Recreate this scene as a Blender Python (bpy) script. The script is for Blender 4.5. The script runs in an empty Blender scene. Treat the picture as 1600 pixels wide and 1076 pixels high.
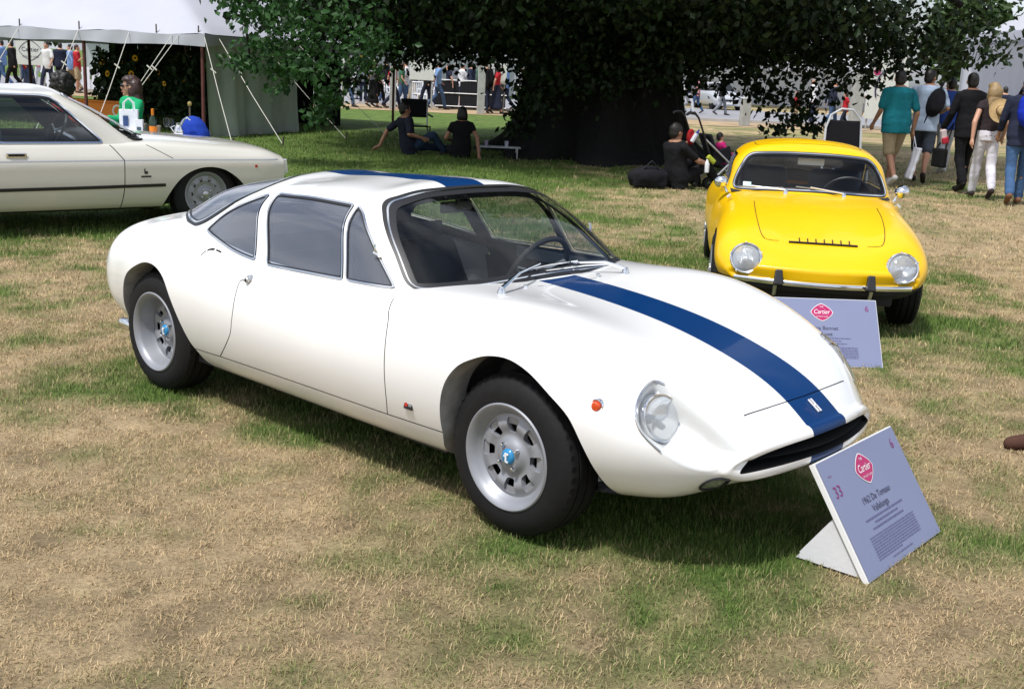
import bpy, bmesh, math, random
import numpy as np
from mathutils import Vector, Matrix
R = math.radians
rng = np.random.default_rng(7)
random.seed(7)
scene = bpy.context.scene
COL = scene.collection

# ------------------------------------------------------------------ camera
cam_d = bpy.data.cameras.new('camera')
cam = bpy.data.objects.new('camera', cam_d)
COL.objects.link(cam)
cam_d.sensor_width = 36.0
cam_d.lens = 36.0 * 1769.8 / 1600.0
cam_d.clip_start = 0.05
cam_d.clip_end = 3000.0
_p, _r = R(13.637), R(2.696)
_fw = Vector((0, math.cos(_p), -math.sin(_p)))
_rt = Vector((1, 0, 0)); _up = Vector((0, math.sin(_p), math.cos(_p)))
_rt2 = math.cos(_r) * _rt + math.sin(_r) * _up
_up2 = -math.sin(_r) * _rt + math.cos(_r) * _up
_m = Matrix((( _rt2.x, _up2.x, -_fw.x, 0.0), (_rt2.y, _up2.y, -_fw.y, 0.0), (_rt2.z, _up2.z, -_fw.z, 1.586), (0, 0, 0, 1)))
cam.matrix_world = _m
scene.camera = cam

# ------------------------------------------------------------------ sky and sun
SUN_EL, SUN_AZ = 63.0, 222.0            # azimuth measured clockwise from +Y
world = bpy.data.worlds.new('World'); scene.world = world
world.use_nodes = True
wn = world.node_tree; wn.nodes.clear()
_o = wn.nodes.new('ShaderNodeOutputWorld'); _b = wn.nodes.new('ShaderNodeBackground')
_s = wn.nodes.new('ShaderNodeTexSky'); _s.sky_type = 'NISHITA'; _s.sun_disc = False
_s.sun_elevation = R(SUN_EL); _s.sun_rotation = R(SUN_AZ)
_s.air_density = 1.0; _s.dust_density = 2.5; _s.ozone_density = 1.0
# broken white cloud over the blue
_tc = wn.nodes.new('ShaderNodeTexCoord'); _mp = wn.nodes.new('ShaderNodeMapping'); _mp.inputs['Scale'].default_value = (1.0, 1.0, 2.2)
_nz = wn.nodes.new('ShaderNodeTexNoise'); _nz.inputs['Scale'].default_value = 2.1; _nz.inputs['Detail'].default_value = 7.0
_cr = wn.nodes.new('ShaderNodeValToRGB'); _cr.color_ramp.elements[0].position = 0.40; _cr.color_ramp.elements[1].position = 0.58
_mx = wn.nodes.new('ShaderNodeMix'); _mx.data_type = 'RGBA'; _mx.inputs['B'].default_value = (8.5, 9.0, 9.8, 1)
wn.links.new(_tc.outputs['Generated'], _mp.inputs['Vector']); wn.links.new(_mp.outputs['Vector'], _nz.inputs['Vector'])
wn.links.new(_nz.outputs['Fac'], _cr.inputs['Fac']); wn.links.new(_cr.outputs['Color'], _mx.inputs['Factor'])
wn.links.new(_s.outputs['Color'], _mx.inputs['A']); wn.links.new(_mx.outputs['Result'], _b.inputs['Color'])
_b.inputs['Strength'].default_value = 0.095
wn.links.new(_b.outputs['Background'], _o.inputs['Surface'])
sun_d = bpy.data.lights.new('sun', 'SUN'); sun_d.energy = 3.4; sun_d.angle = R(6.0); sun_d.color = (1.0, 0.98, 0.955)
sun = bpy.data.objects.new('sun', sun_d); COL.objects.link(sun)
_az, _el = R(SUN_AZ), R(SUN_EL)
SUNDIR = Vector((math.sin(_az) * math.cos(_el), math.cos(_az) * math.cos(_el), math.sin(_el)))
sun.rotation_euler = SUNDIR.to_track_quat('Z', 'Y').to_euler()
sun.location = (0, 0, 30)
vs = scene.view_settings
vs.view_transform = 'Standard'; vs.look = 'None'; vs.exposure = 0.32; vs.gamma = 1.0
try: vs.use_curve_mapping = False
except Exception: pass
scene.render.resolution_x = 1024; scene.render.resolution_y = 688
cy_ = scene.cycles
cy_.max_bounces = 8; cy_.transparent_max_bounces = 24; cy_.glossy_bounces = 4; cy_.transmission_bounces = 6; cy_.diffuse_bounces = 3
cy_.caustics_reflective = False; cy_.caustics_refractive = False
cy_.use_denoising = True

# ------------------------------------------------------------------ materials
def nodemat(name):
    m = bpy.data.materials.new(name); m.use_nodes = True
    nt = m.node_tree; b = nt.nodes['Principled BSDF']
    return m, nt, b
def N(nt, t, **kw):
    n = nt.nodes.new(t)
    for k, v in kw.items():
        if k in n.inputs: n.inputs[k].default_value = v
        else: setattr(n, k, v)
    return n
def pos_node(nt):
    return N(nt, 'ShaderNodeNewGeometry').outputs['Position']
def obj_node(nt):
    return N(nt, 'ShaderNodeTexCoord').outputs['Object']
def mat(name, col, rough=0.5, metal=0.0, spec=0.5, coat=0.0, var=0.0, vscale=8.0, bump=0.0, bscale=60.0, sheen=0.0, emit=None, alpha=None):
    """plain procedural surface: colour with a noise variation and a fine bump"""
    m, nt, b = nodemat(name)
    b.inputs['Base Color'].default_value = (*col, 1); b.inputs['Roughness'].default_value = rough
    b.inputs['Metallic'].default_value = metal; b.inputs['Specular IOR Level'].default_value = spec
    if coat: b.inputs['Coat Weight'].default_value = coat; b.inputs['Coat Roughness'].default_value = 0.04
    if sheen: b.inputs['Sheen Weight'].default_value = sheen
    if var or bump: oc = obj_node(nt)
    if var:
        nz = N(nt, 'ShaderNodeTexNoise', Scale=vscale, Detail=5.0); nt.links.new(oc, nz.inputs['Vector'])
        mr = N(nt, 'ShaderNodeMapRange'); mr.inputs['From Min'].default_value = 0.3; mr.inputs['From Max'].default_value = 0.7
        mr.inputs['To Min'].default_value = 1 - var; mr.inputs['To Max'].default_value = 1 + var
        nt.links.new(nz.outputs['Fac'], mr.inputs['Value'])
        mu = N(nt, 'ShaderNodeVectorMath', operation='SCALE'); mu.inputs[0].default_value = col
        nt.links.new(mr.outputs['Result'], mu.inputs['Scale']); nt.links.new(mu.outputs['Vector'], b.inputs['Base Color'])
    if bump:
        n2 = N(nt, 'ShaderNodeTexNoise', Scale=bscale, Detail=4.0); nt.links.new(oc, n2.inputs['Vector'])
        bp = N(nt, 'ShaderNodeBump', Strength=bump, Distance=0.01); nt.links.new(n2.outputs['Fac'], bp.inputs['Height'])
        nt.links.new(bp.outputs['Normal'], b.inputs['Normal'])
    if emit:
        b.inputs['Emission Color'].default_value = (*emit[:3], 1); b.inputs['Emission Strength'].default_value = emit[3]
    return m
def glass_mat(name, tint=(0.85, 0.9, 0.9), ior=1.5, rough=0.0, film=0.0, filmcol=(0.5, 0.5, 0.5)):
    """thin pane: clear transmission plus fresnel reflection, with an optional diffuse film"""
    m = bpy.data.materials.new(name); m.use_nodes = True
    nt = m.node_tree; nt.nodes.clear()
    o = N(nt, 'ShaderNodeOutputMaterial'); t = N(nt, 'ShaderNodeBsdfTransparent'); t.inputs['Color'].default_value = (*tint, 1)
    g = N(nt, 'ShaderNodeBsdfGlossy'); g.inputs['Roughness'].default_value = rough; g.inputs['Color'].default_value = (1, 1, 1, 1)
    gm = N(nt, 'ShaderNodeNewGeometry'); ir = N(nt, 'ShaderNodeMapRange'); ir.inputs['To Min'].default_value = ior; ir.inputs['To Max'].default_value = 1.0 / ior   # same pane from either face
    nt.links.new(gm.outputs['Backfacing'], ir.inputs['Value'])
    fr = N(nt, 'ShaderNodeFresnel', IOR=ior); nt.links.new(ir.outputs['Result'], fr.inputs['IOR']); mx = N(nt, 'ShaderNodeMixShader')
    nt.links.new(fr.outputs['Fac'], mx.inputs['Fac']); nt.links.new(t.outputs['BSDF'], mx.inputs[1]); nt.links.new(g.outputs['BSDF'], mx.inputs[2])
    last = mx.outputs['Shader']
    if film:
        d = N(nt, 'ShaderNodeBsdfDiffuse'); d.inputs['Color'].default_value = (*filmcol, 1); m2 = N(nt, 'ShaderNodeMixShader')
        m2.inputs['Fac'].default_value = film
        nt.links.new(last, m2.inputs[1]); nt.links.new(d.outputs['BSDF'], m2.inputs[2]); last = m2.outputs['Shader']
    nt.links.new(last, o.inputs['Surface'])
    return m
M = {}
M['white_paint'] = mat('white_paint', (0.82, 0.82, 0.815), 0.30, coat=0.9, var=0.015, vscale=3)
M['blue_paint'] = mat('blue_paint', (0.0015, 0.030, 0.120), 0.35, coat=0.25, spec=0.1)
M['yellow_paint'] = mat('yellow_paint', (0.80, 0.475, 0.0), 0.35, coat=0.35, spec=0.3, var=0.02, vscale=3)
M['cream_paint'] = mat('cream_paint', (0.60, 0.58, 0.52), 0.3, coat=0.9, var=0.015, vscale=3)
M['chrome'] = mat('chrome', (0.82, 0.83, 0.85), 0.12, metal=1.0)
M['brushed'] = mat('brushed', (0.55, 0.56, 0.58), 0.38, metal=0.9)
M['alloy'] = mat('alloy', (0.29, 0.30, 0.33), 0.45, metal=0.35, var=0.05, vscale=20)
M['rubber'] = mat('rubber', (0.007, 0.007, 0.008), 0.7, spec=0.3, var=0.2, vscale=30, bump=0.15, bscale=200)
M['trim_black'] = mat('trim_black', (0.010, 0.010, 0.012), 0.45)
M['gap_black'] = mat('gap_black', (0.006, 0.006, 0.006), 0.8)
M['liner'] = mat('liner', (0.10, 0.10, 0.105), 0.8, var=0.25, vscale=14)
M['liner_light'] = mat('liner_light', (0.34, 0.34, 0.35), 0.7, var=0.2, vscale=16)
M['underside'] = mat('underside', (0.015, 0.015, 0.016), 0.9)
M['interior'] = mat('interior', (0.015, 0.015, 0.017), 0.55, bump=0.2, bscale=120)
M['interior_grey'] = mat('interior_grey', (0.20, 0.22, 0.23), 0.5)
M['leather'] = mat('leather', (0.018, 0.017, 0.018), 0.4, bump=0.25, bscale=150)
M['glass'] = glass_mat('glass', (0.90, 0.93, 0.93), 1.38)
M['glass_side'] = glass_mat('glass_side', (0.66, 0.70, 0.76), 1.95, 0.0, 0.16, (0.42, 0.46, 0.58))  # grey-blue film paints in a pale reflection along with the dust
M['glass_clear'] = glass_mat('glass_clear', (0.72, 0.78, 0.80), 1.6)
M['leather_grey'] = mat('leather_grey', (0.10, 0.11, 0.12), 0.5, bump=0.2, bscale=120)
M['lens'] = glass_mat('lens', (0.95, 0.96, 0.96), 1.45)
M['lens_fluted'] = glass_mat('lens_fluted', (0.93, 0.95, 0.96), 1.5, 0.08, 0.26, (0.80, 0.82, 0.86))
M['reflector'] = mat('reflector', (0.75, 0.77, 0.80), 0.16, metal=1.0)
M['lamp_glass'] = mat('lamp_glass', (0.62, 0.64, 0.66), 0.12, coat=0.8, metal=0.3, bump=0.4, bscale=90)
M['turn_lens'] = mat('turn_lens', (0.34, 0.35, 0.37), 0.1, coat=0.9, metal=0.6, bump=0.6, bscale=70)
M['amber'] = mat('amber', (0.62, 0.065, 0.010), 0.2, coat=0.8, bump=0.3, bscale=120)
M['red_lens'] = mat('red_lens', (0.45, 0.012, 0.012), 0.2, coat=0.8)
M['badge_blue'] = mat('badge_blue', (0.02, 0.22, 0.46), 0.3, coat=0.4)
M['badge_white'] = mat('badge_white', (0.8, 0.8, 0.8), 0.4)

# ------------------------------------------------------------------ object helpers
def setp(o, label=None, cat=None, group=None, kind=None):
    if label: o['label'] = label
    if cat: o['category'] = cat
    if group: o['group'] = group
    if kind: o['kind'] = kind
    return o
def empty(name, loc=(0, 0, 0), rz=0.0, label=None, cat=None, group=None):
    o = bpy.data.objects.new(name, None); COL.objects.link(o)
    o.location = loc; o.rotation_euler = (0, 0, rz); o.empty_display_size = 0.2
    return setp(o, label, cat, group)
def link(name, me, parent=None, mats=None):
    o = bpy.data.objects.new(name, me); COL.objects.link(o)
    if parent is not None: o.parent = parent
    if mats is not None:
        for m in (mats if isinstance(mats, (list, tuple)) else [mats]): me.materials.append(m)
    return o
def mesh_np(name, V, F, normals=None, smooth=True, mi=None):
    """V (n,3), F (m,k) uniform polygons"""
    V = np.asarray(V, np.float32); F = np.asarray(F, np.int32)
    me = bpy.data.meshes.new(name); k = F.shape[1]
    me.vertices.add(len(V)); me.vertices.foreach_set('co', V.ravel())
    me.loops.add(F.size); me.loops.foreach_set('vertex_index', F.ravel())
    me.polygons.add(len(F)); me.polygons.foreach_set('loop_start', np.arange(0, F.size, k, dtype=np.int32))
    me.polygons.foreach_set('use_smooth', np.full(len(F), smooth))
    if mi is not None: me.polygons.foreach_set('material_index', np.asarray(mi, np.int32))
    me.update(); me.validate()
    if normals is not None and smooth:
        me.normals_split_custom_set_from_vertices(np.asarray(normals, np.float32))
    return me
def grid_faces(nu, nv, closed_v=False, closed_u=False):
    iu = np.arange(nu if closed_u else nu - 1); iv = np.arange(nv if closed_v else nv - 1)
    a, b = np.meshgrid(iu, iv, indexing='ij'); a = a.ravel(); b = b.ravel()
    a2 = (a + 1) % nu; b2 = (b + 1) % nv
    return np.stack([a * nv + b, a2 * nv + b, a2 * nv + b2, a * nv + b2], 1)
def cspline(xk, yk, x):
    """natural cubic spline, columns of yk"""
    xk = np.asarray(xk, float); yk = np.asarray(yk, float); x = np.asarray(x, float)
    one = yk.ndim == 1
    if one: yk = yk[:, None]
    n = len(xk); h = np.diff(xk); A = np.eye(n); B = np.zeros_like(yk)
    for i in range(1, n - 1):
        A[i, i - 1] = h[i - 1]; A[i, i] = 2 * (h[i - 1] + h[i]); A[i, i + 1] = h[i]
        B[i] = 6 * ((yk[i + 1] - yk[i]) / h[i] - (yk[i] - yk[i - 1]) / h[i - 1])
    m = np.linalg.solve(A, B)
    i = np.clip(np.searchsorted(xk, x) - 1, 0, n - 2); t0 = (x - xk[i])[:, None]; t1 = (xk[i + 1] - x)[:, None]; hi = h[i][:, None]
    y = (m[i] * t1 ** 3 + m[i + 1] * t0 ** 3) / (6 * hi) + (yk[i] / hi - m[i] * hi / 6) * t1 + (yk[i + 1] / hi - m[i + 1] * hi / 6) * t0
    return y[:, 0] if one else y
def smooth_loop(pts, n=12, closed=True):
    """catmull-rom through 2d or 3d points"""
    P = np.asarray(pts, float); out = []
    m = len(P)
    for i in range(m if closed else m - 1):
        if closed: p0, p1, p2, p3 = P[i - 1], P[i], P[(i + 1) % m], P[(i + 2) % m]
        else: p0, p1, p2, p3 = P[max(i - 1, 0)], P[i], P[i + 1], P[min(i + 2, m - 1)]
        for t in np.linspace(0, 1, n, endpoint=False):
            out.append(0.5 * (2 * p1 + (p2 - p0) * t + (2 * p0 - 5 * p1 + 4 * p2 - p3) * t * t + (3 * p1 - p0 - 3 * p2 + p3) * t ** 3))
    if not closed: out.append(P[-1])
    return np.array(out)
def round_poly(pts, rad, n=6):
    """polygon with its corners rounded; rad a number or one per corner"""
    P = np.asarray(pts, float); m = len(P); out = []
    rad = [rad] * m if np.isscalar(rad) else rad
    for i in range(m):
        a, b, c = P[i - 1], P[i], P[(i + 1) % m]
        la, lc = np.linalg.norm(a - b), np.linalg.norm(c - b); r_ = min(rad[i], la * 0.49, lc * 0.49)
        p, q = b + (a - b) / la * r_, b + (c - b) / lc * r_
        for t in np.linspace(0, 1, n): out.append((1 - t) ** 2 * p + 2 * t * (1 - t) * b + t * t * q)
    return np.array(out)
def sd_poly(P, poly):
    """signed distance of points (n,2) to a closed polygon, negative inside"""
    P = np.asarray(P, float); poly = np.asarray(poly, float)
    d = np.full(len(P), 1e9); ins = np.zeros(len(P), bool)
    for i in range(len(poly)):
        a, b = poly[i - 1], poly[i]; e = b - a; w = P - a
        t = np.clip((w @ e) / max(e @ e, 1e-12), 0, 1); d = np.minimum(d, ((w - t[:, None] * e) ** 2).sum(1))
        c1 = (P[:, 1] >= a[1]) != (P[:, 1] >= b[1])
        with np.errstate(divide='ignore', invalid='ignore'):
            xi = a[0] + (P[:, 1] - a[1]) / (b[1] - a[1] if b[1] != a[1] else 1e-12) * e[0]
        ins ^= c1 & (P[:, 0] < xi)
    d = np.sqrt(d)
    return np.where(ins, -d, d)
def d_line(P, line):
    P = np.asarray(P, float); line = np.asarray(line, float); d = np.full(len(P), 1e9)
    for i in range(len(line) - 1):
        a, b = line[i], line[i + 1]; e = b - a; w = P - a
        t = np.clip((w @ e) / max(e @ e, 1e-12), 0, 1); d = np.minimum(d, ((w - t[:, None] * e) ** 2).sum(1))
    return np.sqrt(d)
def sd_line(P, line):
    """distance to an open polyline, signed by the side"""
    P = np.asarray(P, float); line = np.asarray(line, float); best = np.full(len(P), 1e9); sg = np.ones(len(P))
    for i in range(len(line) - 1):
        a, b = line[i], line[i + 1]; e = b - a; w = P - a
        t = np.clip((w @ e) / max(e @ e, 1e-12), 0, 1); d = ((w - t[:, None] * e) ** 2).sum(1); m = d < best - 1e-12
        best[m] = d[m]; sg[m] = np.where(e[0] * w[m, 1] - e[1] * w[m, 0] >= 0, 1, -1)
    return np.sqrt(best) * sg
class TM:
    """triangle sheet that can be cut along the zero line of any field; D columns: xyz, normal, extra"""
    def __init__(s, D, T, L=None):
        s.D = D; s.T = T; s.L = np.zeros(len(T), int) if L is None else L
    @staticmethod
    def grid(Pn, closed_v=False, extra=None, flip=False):
        nu, nv = Pn.shape[:2]; F = grid_faces(nu, nv, closed_v)
        V = Pn.reshape(-1, 3)
        if flip: F = F[:, ::-1]
        T = np.concatenate([F[:, [0, 1, 2]], F[:, [0, 2, 3]]])
        fn = np.cross(V[T[:, 1]] - V[T[:, 0]], V[T[:, 2]] - V[T[:, 0]])
        Nn = np.zeros_like(V)
        for k in range(3): np.add.at(Nn, T[:, k], fn)
        Nn /= np.linalg.norm(Nn, axis=1)[:, None] + 1e-12
        D = np.concatenate([V, Nn] + ([extra.reshape(len(V), -1)] if extra is not None else []), 1)
        return TM(D, T)
    @property
    def P(s): return s.D[:, :3]
    def cut(s, Fv):
        """cut along Fv == 0; returns boolean per triangle: True where Fv < 0"""
        Fv = np.where(np.abs(Fv) < 1e-6, 1e-6, Fv)
        T, L = s.T, s.L; sg = Fv[T] < 0; cnt = sg.sum(1)
        keep = (cnt == 0) | (cnt == 3); cr = ~keep
        if cr.any():
            Tc, Lc, sc = T[cr], L[cr], sg[cr]; one = cnt[cr] == 1
            lone = np.where(one, sc.argmax(1), (~sc).argmax(1)); ar = np.arange(len(Tc))
            a, b, c = Tc[ar, lone], Tc[ar, (lone + 1) % 3], Tc[ar, (lone + 2) % 3]
            n0 = len(s.D); key1 = np.minimum(a, b).astype(np.int64) * n0 + np.maximum(a, b); key2 = np.minimum(a, c).astype(np.int64) * n0 + np.maximum(a, c)
            uq, inv = np.unique(np.concatenate([key1, key2]), return_inverse=True)
            i, j = uq // n0, uq % n0; t = (Fv[i] / (Fv[i] - Fv[j]))[:, None]
            Dn = s.D[i] * (1 - t) + s.D[j] * t
            e1, e2 = n0 + inv[:len(a)], n0 + inv[len(a):]
            Tn = np.concatenate([T[keep], np.stack([a, e1, e2], 1), np.stack([e1, b, c], 1), np.stack([e1, c, e2], 1)])
            Ln = np.concatenate([L[keep], Lc, Lc, Lc]); ls = sc[ar, lone]
            neg = np.concatenate([sg[keep][:, 0], ls, ~ls, ~ls])
            s.D = np.concatenate([s.D, Dn]); s.T = Tn; s.L = Ln
            return neg
        return sg[:, 0]
    def mark(s, Fv, label, only=None):
        """cut and label the negative side (where the triangle's label is in `only`)"""
        neg = s.cut(Fv)
        if only is not None: neg &= np.isin(s.L, only)
        s.L[neg] = label
    def band(s, sfun, hw, lfun, label, only):
        """label the strip |signed field| < hw where lfun < 0"""
        s.mark(lfun() , -99, only); s.mark(sfun() - hw, -98, [-99]); s.mark(sfun() + hw, -99, [-98])
        s.L[s.L == -98] = label; s.L[s.L == -99] = only[0]
    def part(s, labels):
        msk = np.isin(s.L, labels if isinstance(labels, (list, tuple)) else [labels])
        T = s.T[msk]; u, inv = np.unique(T, return_inverse=True)
        return TM(s.D[u].copy(), inv.reshape(-1, 3), s.L[msk].copy())
    def offset(s, d):
        s.D[:, :3] += s.D[:, 3:6] * d; return s
    def flipped(s):
        D = s.D.copy(); D[:, 3:6] *= -1; return TM(D, s.T[:, ::-1].copy(), s.L.copy())
    def boundary(s):
        e = np.concatenate([s.T[:, [0, 1]], s.T[:, [1, 2]], s.T[:, [2, 0]]]); n = len(s.D)
        k = np.minimum(e[:, 0], e[:, 1]).astype(np.int64) * n + np.maximum(e[:, 0], e[:, 1])
        u, i, c = np.unique(k, return_index=True, return_counts=True)
        return e[i[c == 1]]
    def obj(s, name, parent, mats, mi=None):
        me = mesh_np(name, s.P, s.T, s.D[:, 3:6], mi=mi)
        return link(name, me, parent, mats)
    def pieces(s):
        """connected sheets"""
        lab = np.arange(len(s.D))
        for _ in range(4000):
            m = lab[s.T].min(1); nl = lab.copy()
            for k in range(3): np.minimum.at(nl, s.T[:, k], m)
            nl = nl[nl]
            if (nl == lab).all(): break
            lab = nl
        for u in np.unique(lab[s.T[:, 0]]):
            t = TM(s.D, s.T[lab[s.T[:, 0]] == u]); yield t.part(0)
    def rim_wall(s, vec=None, depth=None):
        """strip running inwards from the sheet's boundary: along vec, or against the normal by depth"""
        e = s.boundary(); u, inv = np.unique(e, return_inverse=True); inv = inv.reshape(-1, 2)
        P = s.P[u]; Q = P + (np.asarray(vec) if vec is not None else -s.D[u, 3:6] * depth); n = len(u)
        F = np.stack([inv[:, 1], inv[:, 0], inv[:, 0] + n, inv[:, 1] + n], 1)
        return np.concatenate([P, Q]), F
def bm_obj(name, bm, parent=None, mats=None, smooth=False, bevel=0.0, seg=2, auto=None):
    if bevel:
        bmesh.ops.bevel(bm, geom=[e for e in bm.edges if len(e.link_faces) == 2 and e.calc_face_angle(0) > 0.5], offset=bevel, segments=seg, affect='EDGES', profile=0.6, clamp_overlap=True)
    me = bpy.data.meshes.new(name)
    if smooth:
        for f_ in bm.faces: f_.smooth = True
    bmesh.ops.recalc_face_normals(bm, faces=bm.faces)
    bm.to_mesh(me); bm.free()
    if smooth and auto: me.set_sharp_from_angle(angle=R(auto))
    return link(name, me, parent, mats)
def bm_box(bm, c, s, rot=None, mi=0, taper=None):
    """box centred at c with full size s, optional rotation matrix; taper scales the top in x,y"""
    r = bmesh.ops.create_cube(bm, size=1.0); vs_ = r['verts']
    for v in vs_:
        k = taper if (taper and v.co.z > 0) else (1, 1)
        v.co = Vector((v.co.x * s[0] * k[0], v.co.y * s[1] * k[1], v.co.z * s[2]))
        if rot is not None: v.co = rot @ v.co
        v.co += Vector(c)
    for f_ in {f for v in vs_ for f in v.link_faces}: f_.material_index = mi
    return vs_
def frame_of(d):
    d = Vector(d).normalized(); a = Vector((0, 0, 1)) if abs(d.z) < 0.95 else Vector((1, 0, 0))
    x = a.cross(d).normalized(); return x, d.cross(x).normalized(), d
def tube_np(pts, rad, n=8, cap=True):
    """tube along a polyline with a radius per point -> V, F(quads)"""
    P = [Vector(p) for p in pts]; m = len(P); rad = [rad] * m if np.isscalar(rad) else list(rad)
    V = []; px = None
    for i in range(m):
        d = (P[min(i + 1, m - 1)] - P[max(i - 1, 0)])
        if d.length < 1e-9: d = Vector((0, 0, 1))
        d.normalize()
        if px is None: px, py, _ = frame_of(d)
        else:
            px = (px - d * px.dot(d))
            px = px.normalized() if px.length > 1e-6 else frame_of(d)[0]
        py = d.cross(px)
        for k in range(n):
            a = 2 * math.pi * k / n; V.append(P[i] + (px * math.cos(a) + py * math.sin(a)) * rad[i])
    F = [tuple(x) for x in grid_faces(m, n, closed_v=True)]
    if cap:
        V += [P[0], P[-1]]; a, b = len(V) - 2, len(V) - 1
        for k in range(n):
            F.append((a, (k + 1) % n, k, k) if False else (a, (k + 1) % n, k)); F.append((b, (m - 1) * n + k, (m - 1) * n + (k + 1) % n))
    return [tuple(v) for v in V], F
def pyobj(name, V, F, parent=None, mats=None, smooth=True, auto=40):
    me = bpy.data.meshes.new(name); me.from_pydata([tuple(map(float, v)) for v in V], [], [tuple(map(int, f_)) for f_ in F]); me.update()
    if smooth:
        me.polygons.foreach_set('use_smooth', np.full(len(me.polygons), True))
        if auto: me.set_sharp_from_angle(angle=R(auto))
    return link(name, me, parent, mats)
def tube(name, pts, rad, parent=None, m=None, n=8):
    V, F = tube_np(pts, rad, n); return pyobj(name, V, F, parent, m)
def tubes(name, specs, parent=None, m=None, n=6):
    V, F = [], []
    for pts, rad in specs:
        v, f_ = tube_np(pts, rad, n); o = len(V); V += v; F += [tuple(i + o for i in q) for q in f_]
    return pyobj(name, V, F, parent, m)
def lathe_np(prof, n=48, axis='y', arc=None):
    """profile of (radius, along) spun round an axis"""
    V = []; a0, a1 = arc if arc else (0, 2 * math.pi); closed = arc is None
    for k in range(n if closed else n + 1):
        a = a0 + (a1 - a0) * k / n
        for r_, t in prof:
            if axis == 'y': V.append((r_ * math.cos(a), t, r_ * math.sin(a)))
            elif axis == 'z': V.append((r_ * math.cos(a), r_ * math.sin(a), t))
            else: V.append((t, r_ * math.cos(a), r_ * math.sin(a)))
    m = len(prof); nn = n if closed else n + 1
    return np.array(V), grid_faces(nn, m, closed_u=closed)
def lathe(name, prof, parent=None, m=None, n=48, axis='y', loc=None, auto=35, rot=None):
    V, F = lathe_np(prof, n, axis); o = pyobj(name, V, F, parent, m, True, auto)
    if loc is not None: o.location = loc
    if rot is not None: o.rotation_euler = rot
    return o
def copy_tree(o, parent=None):
    c = o.copy(); COL.objects.link(c)
    if parent is not None: c.parent = parent
    for ch in o.children: copy_tree(ch, c)
    return c
def text_mesh(s, size, font_w=1.0):
    cu = bpy.data.curves.new('t', 'FONT'); cu.body = s; cu.size = size; cu.align_x = 'CENTER'; cu.align_y = 'CENTER'; cu.resolution_u = 3
    o = bpy.data.objects.new('t', cu); COL.objects.link(o)
    dg = bpy.context.evaluated_depsgraph_get(); dg.update()
    me = bpy.data.meshes.new_from_object(o.evaluated_get(dg))
    bpy.data.objects.remove(o); bpy.data.curves.remove(cu)
    return me

# ------------------------------------------------------------------ car shell builder
def loop_spline(Kz, per):
    """closed smooth section through half-section key points (n,2): index 0 bottom centre ... n-1 top centre"""
    n = len(Kz); full = np.concatenate([Kz, Kz[-2:0:-1] * np.array([-1, 1])]); m = len(full)
    pad = 5; idx = np.arange(-pad, m + pad + 1) % m; P = full[idx]
    d = np.sqrt(np.linalg.norm(np.diff(P, axis=0), axis=1) + 1e-4); t = np.concatenate([[0], np.cumsum(d)])
    ts = []
    for i in range(m): ts.append(np.linspace(t[pad + i], t[pad + i + 1], per[min(i, m - 1 - i)], endpoint=False))
    return cspline(t, P, np.concatenate(ts))
def car_shell(stn, nu, per, bow=None, capn=0.03, capt=0.03, lin=False):
    xs = np.array([s[0] for s in stn], float); K = np.array([s[1] for s in stn], float)   # (ns,nk,2)
    nk = K.shape[1]
    u = np.linspace(xs[0], xs[-1], nu)
    KK = cspline(xs, K.reshape(len(xs), -1), u).reshape(nu, nk, 2)
    KK[:, 0, 0] = 0; KK[:, -1, 0] = 0
    rows = []
    for i in range(nu):
        s = loop_spline(KK[i], per); x = np.full(len(s), u[i])
        if bow is not None: x = x + bow(u[i]) * (np.abs(s[:, 0]) / 0.6) ** 2
        rows.append(np.stack([x, s[:, 0], s[:, 1]], 1))
    def cap(row, rad, sg):
        zc = 0.5 * (row[:, 2].max() + row[:, 2].min()); hz = 0.5 * np.ptp(row[:, 2]); ym = np.abs(row[:, 1]).max(); out = []
        for a in np.linspace(0, math.pi / 2, 6)[1:]:
            ins = rad * (1 - math.cos(a)); q = row.copy(); q[:, 0] += sg * rad * math.sin(a)
            q[:, 1] *= 1 - ins / ym; q[:, 2] = zc + (q[:, 2] - zc) * (1 - ins / hz); out.append(q)
        b = out[-1]
        for k in (0.85, 0.65, 0.4, 0.15, 0.01):
            q = b.copy(); q[:, 2] = zc + (b[:, 2] - zc) * k; q[:, 1] *= (0.9 + 0.1 * k); out.append(q)
        return out
    rows = cap(rows[0], capt, -1)[::-1] + rows + cap(rows[-1], capn, 1)
    G = np.array(rows)
    return TM.grid(G, closed_v=True, flip=True)
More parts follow.
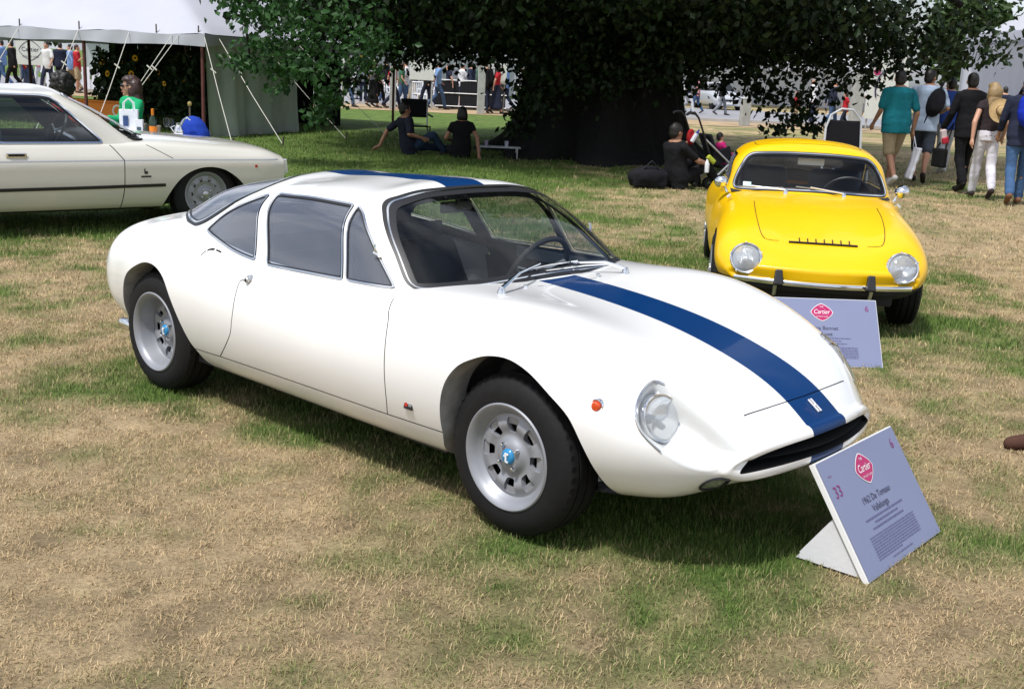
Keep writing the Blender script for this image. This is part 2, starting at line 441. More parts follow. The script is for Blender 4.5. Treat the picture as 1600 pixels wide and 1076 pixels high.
def ring_dome(belt, roof, spine, nth, profile, skirt=0.05):
    """greenhouse: rings from belt to roof edge to spine. belt/roof/spine lists of matching half points (front centre .. rear centre)"""
    belt, roof, spine = (np.array(a, float) for a in (belt, roof, spine))
    n = len(belt); k = np.arange(n)
    full = lambda A: np.concatenate([A, A[-2:0:-1] * np.array([1, -1, 1])])
    def per(A):
        Fp = full(A); m = len(Fp); pad = 5; idx = np.arange(-pad, m + pad + 1) % m; P = Fp[idx]
        return P, m, pad
    Pb, m, pad = per(belt); d = np.sqrt(np.linalg.norm(np.diff(Pb[:, :2], axis=0), axis=1)); t = np.concatenate([[0], np.cumsum(d)])
    tt = np.concatenate([np.linspace(t[pad + i], t[pad + i + 1], nth, endpoint=False) for i in range(m)])
    B = cspline(t, Pb, tt); Rf = cspline(t, per(roof)[0], tt); S = cspline(t, per(spine)[0], tt)
    ringidx = np.concatenate([i + np.linspace(0, 1, nth, endpoint=False) for i in range(m)])
    ringidx = np.where(ringidx > n - 1, m - ringidx, ringidx)
    rows = []; ex = []
    ctr = B.mean(0)
    out = B - np.array([ctr[0], 0, 0]); out[:, 2] = 0
    # outward direction in plan from ring tangent
    tg = np.roll(B, -1, 0) - np.roll(B, 1, 0); nrm = np.stack([tg[:, 1], -tg[:, 0], 0 * tg[:, 0]], 1); nrm /= np.linalg.norm(nrm, axis=1)[:, None] + 1e-9
    sgn = np.sign((nrm * (B - ctr)).sum(1).sum()); nrm *= sgn
    bulge = profile.get('bulge', 0.02)
    ml = profile.get('mid'); ml = np.full(n, bulge * .5) if ml is None else np.array(ml, float)
    MID = np.zeros_like(B); MID[:, 2] = cspline(t, np.concatenate([ml, ml[-2:0:-1]])[np.arange(-pad, m + pad + 1) % m], tt)
    keys = [(-skirt, B + (B - Rf) * skirt), (0.0, B), (0.5, 0.5 * (B + Rf) + nrm * bulge + MID), (0.93, 0.07 * B + 0.93 * Rf + nrm * bulge * 0.35)]
    h = profile.get('edge', 0.10)
    LF = np.zeros_like(B); lfk = profile.get('liftk'); lfk = np.full(n, profile.get('lift', 0.012)) if lfk is None else np.array(lfk, float)
    LF[:, 2] = cspline(t, np.concatenate([lfk, lfk[-2:0:-1]])[np.arange(-pad, m + pad + 1) % m], tt)
    keys.append((1.07, Rf + (S - Rf) * h + LF))
    keys.append((1.5, 0.5 * (Rf + S) + np.array([0, 0, profile.get('crown', 0.012)])))
    keys.append((2.0, S))
    tk = np.array([a for a, _ in keys]); Kp = np.stack([b for _, b in keys], 0)
    tv = np.concatenate([np.linspace(-skirt, 0.9, profile.get('ns', 26), endpoint=False), np.linspace(0.9, 1.1, profile.get('ne', 9), endpoint=False), np.linspace(1.1, 2.0, profile.get('nr', 22))])
    G = cspline(tk, Kp.reshape(len(tk), -1), tv).reshape(len(tv), -1, 3)
    # fair the roof: relax it, treating the two halves as one sheet across the spine
    nc = G.shape[1]; mir = (nc - np.arange(nc)) % nc; r0 = int(np.searchsorted(tv, 1.0)); wrow = np.clip((tv - 1.0) / .15, 0, 1)[:, None, None]
    for _ in range(profile.get('relax', 60)):
        dn = np.concatenate([G[1:], G[-2:-1][:, mir]], 0); up_ = np.concatenate([G[:1], G[:-1]], 0)
        av = .5 * (up_ + dn); lr = .5 * (np.roll(G, 1, 1) + np.roll(G, -1, 1)); Gn = .7 * av + .3 * lr; Gn[-1, :, 1] = 0
        Gm = G + (Gn - G) * .6 * wrow; Gm[:r0] = G[:r0]; G = Gm
    G[-1] = .5 * (G[-1] + G[-1][mir]); G[-1, :, 1] = 0
    E = np.stack(np.broadcast_arrays(tv[:, None], ringidx[None, :]), -1)
    tm = TM.grid(G, closed_v=True, extra=E, flip=True)
    lr_ = np.arange(nc) + (len(tv) - 1) * nc; tm.D[lr_, 4] = 0; tm.D[lr_, 3:6] += tm.D[lr_[mir], 3:6]; tm.D[lr_, 3:6] /= np.linalg.norm(tm.D[lr_, 3:6], axis=1)[:, None]
    return tm

def wheel(name, parent, loc, side, r_tyre, r_rim, width, dish, kind='slots', steer=0.0, badge=True, nslot=8, tread=True, alloy='alloy'):
    """road wheel; its outer face looks along side*y"""
    w = empty(name, loc, steer); w.parent = parent
    s = side; hw = width / 2
    prof = [(r_rim - 0.012, -hw * 0.96), (r_rim + 0.006, -hw * 1.0), (r_rim + 0.03, -hw * 1.02), (r_rim + (r_tyre - r_rim) * 0.55, -hw * 1.0), (r_tyre - 0.018, -hw * 0.88), (r_tyre - 0.004, -hw * 0.76), (r_tyre, -hw * 0.6),
            (r_tyre + 0.001, -hw * 0.5), (r_tyre - 0.007, -hw * 0.48), (r_tyre - 0.007, -hw * 0.42), (r_tyre + 0.002, -hw * 0.40), (r_tyre + 0.002, -hw * 0.06), (r_tyre - 0.007, -hw * 0.04)]
    prof = prof + [(a, -b) for a, b in prof[::-1]]
    V, F = lathe_np(prof, 96)
    if tread:   # notched shoulder blocks
        V = V.reshape(96, -1, 3); rr = np.linalg.norm(V[:, :, [0, 2]], axis=2)
        for j in range(V.shape[1]):
            if 4 <= j <= 6 or V.shape[1] - 7 <= j <= V.shape[1] - 5:
                k = np.where(np.arange(96) % 2 == 0, 1.0, 1 - 0.006 / r_tyre); V[:, j, 0] *= k; V[:, j, 2] *= k
        V = V.reshape(-1, 3)
    pyobj('tyre', V, F, w, M['rubber'], True, 30)
    rim = empty('rim', (0, 0, 0)); rim.parent = w
    o0 = s * hw
    lip = [(r_rim - 0.012, o0 * 0.6), (r_rim + 0.001, o0 * 0.93), (r_rim + 0.004, o0 * 1.02), (r_rim - 0.001, o0 * 1.06), (r_rim - 0.008, o0 * 1.04), (r_rim - 0.014, o0 * 0.97), (r_rim - 0.020, o0 * 0.93),
           (r_rim - 0.026, o0 * 0.80), (r_rim - 0.032, o0 * 1.0 - s * dish * 0.75), (r_rim - 0.040, o0 - s * dish), (r_rim - 0.075, o0 - s * dish * 1.02)]
    lathe('rim_barrel', lip, rim, M[alloy], 72)
    # disc with slots
    nr, nt_ = 26, 192; r0, r1 = 0.0, r_rim - 0.037
    rr = np.linspace(r0 + 1e-3, r1, nr); th = np.linspace(0, 2 * math.pi, nt_, endpoint=False)
    yy = o0 - s * (dish * 1.02) + s * (0.022 * np.exp(-((rr / (0.40 * r1)) ** 6)) + 0.012 * np.exp(-(((rr - 0.74 * r1) / (0.16 * r1)) ** 2)))
    Gd = np.zeros((nr, nt_, 3)); Gd[:, :, 0] = rr[:, None] * np.cos(th); Gd[:, :, 2] = rr[:, None] * np.sin(th); Gd[:, :, 1] = yy[:, None]
    tm = TM.grid(Gd, closed_v=True, flip=(s < 0))
    P = tm.P; ra = np.hypot(P[:, 0], P[:, 2]); an = np.arctan2(P[:, 2], P[:, 0])
    sl = ((an / (2 * math.pi) * nslot + 0.5) % 1 - 0.5) * 2 * math.pi / nslot
    loc2 = np.stack([ra, ra * sl], 1)
    if kind == 'slots':
        poly = round_poly([(0.55 * r1, -0.11 * r1), (0.91 * r1, -0.195 * r1), (0.91 * r1, 0.195 * r1), (0.55 * r1, 0.11 * r1)], 0.07 * r1)
    else:
        poly = round_poly([(0.70 * r1, -0.09 * r1), (0.96 * r1, -0.12 * r1), (0.96 * r1, 0.12 * r1), (0.70 * r1, 0.09 * r1)], 0.08 * r1)
    tm.mark(sd_poly(loc2, poly), 1)
    disc = tm.part(0); disc.obj('rim_disc', rim, M[alloy])
    Vw, Fw = tm.part(1).rim_wall(vec=(0, -s * 0.022, 0)); pyobj('slot_edges', Vw, Fw[:, ::-1] if s > 0 else Fw, rim, M[alloy])
    lathe('brake_drum', [(0.001, o0 - s * (dish + 0.05)), (r1 * 0.98, o0 - s * (dish + 0.05)), (r_rim - 0.02, o0 - s * (dish + 0.075)), (r_rim - 0.02, -o0)], rim, M['gap_black'], 32)
    for k in range(4):
        a = 2 * math.pi * k / 4 + 0.6; c = (0.30 * r1 * math.cos(a), o0 - s * (dish * 1.02 - 0.018), 0.30 * r1 * math.sin(a))
        lathe('lug_nut', [(0.0001, s * 0.016), (0.006, s * 0.014), (0.009, s * 0.006), (0.009, -s * 0.006)], rim, M['chrome'], 6, loc=c)
    yh = o0 - s * (dish * 1.02 - 0.022)
    if badge:
        lathe('hub_cap', [(0.0001, s * 0.012), (0.020, s * 0.011), (0.026, s * 0.007), (0.029, 0), (0.029, -s * 0.01)], rim, M['badge_blue'], 32, loc=(0, yh, 0))
        bm = bmesh.new()    # the white mark: an upright with a bar and a loop
        bm_box(bm, (0.000, 0, -0.003), (0.007, 0.003, 0.028)); bm_box(bm, (0.003, 0, 0.012), (0.018, 0.003, 0.006)); bm_box(bm, (0.004, 0, -0.016), (0.014, 0.003, 0.005)); bm_box(bm, (-0.006, 0, 0.004), (0.008, 0.003, 0.005))
        b = bm_obj('hub_mark', bm, rim, M['badge_white']); b.location = (0, yh + s * 0.0135, 0)
    else:
        lathe('hub_cap', [(0.0001, s * 0.016), (0.018, s * 0.014), (0.030, s * 0.004), (0.032, -s * 0.01)], rim, M['brushed'], 28, loc=(0, yh, 0))
    return w
def grooves(tm, fld, halfw, label, only):
    tm.mark(fld - halfw, label, only)

# ------------------------------------------------------------------ the white coupe with the blue stripe
DUMP = None
def white_coupe():
    car = empty('sports_coupe', (-0.354, 5.037, 0), R(-42.507), 'low white sports coupe with one blue stripe over bonnet and roof, parked on the grass', 'car')
    zb = 0.17
    S = lambda x, *k: (x, k)
    st = [
     S(-1.87, (0, .33), (.32, .325), (.53, .345), (.620, .40), (.648, .485), (.625, .58), (.545, .655), (.40, .698), (.20, .715), (0, .72)),
     S(-1.74, (0, .28), (.37, .275), (.59, .295), (.682, .37), (.709, .48), (.690, .60), (.605, .692), (.44, .740), (.21, .762), (0, .768)),
     S(-1.55, (0, .23), (.40, .225), (.625, .245), (.715, .34), (.745, .47), (.732, .60), (.645, .715), (.48, .768), (.24, .79), (0, .797)),
     S(-1.35, (0, .19), (.42, .185), (.655, .21), (.745, .32), (.778, .46), (.768, .61), (.685, .74), (.52, .79), (.26, .80), (0, .805)),
     S(-1.16, (0, .17), (.43, .165), (.67, .195), (.757, .31), (.792, .45), (.785, .61), (.705, .752), (.54, .80), (.27, .80), (0, .80)),
     S(-0.85, (0, .165), (.44, .16), (.675, .19), (.758, .30), (.797, .45), (.789, .605), (.700, .762), (.54, .80), (.27, .80), (0, .80)),
     S(-0.45, (0, .165), (.44, .16), (.675, .19), (.757, .30), (.796, .45), (.782, .60), (.705, .735), (.55, .775), (.27, .79), (0, .79)),
     S(0.0, (0, .165), (.44, .16), (.675, .19), (.757, .30), (.796, .45), (.778, .60), (.708, .728), (.55, .765), (.27, .78), (0, .78)),
     S(0.45, (0, .165), (.44, .16), (.675, .19), (.757, .30), (.795, .45), (.780, .60), (.710, .733), (.55, .768), (.27, .775), (0, .778)),
     S(0.80, (0, .17), (.44, .165), (.675, .195), (.757, .305), (.794, .45), (.786, .60), (.725, .725), (.58, .779), (.28, .770), (0, .764)),
     S(1.16, (0, .18), (.44, .175), (.665, .205), (.755, .315), (.792, .455), (.785, .60), (.725, .715), (.585, .778), (.30, .748), (0, .735)),
     S(1.42, (0, .20), (.43, .195), (.645, .225), (.735, .325), (.772, .455), (.760, .575), (.700, .660), (.56, .712), (.30, .702), (0, .694)),
     S(1.62, (0, .225), (.41, .22), (.61, .25), (.695, .335), (.728, .440), (.712, .525), (.650, .585), (.52, .635), (.28, .645), (0, .642)),
     S(1.77, (0, .262), (.39, .257), (.555, .275), (.630, .338), (.662, .415), (.648, .470), (.595, .515), (.47, .563), (.26, .583), (0, .587)),
     S(1.87, (0, .306), (.35, .300), (.485, .308), (.553, .342), (.582, .388), (.572, .422), (.532, .453), (.43, .500), (.24, .525), (0, .531)),
     S(1.945, (0, .332), (.31, .327), (.425, .331), (.476, .347), (.500, .368), (.494, .391), (.462, .413), (.38, .444), (.22, .467), (0, .474)),
    ]
    per = [10, 8, 8, 14, 16, 16, 18, 16, 16]
    bow = lambda x: (-0.125 * max(0, (x - 1.55) / 0.40) ** 2) if x > 1.2 else (0.07 * max(0, (-x - 1.3) / 0.56) ** 2)
    B = car_shell(st, 330, per, bow, capn=0.032, capt=0.06)
    ring = lambda: None
    belt = [(.705, 0, .775), (.68, .30, .770), (.625, .54, .757), (.56, .645, .743), (.44, .692, .735), (0.0, .703, .728), (-.40, .700, .733), (-.78, .672, .765), (-1.07, .590, .785), (-1.37, .475, .783), (-1.61, .27, .783), (-1.69, 0, .785)]
    roof = [(.165, 0, 1.088), (.170, .24, 1.081), (.160, .42, 1.062), (.115, .505, 1.042), (.02, .530, 1.037), (-.22, .538, 1.040), (-.46, .526, 1.018), (-.58, .497, 1.010), (-.65, .445, 1.020), (-.71, .35, 1.040), (-.76, .18, 1.055), (-.78, 0, 1.059)]
    spine = [(-.04, 0, 1.114), (-.05, 0, 1.114), (-.07, 0, 1.115), (-.10, 0, 1.116), (-.14, 0, 1.116), (-.26, 0, 1.110), (-.38, 0, 1.102), (-.46, 0, 1.095), (-.50, 0, 1.091), (-.53, 0, 1.088), (-.55, 0, 1.086), (-.56, 0, 1.085)]
    mid = [.011, .011, .011, .011, .011, .011, .011, .012, .016, .030, .034, .030]
    G = ring_dome(belt, roof, spine, 18, dict(bulge=0.022, edge=0.09, lift=0.010, crown=0.006, mid=mid, liftk=[.004, .005, .007, .010, .010, .010, .010, .008, .004, .002, .001, .001], ns=34, ne=12, nr=26), skirt=0.10)
    # ---- cut the lower shell
    if DUMP: np.savez(DUMP, BD=B.D, BT=B.T, GD=G.D, GT=G.T)
    HOLE, STRIPE, GAP, MOUTH, LIGHT, DOOR, SILL, UNDER, LAMP, ARCH = 1, 2, 3, 4, 5, 6, 7, 8, 9, 20
    def f():
        P = B.P; return P[:, 0], P[:, 1], P[:, 2], np.abs(P[:, 1])
    x, y, z, a = f(); foot = np.array([(p[0], p[1]) for p in smooth_loop([(b[0] - (0.045 if b[0] > 0 else -0.02), b[1] * 0.962) for b in belt] + [(b[0] - (0.045 if b[0] > 0 else -0.02), -b[1] * 0.962) for b in belt[-2:0:-1]], 6)])
    B.mark(np.maximum(sd_poly(np.stack([x, y], 1), foot), 0.6 - z), HOLE)
    for (cx_, cz_, pts) in (('f', 0, [(.852, .10), (.852, .30), (.883, .47), (.945, .568), (1.03, .619), (1.10, .640), (1.18, .642), (1.27, .616), (1.36, .566), (1.444, .507), (1.494, .43), (1.530, .345), (1.553, .278), (1.575, .20), (1.58, .10)]),
                            ('r', 0, [(-1.46, .10), (-1.455, .30), (-1.425, .42), (-1.36, .535), (-1.24, .605), (-1.15, .628), (-1.06, .618), (-.98, .575), (-.915, .49), (-.865, .40), (-.82, .30), (-.78, .24), (-.76, .10)])):
        x, y, z, a = f(); B.mark(np.maximum(sd_poly(np.stack([x, z], 1), smooth_loop(pts, 6)), 0.60 - a), ARCH)
    x, y, z, a = f()
    mouth = smooth_loop([(-.446, .368), (-.415, .392), (-.36, .417), (-.25, .434), (-.11, .441), (0, .443), (.11, .441), (.25, .434), (.36, .417), (.415, .392), (.446, .368), (.40, .364), (.2, .369), (0, .371), (-.2, .369), (-.40, .364)], 6)
    B.mark(np.maximum(sd_poly(np.stack([y, z], 1), mouth), 1.78 - x), MOUTH, [0])
    x, y, z, a = f()   # headlamp openings, in plan (|y|, x) and clear of the hood
    lamp = smooth_loop([(.541, .629), (.521, .587), (.478, .513), (.446, .457), (.430, .423), (.466, .408), (.500, .384), (.537, .373), (.574, .382), (.612, .403), (.655, .440), (.685, .485), (.688, .520), (.676, .548), (.648, .583), (.590, .619)], 5)
    B.mark(np.maximum(sd_poly(np.stack([a, z], 1), lamp), 1.5 - x), LIGHT, [0])
    # turn lamps under the covers
    x, y, z, a = f(); B.mark(np.maximum(np.hypot((a - .490) / 1.2, z - .325) - .027, 1.7 - x), LAMP, [0])
    # panel gaps
    w = .0022
    def ends(line, q):     # keeps the strip within the line's ends
        a_, b_ = np.asarray(line[0], float), np.asarray(line[-1], float)
        return np.abs(d_line(q, line)) - .02
    def side_gap(line, hw=w, near_only=False):
        line = np.asarray(line, float)
        def q(): x, y, z, a = f(); return np.stack([x, z], 1)
        def lim(): x, y, z, a = f(); return np.maximum(np.maximum(end_clip(q(), line), .5 - a), y if near_only else -1)
        B.band(lambda: sd_line(q(), line), hw, lim, GAP, [0])
    def end_clip(q, line):
        d0 = (line[0] - line[1]) / np.linalg.norm(line[0] - line[1]); d1 = (line[-1] - line[-2]) / np.linalg.norm(line[-1] - line[-2])
        return np.maximum(np.maximum((q - line[0]) @ d0, (q - line[-1]) @ d1), d_line(q, line) - .03)
    def top_gap(line, hw, zmin):
        line = np.asarray(line, float); line = np.concatenate([line[::-1] * np.array([1, -1]), line[1:]])
        def q(): x, y, z, a = f(); return np.stack([x, y], 1)
        def lim(): x, y, z, a = f(); return np.maximum(end_clip(q(), line), zmin - z)
        B.band(lambda: sd_line(q(), line), hw, lim, GAP, [0])
    side_gap(smooth_loop([(-.375, .660), (-.412, .655), (-.418, .60), (-.420, .53), (-.428, .48), (-.446, .424), (-.508, .355), (-.59, .285)], 6, False))
    side_gap(smooth_loop([(.520, .735), (.535, .69), (.553, .65), (.568, .547), (.573, .445), (.566, .36), (.548, .295)], 6, False))
    side_gap(np.array([(-.90, .272), (-.59, .283), (0, .290), (.548, .294), (.858, .300)]))
    top_gap(smooth_loop([(1.863, 0), (1.859, .114), (1.849, .238), (1.835, .344)], 5, False), .0017, .40)
    top_gap(smooth_loop([(.792, 0), (.79, .15), (.785, .20)], 6, False), .002, .6)
    # fuel door arc and air slots on the haunch
    for q, hw in (([(-.754, .714), (-.745, .727), (-.736, .736)], .003), ([(-.732, .739), (-.714, .746), (-.69, .747)], .0045), ([(-.68, .747), (-.655, .745), (-.635, .742)], .003)):
        side_gap(q, hw, True)
    # the blue stripe
    x, y, z, a = f(); B.mark(np.maximum(a - .114, .20 - z), STRIPE, [0])
    x, y, z, a = f(); B.mark(z - .172 - 0.0 * x, UNDER, [0])
    # doors as panels of their own
    x, y, z, a = f()
    door = np.concatenate([smooth_loop([(-.375, .660), (-.412, .655), (-.418, .60), (-.420, .53), (-.428, .48), (-.446, .424), (-.508, .355), (-.59, .285)], 6, False), [(0, .290)], smooth_loop([(.548, .295), (.566, .36), (.573, .445), (.568, .547), (.553, .65), (.535, .69), (.520, .735), (.50, .90)], 6, False), [(-.375, .90)]])
    B.mark(np.maximum(sd_poly(np.stack([x, z], 1), door), .5 - a), DOOR, [0])
    x, y, z, a = f(); bon = np.array([(1.853, 0), (1.85, .12), (1.840, .24), (1.822, .332), (1.6, .40), (1.2, .42), (.8, .40), (.77, .345), (.79, .15), (.792, 0), (.792, -.01), (1.853, -.01)])
    body = B.part([0, STRIPE])
    body.obj('body', car, [M['white_paint'], M['blue_paint']], mi=(body.L == STRIPE).astype(int))
    for t in B.part(GAP).offset(-.004).pieces(): t.obj('panel_gap', car, M['gap_black'])
    B.part(UNDER).obj('floor_pan', car, M['underside'])
    D = B.part(DOOR)
    for s in (1, -1):
        t = TM(D.D, D.T[(D.P[D.T[:, 0], 1] * s) > 0]); t.L = np.zeros(len(t.T), int); t = t.part(0); d_ = t.obj('door', car, M['white_paint'])
        lathe('door_lock', [(.0001, s * .022), (.010, s * .022), (.013, s * .018), (.013, s * .010), (.020, s * .006), (.022, -s * .01)], d_, M['brushed'], 24, loc=(-.355, s * .752, .668))
        bm = bmesh.new(); bm_box(bm, (-.355, s * (.752 + .0225), .668), (.004, .004, .014)); bm_obj('key_slot', bm, d_, M['gap_black'])
        inner = TM(t.D.copy(), t.T.copy()).offset(-.03).flipped(); inner.obj('door_card', d_, M['interior'])
    # mouth: dark throat with a mesh of bars
    mt = B.part(MOUTH); V, F = mt.rim_wall(vec=(-.16, 0, .0)); pyobj('intake_duct', V, F, car, M['gap_black'])
    q = mt.D.copy(); q[:, 0] -= .15; TM(q, mt.T).obj('radiator', car, M['underside'])
    bars = [([(1.885 - .14 * (abs(yy) / .6) ** 2, yy, .372), (1.885 - .14 * (abs(yy) / .6) ** 2, yy, .430)], .0025) for yy in np.linspace(-.36, .36, 25)]
    tubes('intake_grille', bars, car, M['trim_black'], 5)
    # headlamps
    Lp = B.part(LIGHT)
    for s in (1, -1):
        tri = Lp.T[(Lp.P[Lp.T[:, 0], 1] * s) > 0]; t = TM(Lp.D, tri); t = t.part(0)
        hl = empty('headlamp', (0, 0, 0)); hl.parent = car
        g = TM(t.D.copy(), t.T).offset(.0015); g.obj('clear_cover', hl, M['lens'])
        # bucket: the same patch sunk inwards, deepest towards the lamp
        q = t.D.copy(); ins = np.clip(-sd_poly(np.stack([np.abs(q[:, 1]), q[:, 2]], 1), lamp) / .045, 0, 1); ins = ins * ins * (3 - 2 * ins)
        dp_ = .012 + .070 * np.clip((1.90 - q[:, 0]) / .25, 0, 1)
        q[:, :3] += -q[:, 3:6] * (ins * dp_)[:, None] - np.array([.03, 0, 0]) * ins[:, None] * np.clip((1.80 - q[:, 0]) / .15, 0, 1)[:, None]
        tb = TM(q, t.T)
        P = tb.P; fn = np.cross(P[tb.T[:, 1]] - P[tb.T[:, 0]], P[tb.T[:, 2]] - P[tb.T[:, 0]]); nn = np.zeros_like(P)
        for k in range(3): np.add.at(nn, tb.T[:, k], fn)
        tb.D[:, 3:6] = nn / (np.linalg.norm(nn, axis=1)[:, None] + 1e-9)
        tb.obj('lamp_bucket', hl, M['white_paint'])
        ub = np.unique(t.boundary()); arc = np.concatenate([lamp[50:80], lamp[:4]])
        rp = [t.P[ub[np.argmin(np.hypot(np.abs(t.P[ub, 1]) - p_[0], t.P[ub, 2] - p_[1]))]] + np.array([.004, 0, .003]) for p_ in arc[::2]]
        rp = np.array(rp); rp[1:-1] = (rp[:-2] + 2 * rp[1:-1] + rp[2:]) / 4
        tube('cover_trim', [tuple(q_) for q_ in rp], .0032, hl, M['chrome'], 6)
        c0 = np.array((1.680, s * .583, .524)); dr = Vector((.93, s * .20, .30)).normalized(); fx, fy, fz = frame_of(dr); rot = Matrix((fx, fy, fz)).transposed().to_euler()
        lathe('lamp_reflector', [(.010, -.045), (.030, -.040), (.050, -.028), (.064, -.012), (.072, .0)], hl, M['reflector'], 40, 'z', loc=c0, rot=rot)
        lathe('lamp_bulb', [(.0001, .0), (.010, -.004), (.013, -.015), (.010, -.045)], hl, M['lamp_glass'], 16, 'z', loc=c0, rot=rot)
        lathe('lamp_lens', [(.0001, .024), (.030, .021), (.055, .012), (.070, .001), (.073, -.004)], hl, M['lens_fluted'], 40, 'z', loc=c0, rot=rot)
        lathe('lamp_ring', [(.071, -.004), (.073, .004), (.077, .005), (.079, .0), (.080, -.03), (.082, -.06)], hl, M['chrome'], 40, 'z', loc=c0, rot=rot)
    tl = B.part(LAMP)
    for s in (1, -1):
        t = TM(tl.D, tl.T[(tl.P[tl.T[:, 0], 1] * s) > 0]).part(0); c = t.P.mean(0)
        d = np.linalg.norm(t.P - c, axis=1); q = t.D.copy(); q[:, 0] += .018 * np.clip(1 - (d / .036) ** 2, 0, 1); o = TM(q, t.T).obj('turn_lamp', car, M['turn_lens'])
        ub = t.boundary(); ids = sorted(np.unique(ub), key=lambda i: math.atan2(t.P[i, 2] - c[2], abs(t.P[i, 1]) - abs(c[1]))); ring_ = [tuple(t.P[i] + t.D[i, 3:6] * .003) for i in ids[::2]]; tube('lamp_gasket', ring_ + ring_[:1], .0045, o, M['trim_black'], 5)
        V, F = t.rim_wall(depth=-.004); pyobj('lamp_bezel', V, F, o, M['trim_black'])
    # side repeaters and the enamel badge on the flank
    for s in (1, -1):
        r_ = lathe('side_marker', [(.0001, s * .018), (.012, s * .017), (.017, s * .011), (.019, s * .003), (.019, -s * .02)], car, M['amber'], 28, loc=(1.527, s * .726, .556)); r_.rotation_euler = (0, 0, -s * .14)
        lathe('marker_ring', [(.0185, s * .004), (.022, s * .008), (.025, s * .004), (.026, -s * .02)], r_, M['chrome'], 28)
        bm = bmesh.new(); bm_box(bm, (0, 0, 0), (.046, .006, .036)); b_ = bm_obj('flank_badge', bm, car, M['trim_black'], bevel=.002); b_.location = (.691, s * .777, .370); b_.rotation_euler = (s * .16, 0, 0)
        bm = bmesh.new(); bm_box(bm, (-.010, s * .0035, 0), (.014, .003, .016)); bm_obj('badge_enamel', bm, b_, M['red_lens']); bm = bmesh.new(); bm_box(bm, (.011, s * .0035, .0), (.016, .003, .010)); bm_obj('badge_enamel', bm, b_, M['interior_grey'])
    # nose badge, a bright upright on the stripe
    bm = bmesh.new(); bm_box(bm, (0, -.008, 0), (.055, .005, .004)); bm_box(bm, (0, .008, 0), (.055, .005, .004)); bm_box(bm, (.0, 0, 0), (.006, .02, .004))
    nb = bm_obj('nose_badge', bm, car, M['badge_white']); nb.location = (1.905, 0, .513); nb.rotation_euler = (0, R(36), 0)
    # bright lower bars at the mouth corners are the body itself; number plate lamp and exhaust at the tail
    for s in (1, -1):
        lathe('tail_lamp', [(.0001, -.02), (.03, -.018), (.042, -.006), (.045, .02)], car, M['red_lens'], 28, 'x', loc=(-1.89, s * .42, .50))
    lathe('exhaust_tip', [(.020, .10), (.020, -.005), (.026, -.008), (.030, 0), (.030, .16)], car, M['chrome'], 28, 'x', loc=(-1.80, -.36, .245)).location = (-1.62, -.66, .235)
    # ---- wheel arches: a turned-in lip, then the well
    for t in B.part(ARCH).pieces():
        s = 1 if t.P[:, 1].mean() > 0 else -1; e = t.boundary(); e = e[(np.abs(t.P[e][:, :, 1]).min(1) > .62)]
        u_, inv = np.unique(e, return_inverse=True); inv = inv.reshape(-1, 2); P_ = t.P[u_]; n_ = len(u_); Q_ = P_ + np.array([0, -s * .13, 0])
        pyobj('arch_lip', np.concatenate([P_, Q_]), np.stack([inv[:, 1], inv[:, 0], inv[:, 0] + n_, inv[:, 1] + n_], 1), car, M['liner_light'])
    for (xx, zz, rr) in ((1.17, .29, .365), (-1.13, .29, .345)):
        for s in (1, -1):
            prof = [(rr, s * .705), (rr + .012, s * .68), (rr + .02, s * .45), (.05, s * .44)]
            V, F = lathe_np(prof, 40, 'y', (.02, math.pi - .02))
            o = pyobj('wheel_well', V, F, car, M['liner']); o.location = (xx, 0, zz)
    yo = .748
    for xx, zz, dish, stw in ((1.16, .287, .036, 0.0), (-1.16, .287, .080, 0)):
        for s in (1, -1):
            wheel('wheel', car, (xx, s * (yo - .1), zz), s, .287, .188, .20, dish, steer=stw)
    # ---- greenhouse
    WS, HATCH, DG, QG, VG, RUB, CHR, STR = 11, 12, 13, 14, 15, 16, 17, 18
    def g():
        P = G.P; return P[:, 0], P[:, 1], P[:, 2], np.abs(P[:, 1]), G.D[:, 6], G.D[:, 7]
    wpoly = round_poly([(-.648, .752), (-.42, .758), (0, .779), (.42, .758), (.648, .752), (.570, .955), (.470, 1.046), (.30, 1.079), (0, 1.088), (-.30, 1.079), (-.470, 1.046), (-.570, .955)], [.05, .2, .2, .2, .05, .1, .05, .15, .2, .15, .05, .1], 8)
    def ladder(fld, steps, only=(0,)):
        """successive inner bands of a window outline: (inset, label)"""
        for ins, lab in steps: 
            G.mark(fld() + ins, lab, list(only) + [l for _, l in steps])
    def fws():
        x, y, z, a, s, k = g(); return np.maximum(sd_poly(np.stack([y, z], 1), wpoly), k - 3.42)
    ladder(fws, [(.000, RUB), (.008, CHR), (.0115, RUB), (.026, WS)])
    hh = [(-.70, .20), (-.67, .36), (-.685, .470), (-.77, .545), (-.90, .568), (-1.02, .572), (-1.10, .555), (-1.25, .49), (-1.44, .36), (-1.57, .17)]
    hpoly = smooth_loop([(-.71, 0)] + hh + [(-1.61, 0)] + [(p_, -q_) for p_, q_ in hh[::-1]], 8)
    def fh():
        x, y, z, a, s, k = g(); return np.maximum(sd_poly(np.stack([x, y], 1), hpoly), 6.6 - k)
    ladder(fh, [(-.014, RUB), (-.002, CHR), (.005, RUB), (.011, HATCH)])
    dpoly = round_poly([(-.305, .731), (.198, .749), (.074, 1.024), (-.174, 1.029), (-.462, 1.012)], [.015, .01, .015, .2, .03], 5)
    vpoly = round_poly([(.216, .750), (.484, .757), (.355, .852), (.250, .938), (.150, 1.005), (.094, 1.024)], [.008, .02, .12, .1, .08, .015], 5)
    qpoly = round_poly([(-.394, .738), (-.541, .749), (-.718, .778), (-.891, .803), (-.80, .885), (-.653, .953), (-.55, .996), (-.520, 1.000)], [.012, .2, .2, .02, .2, .2, .05, .02], 5)
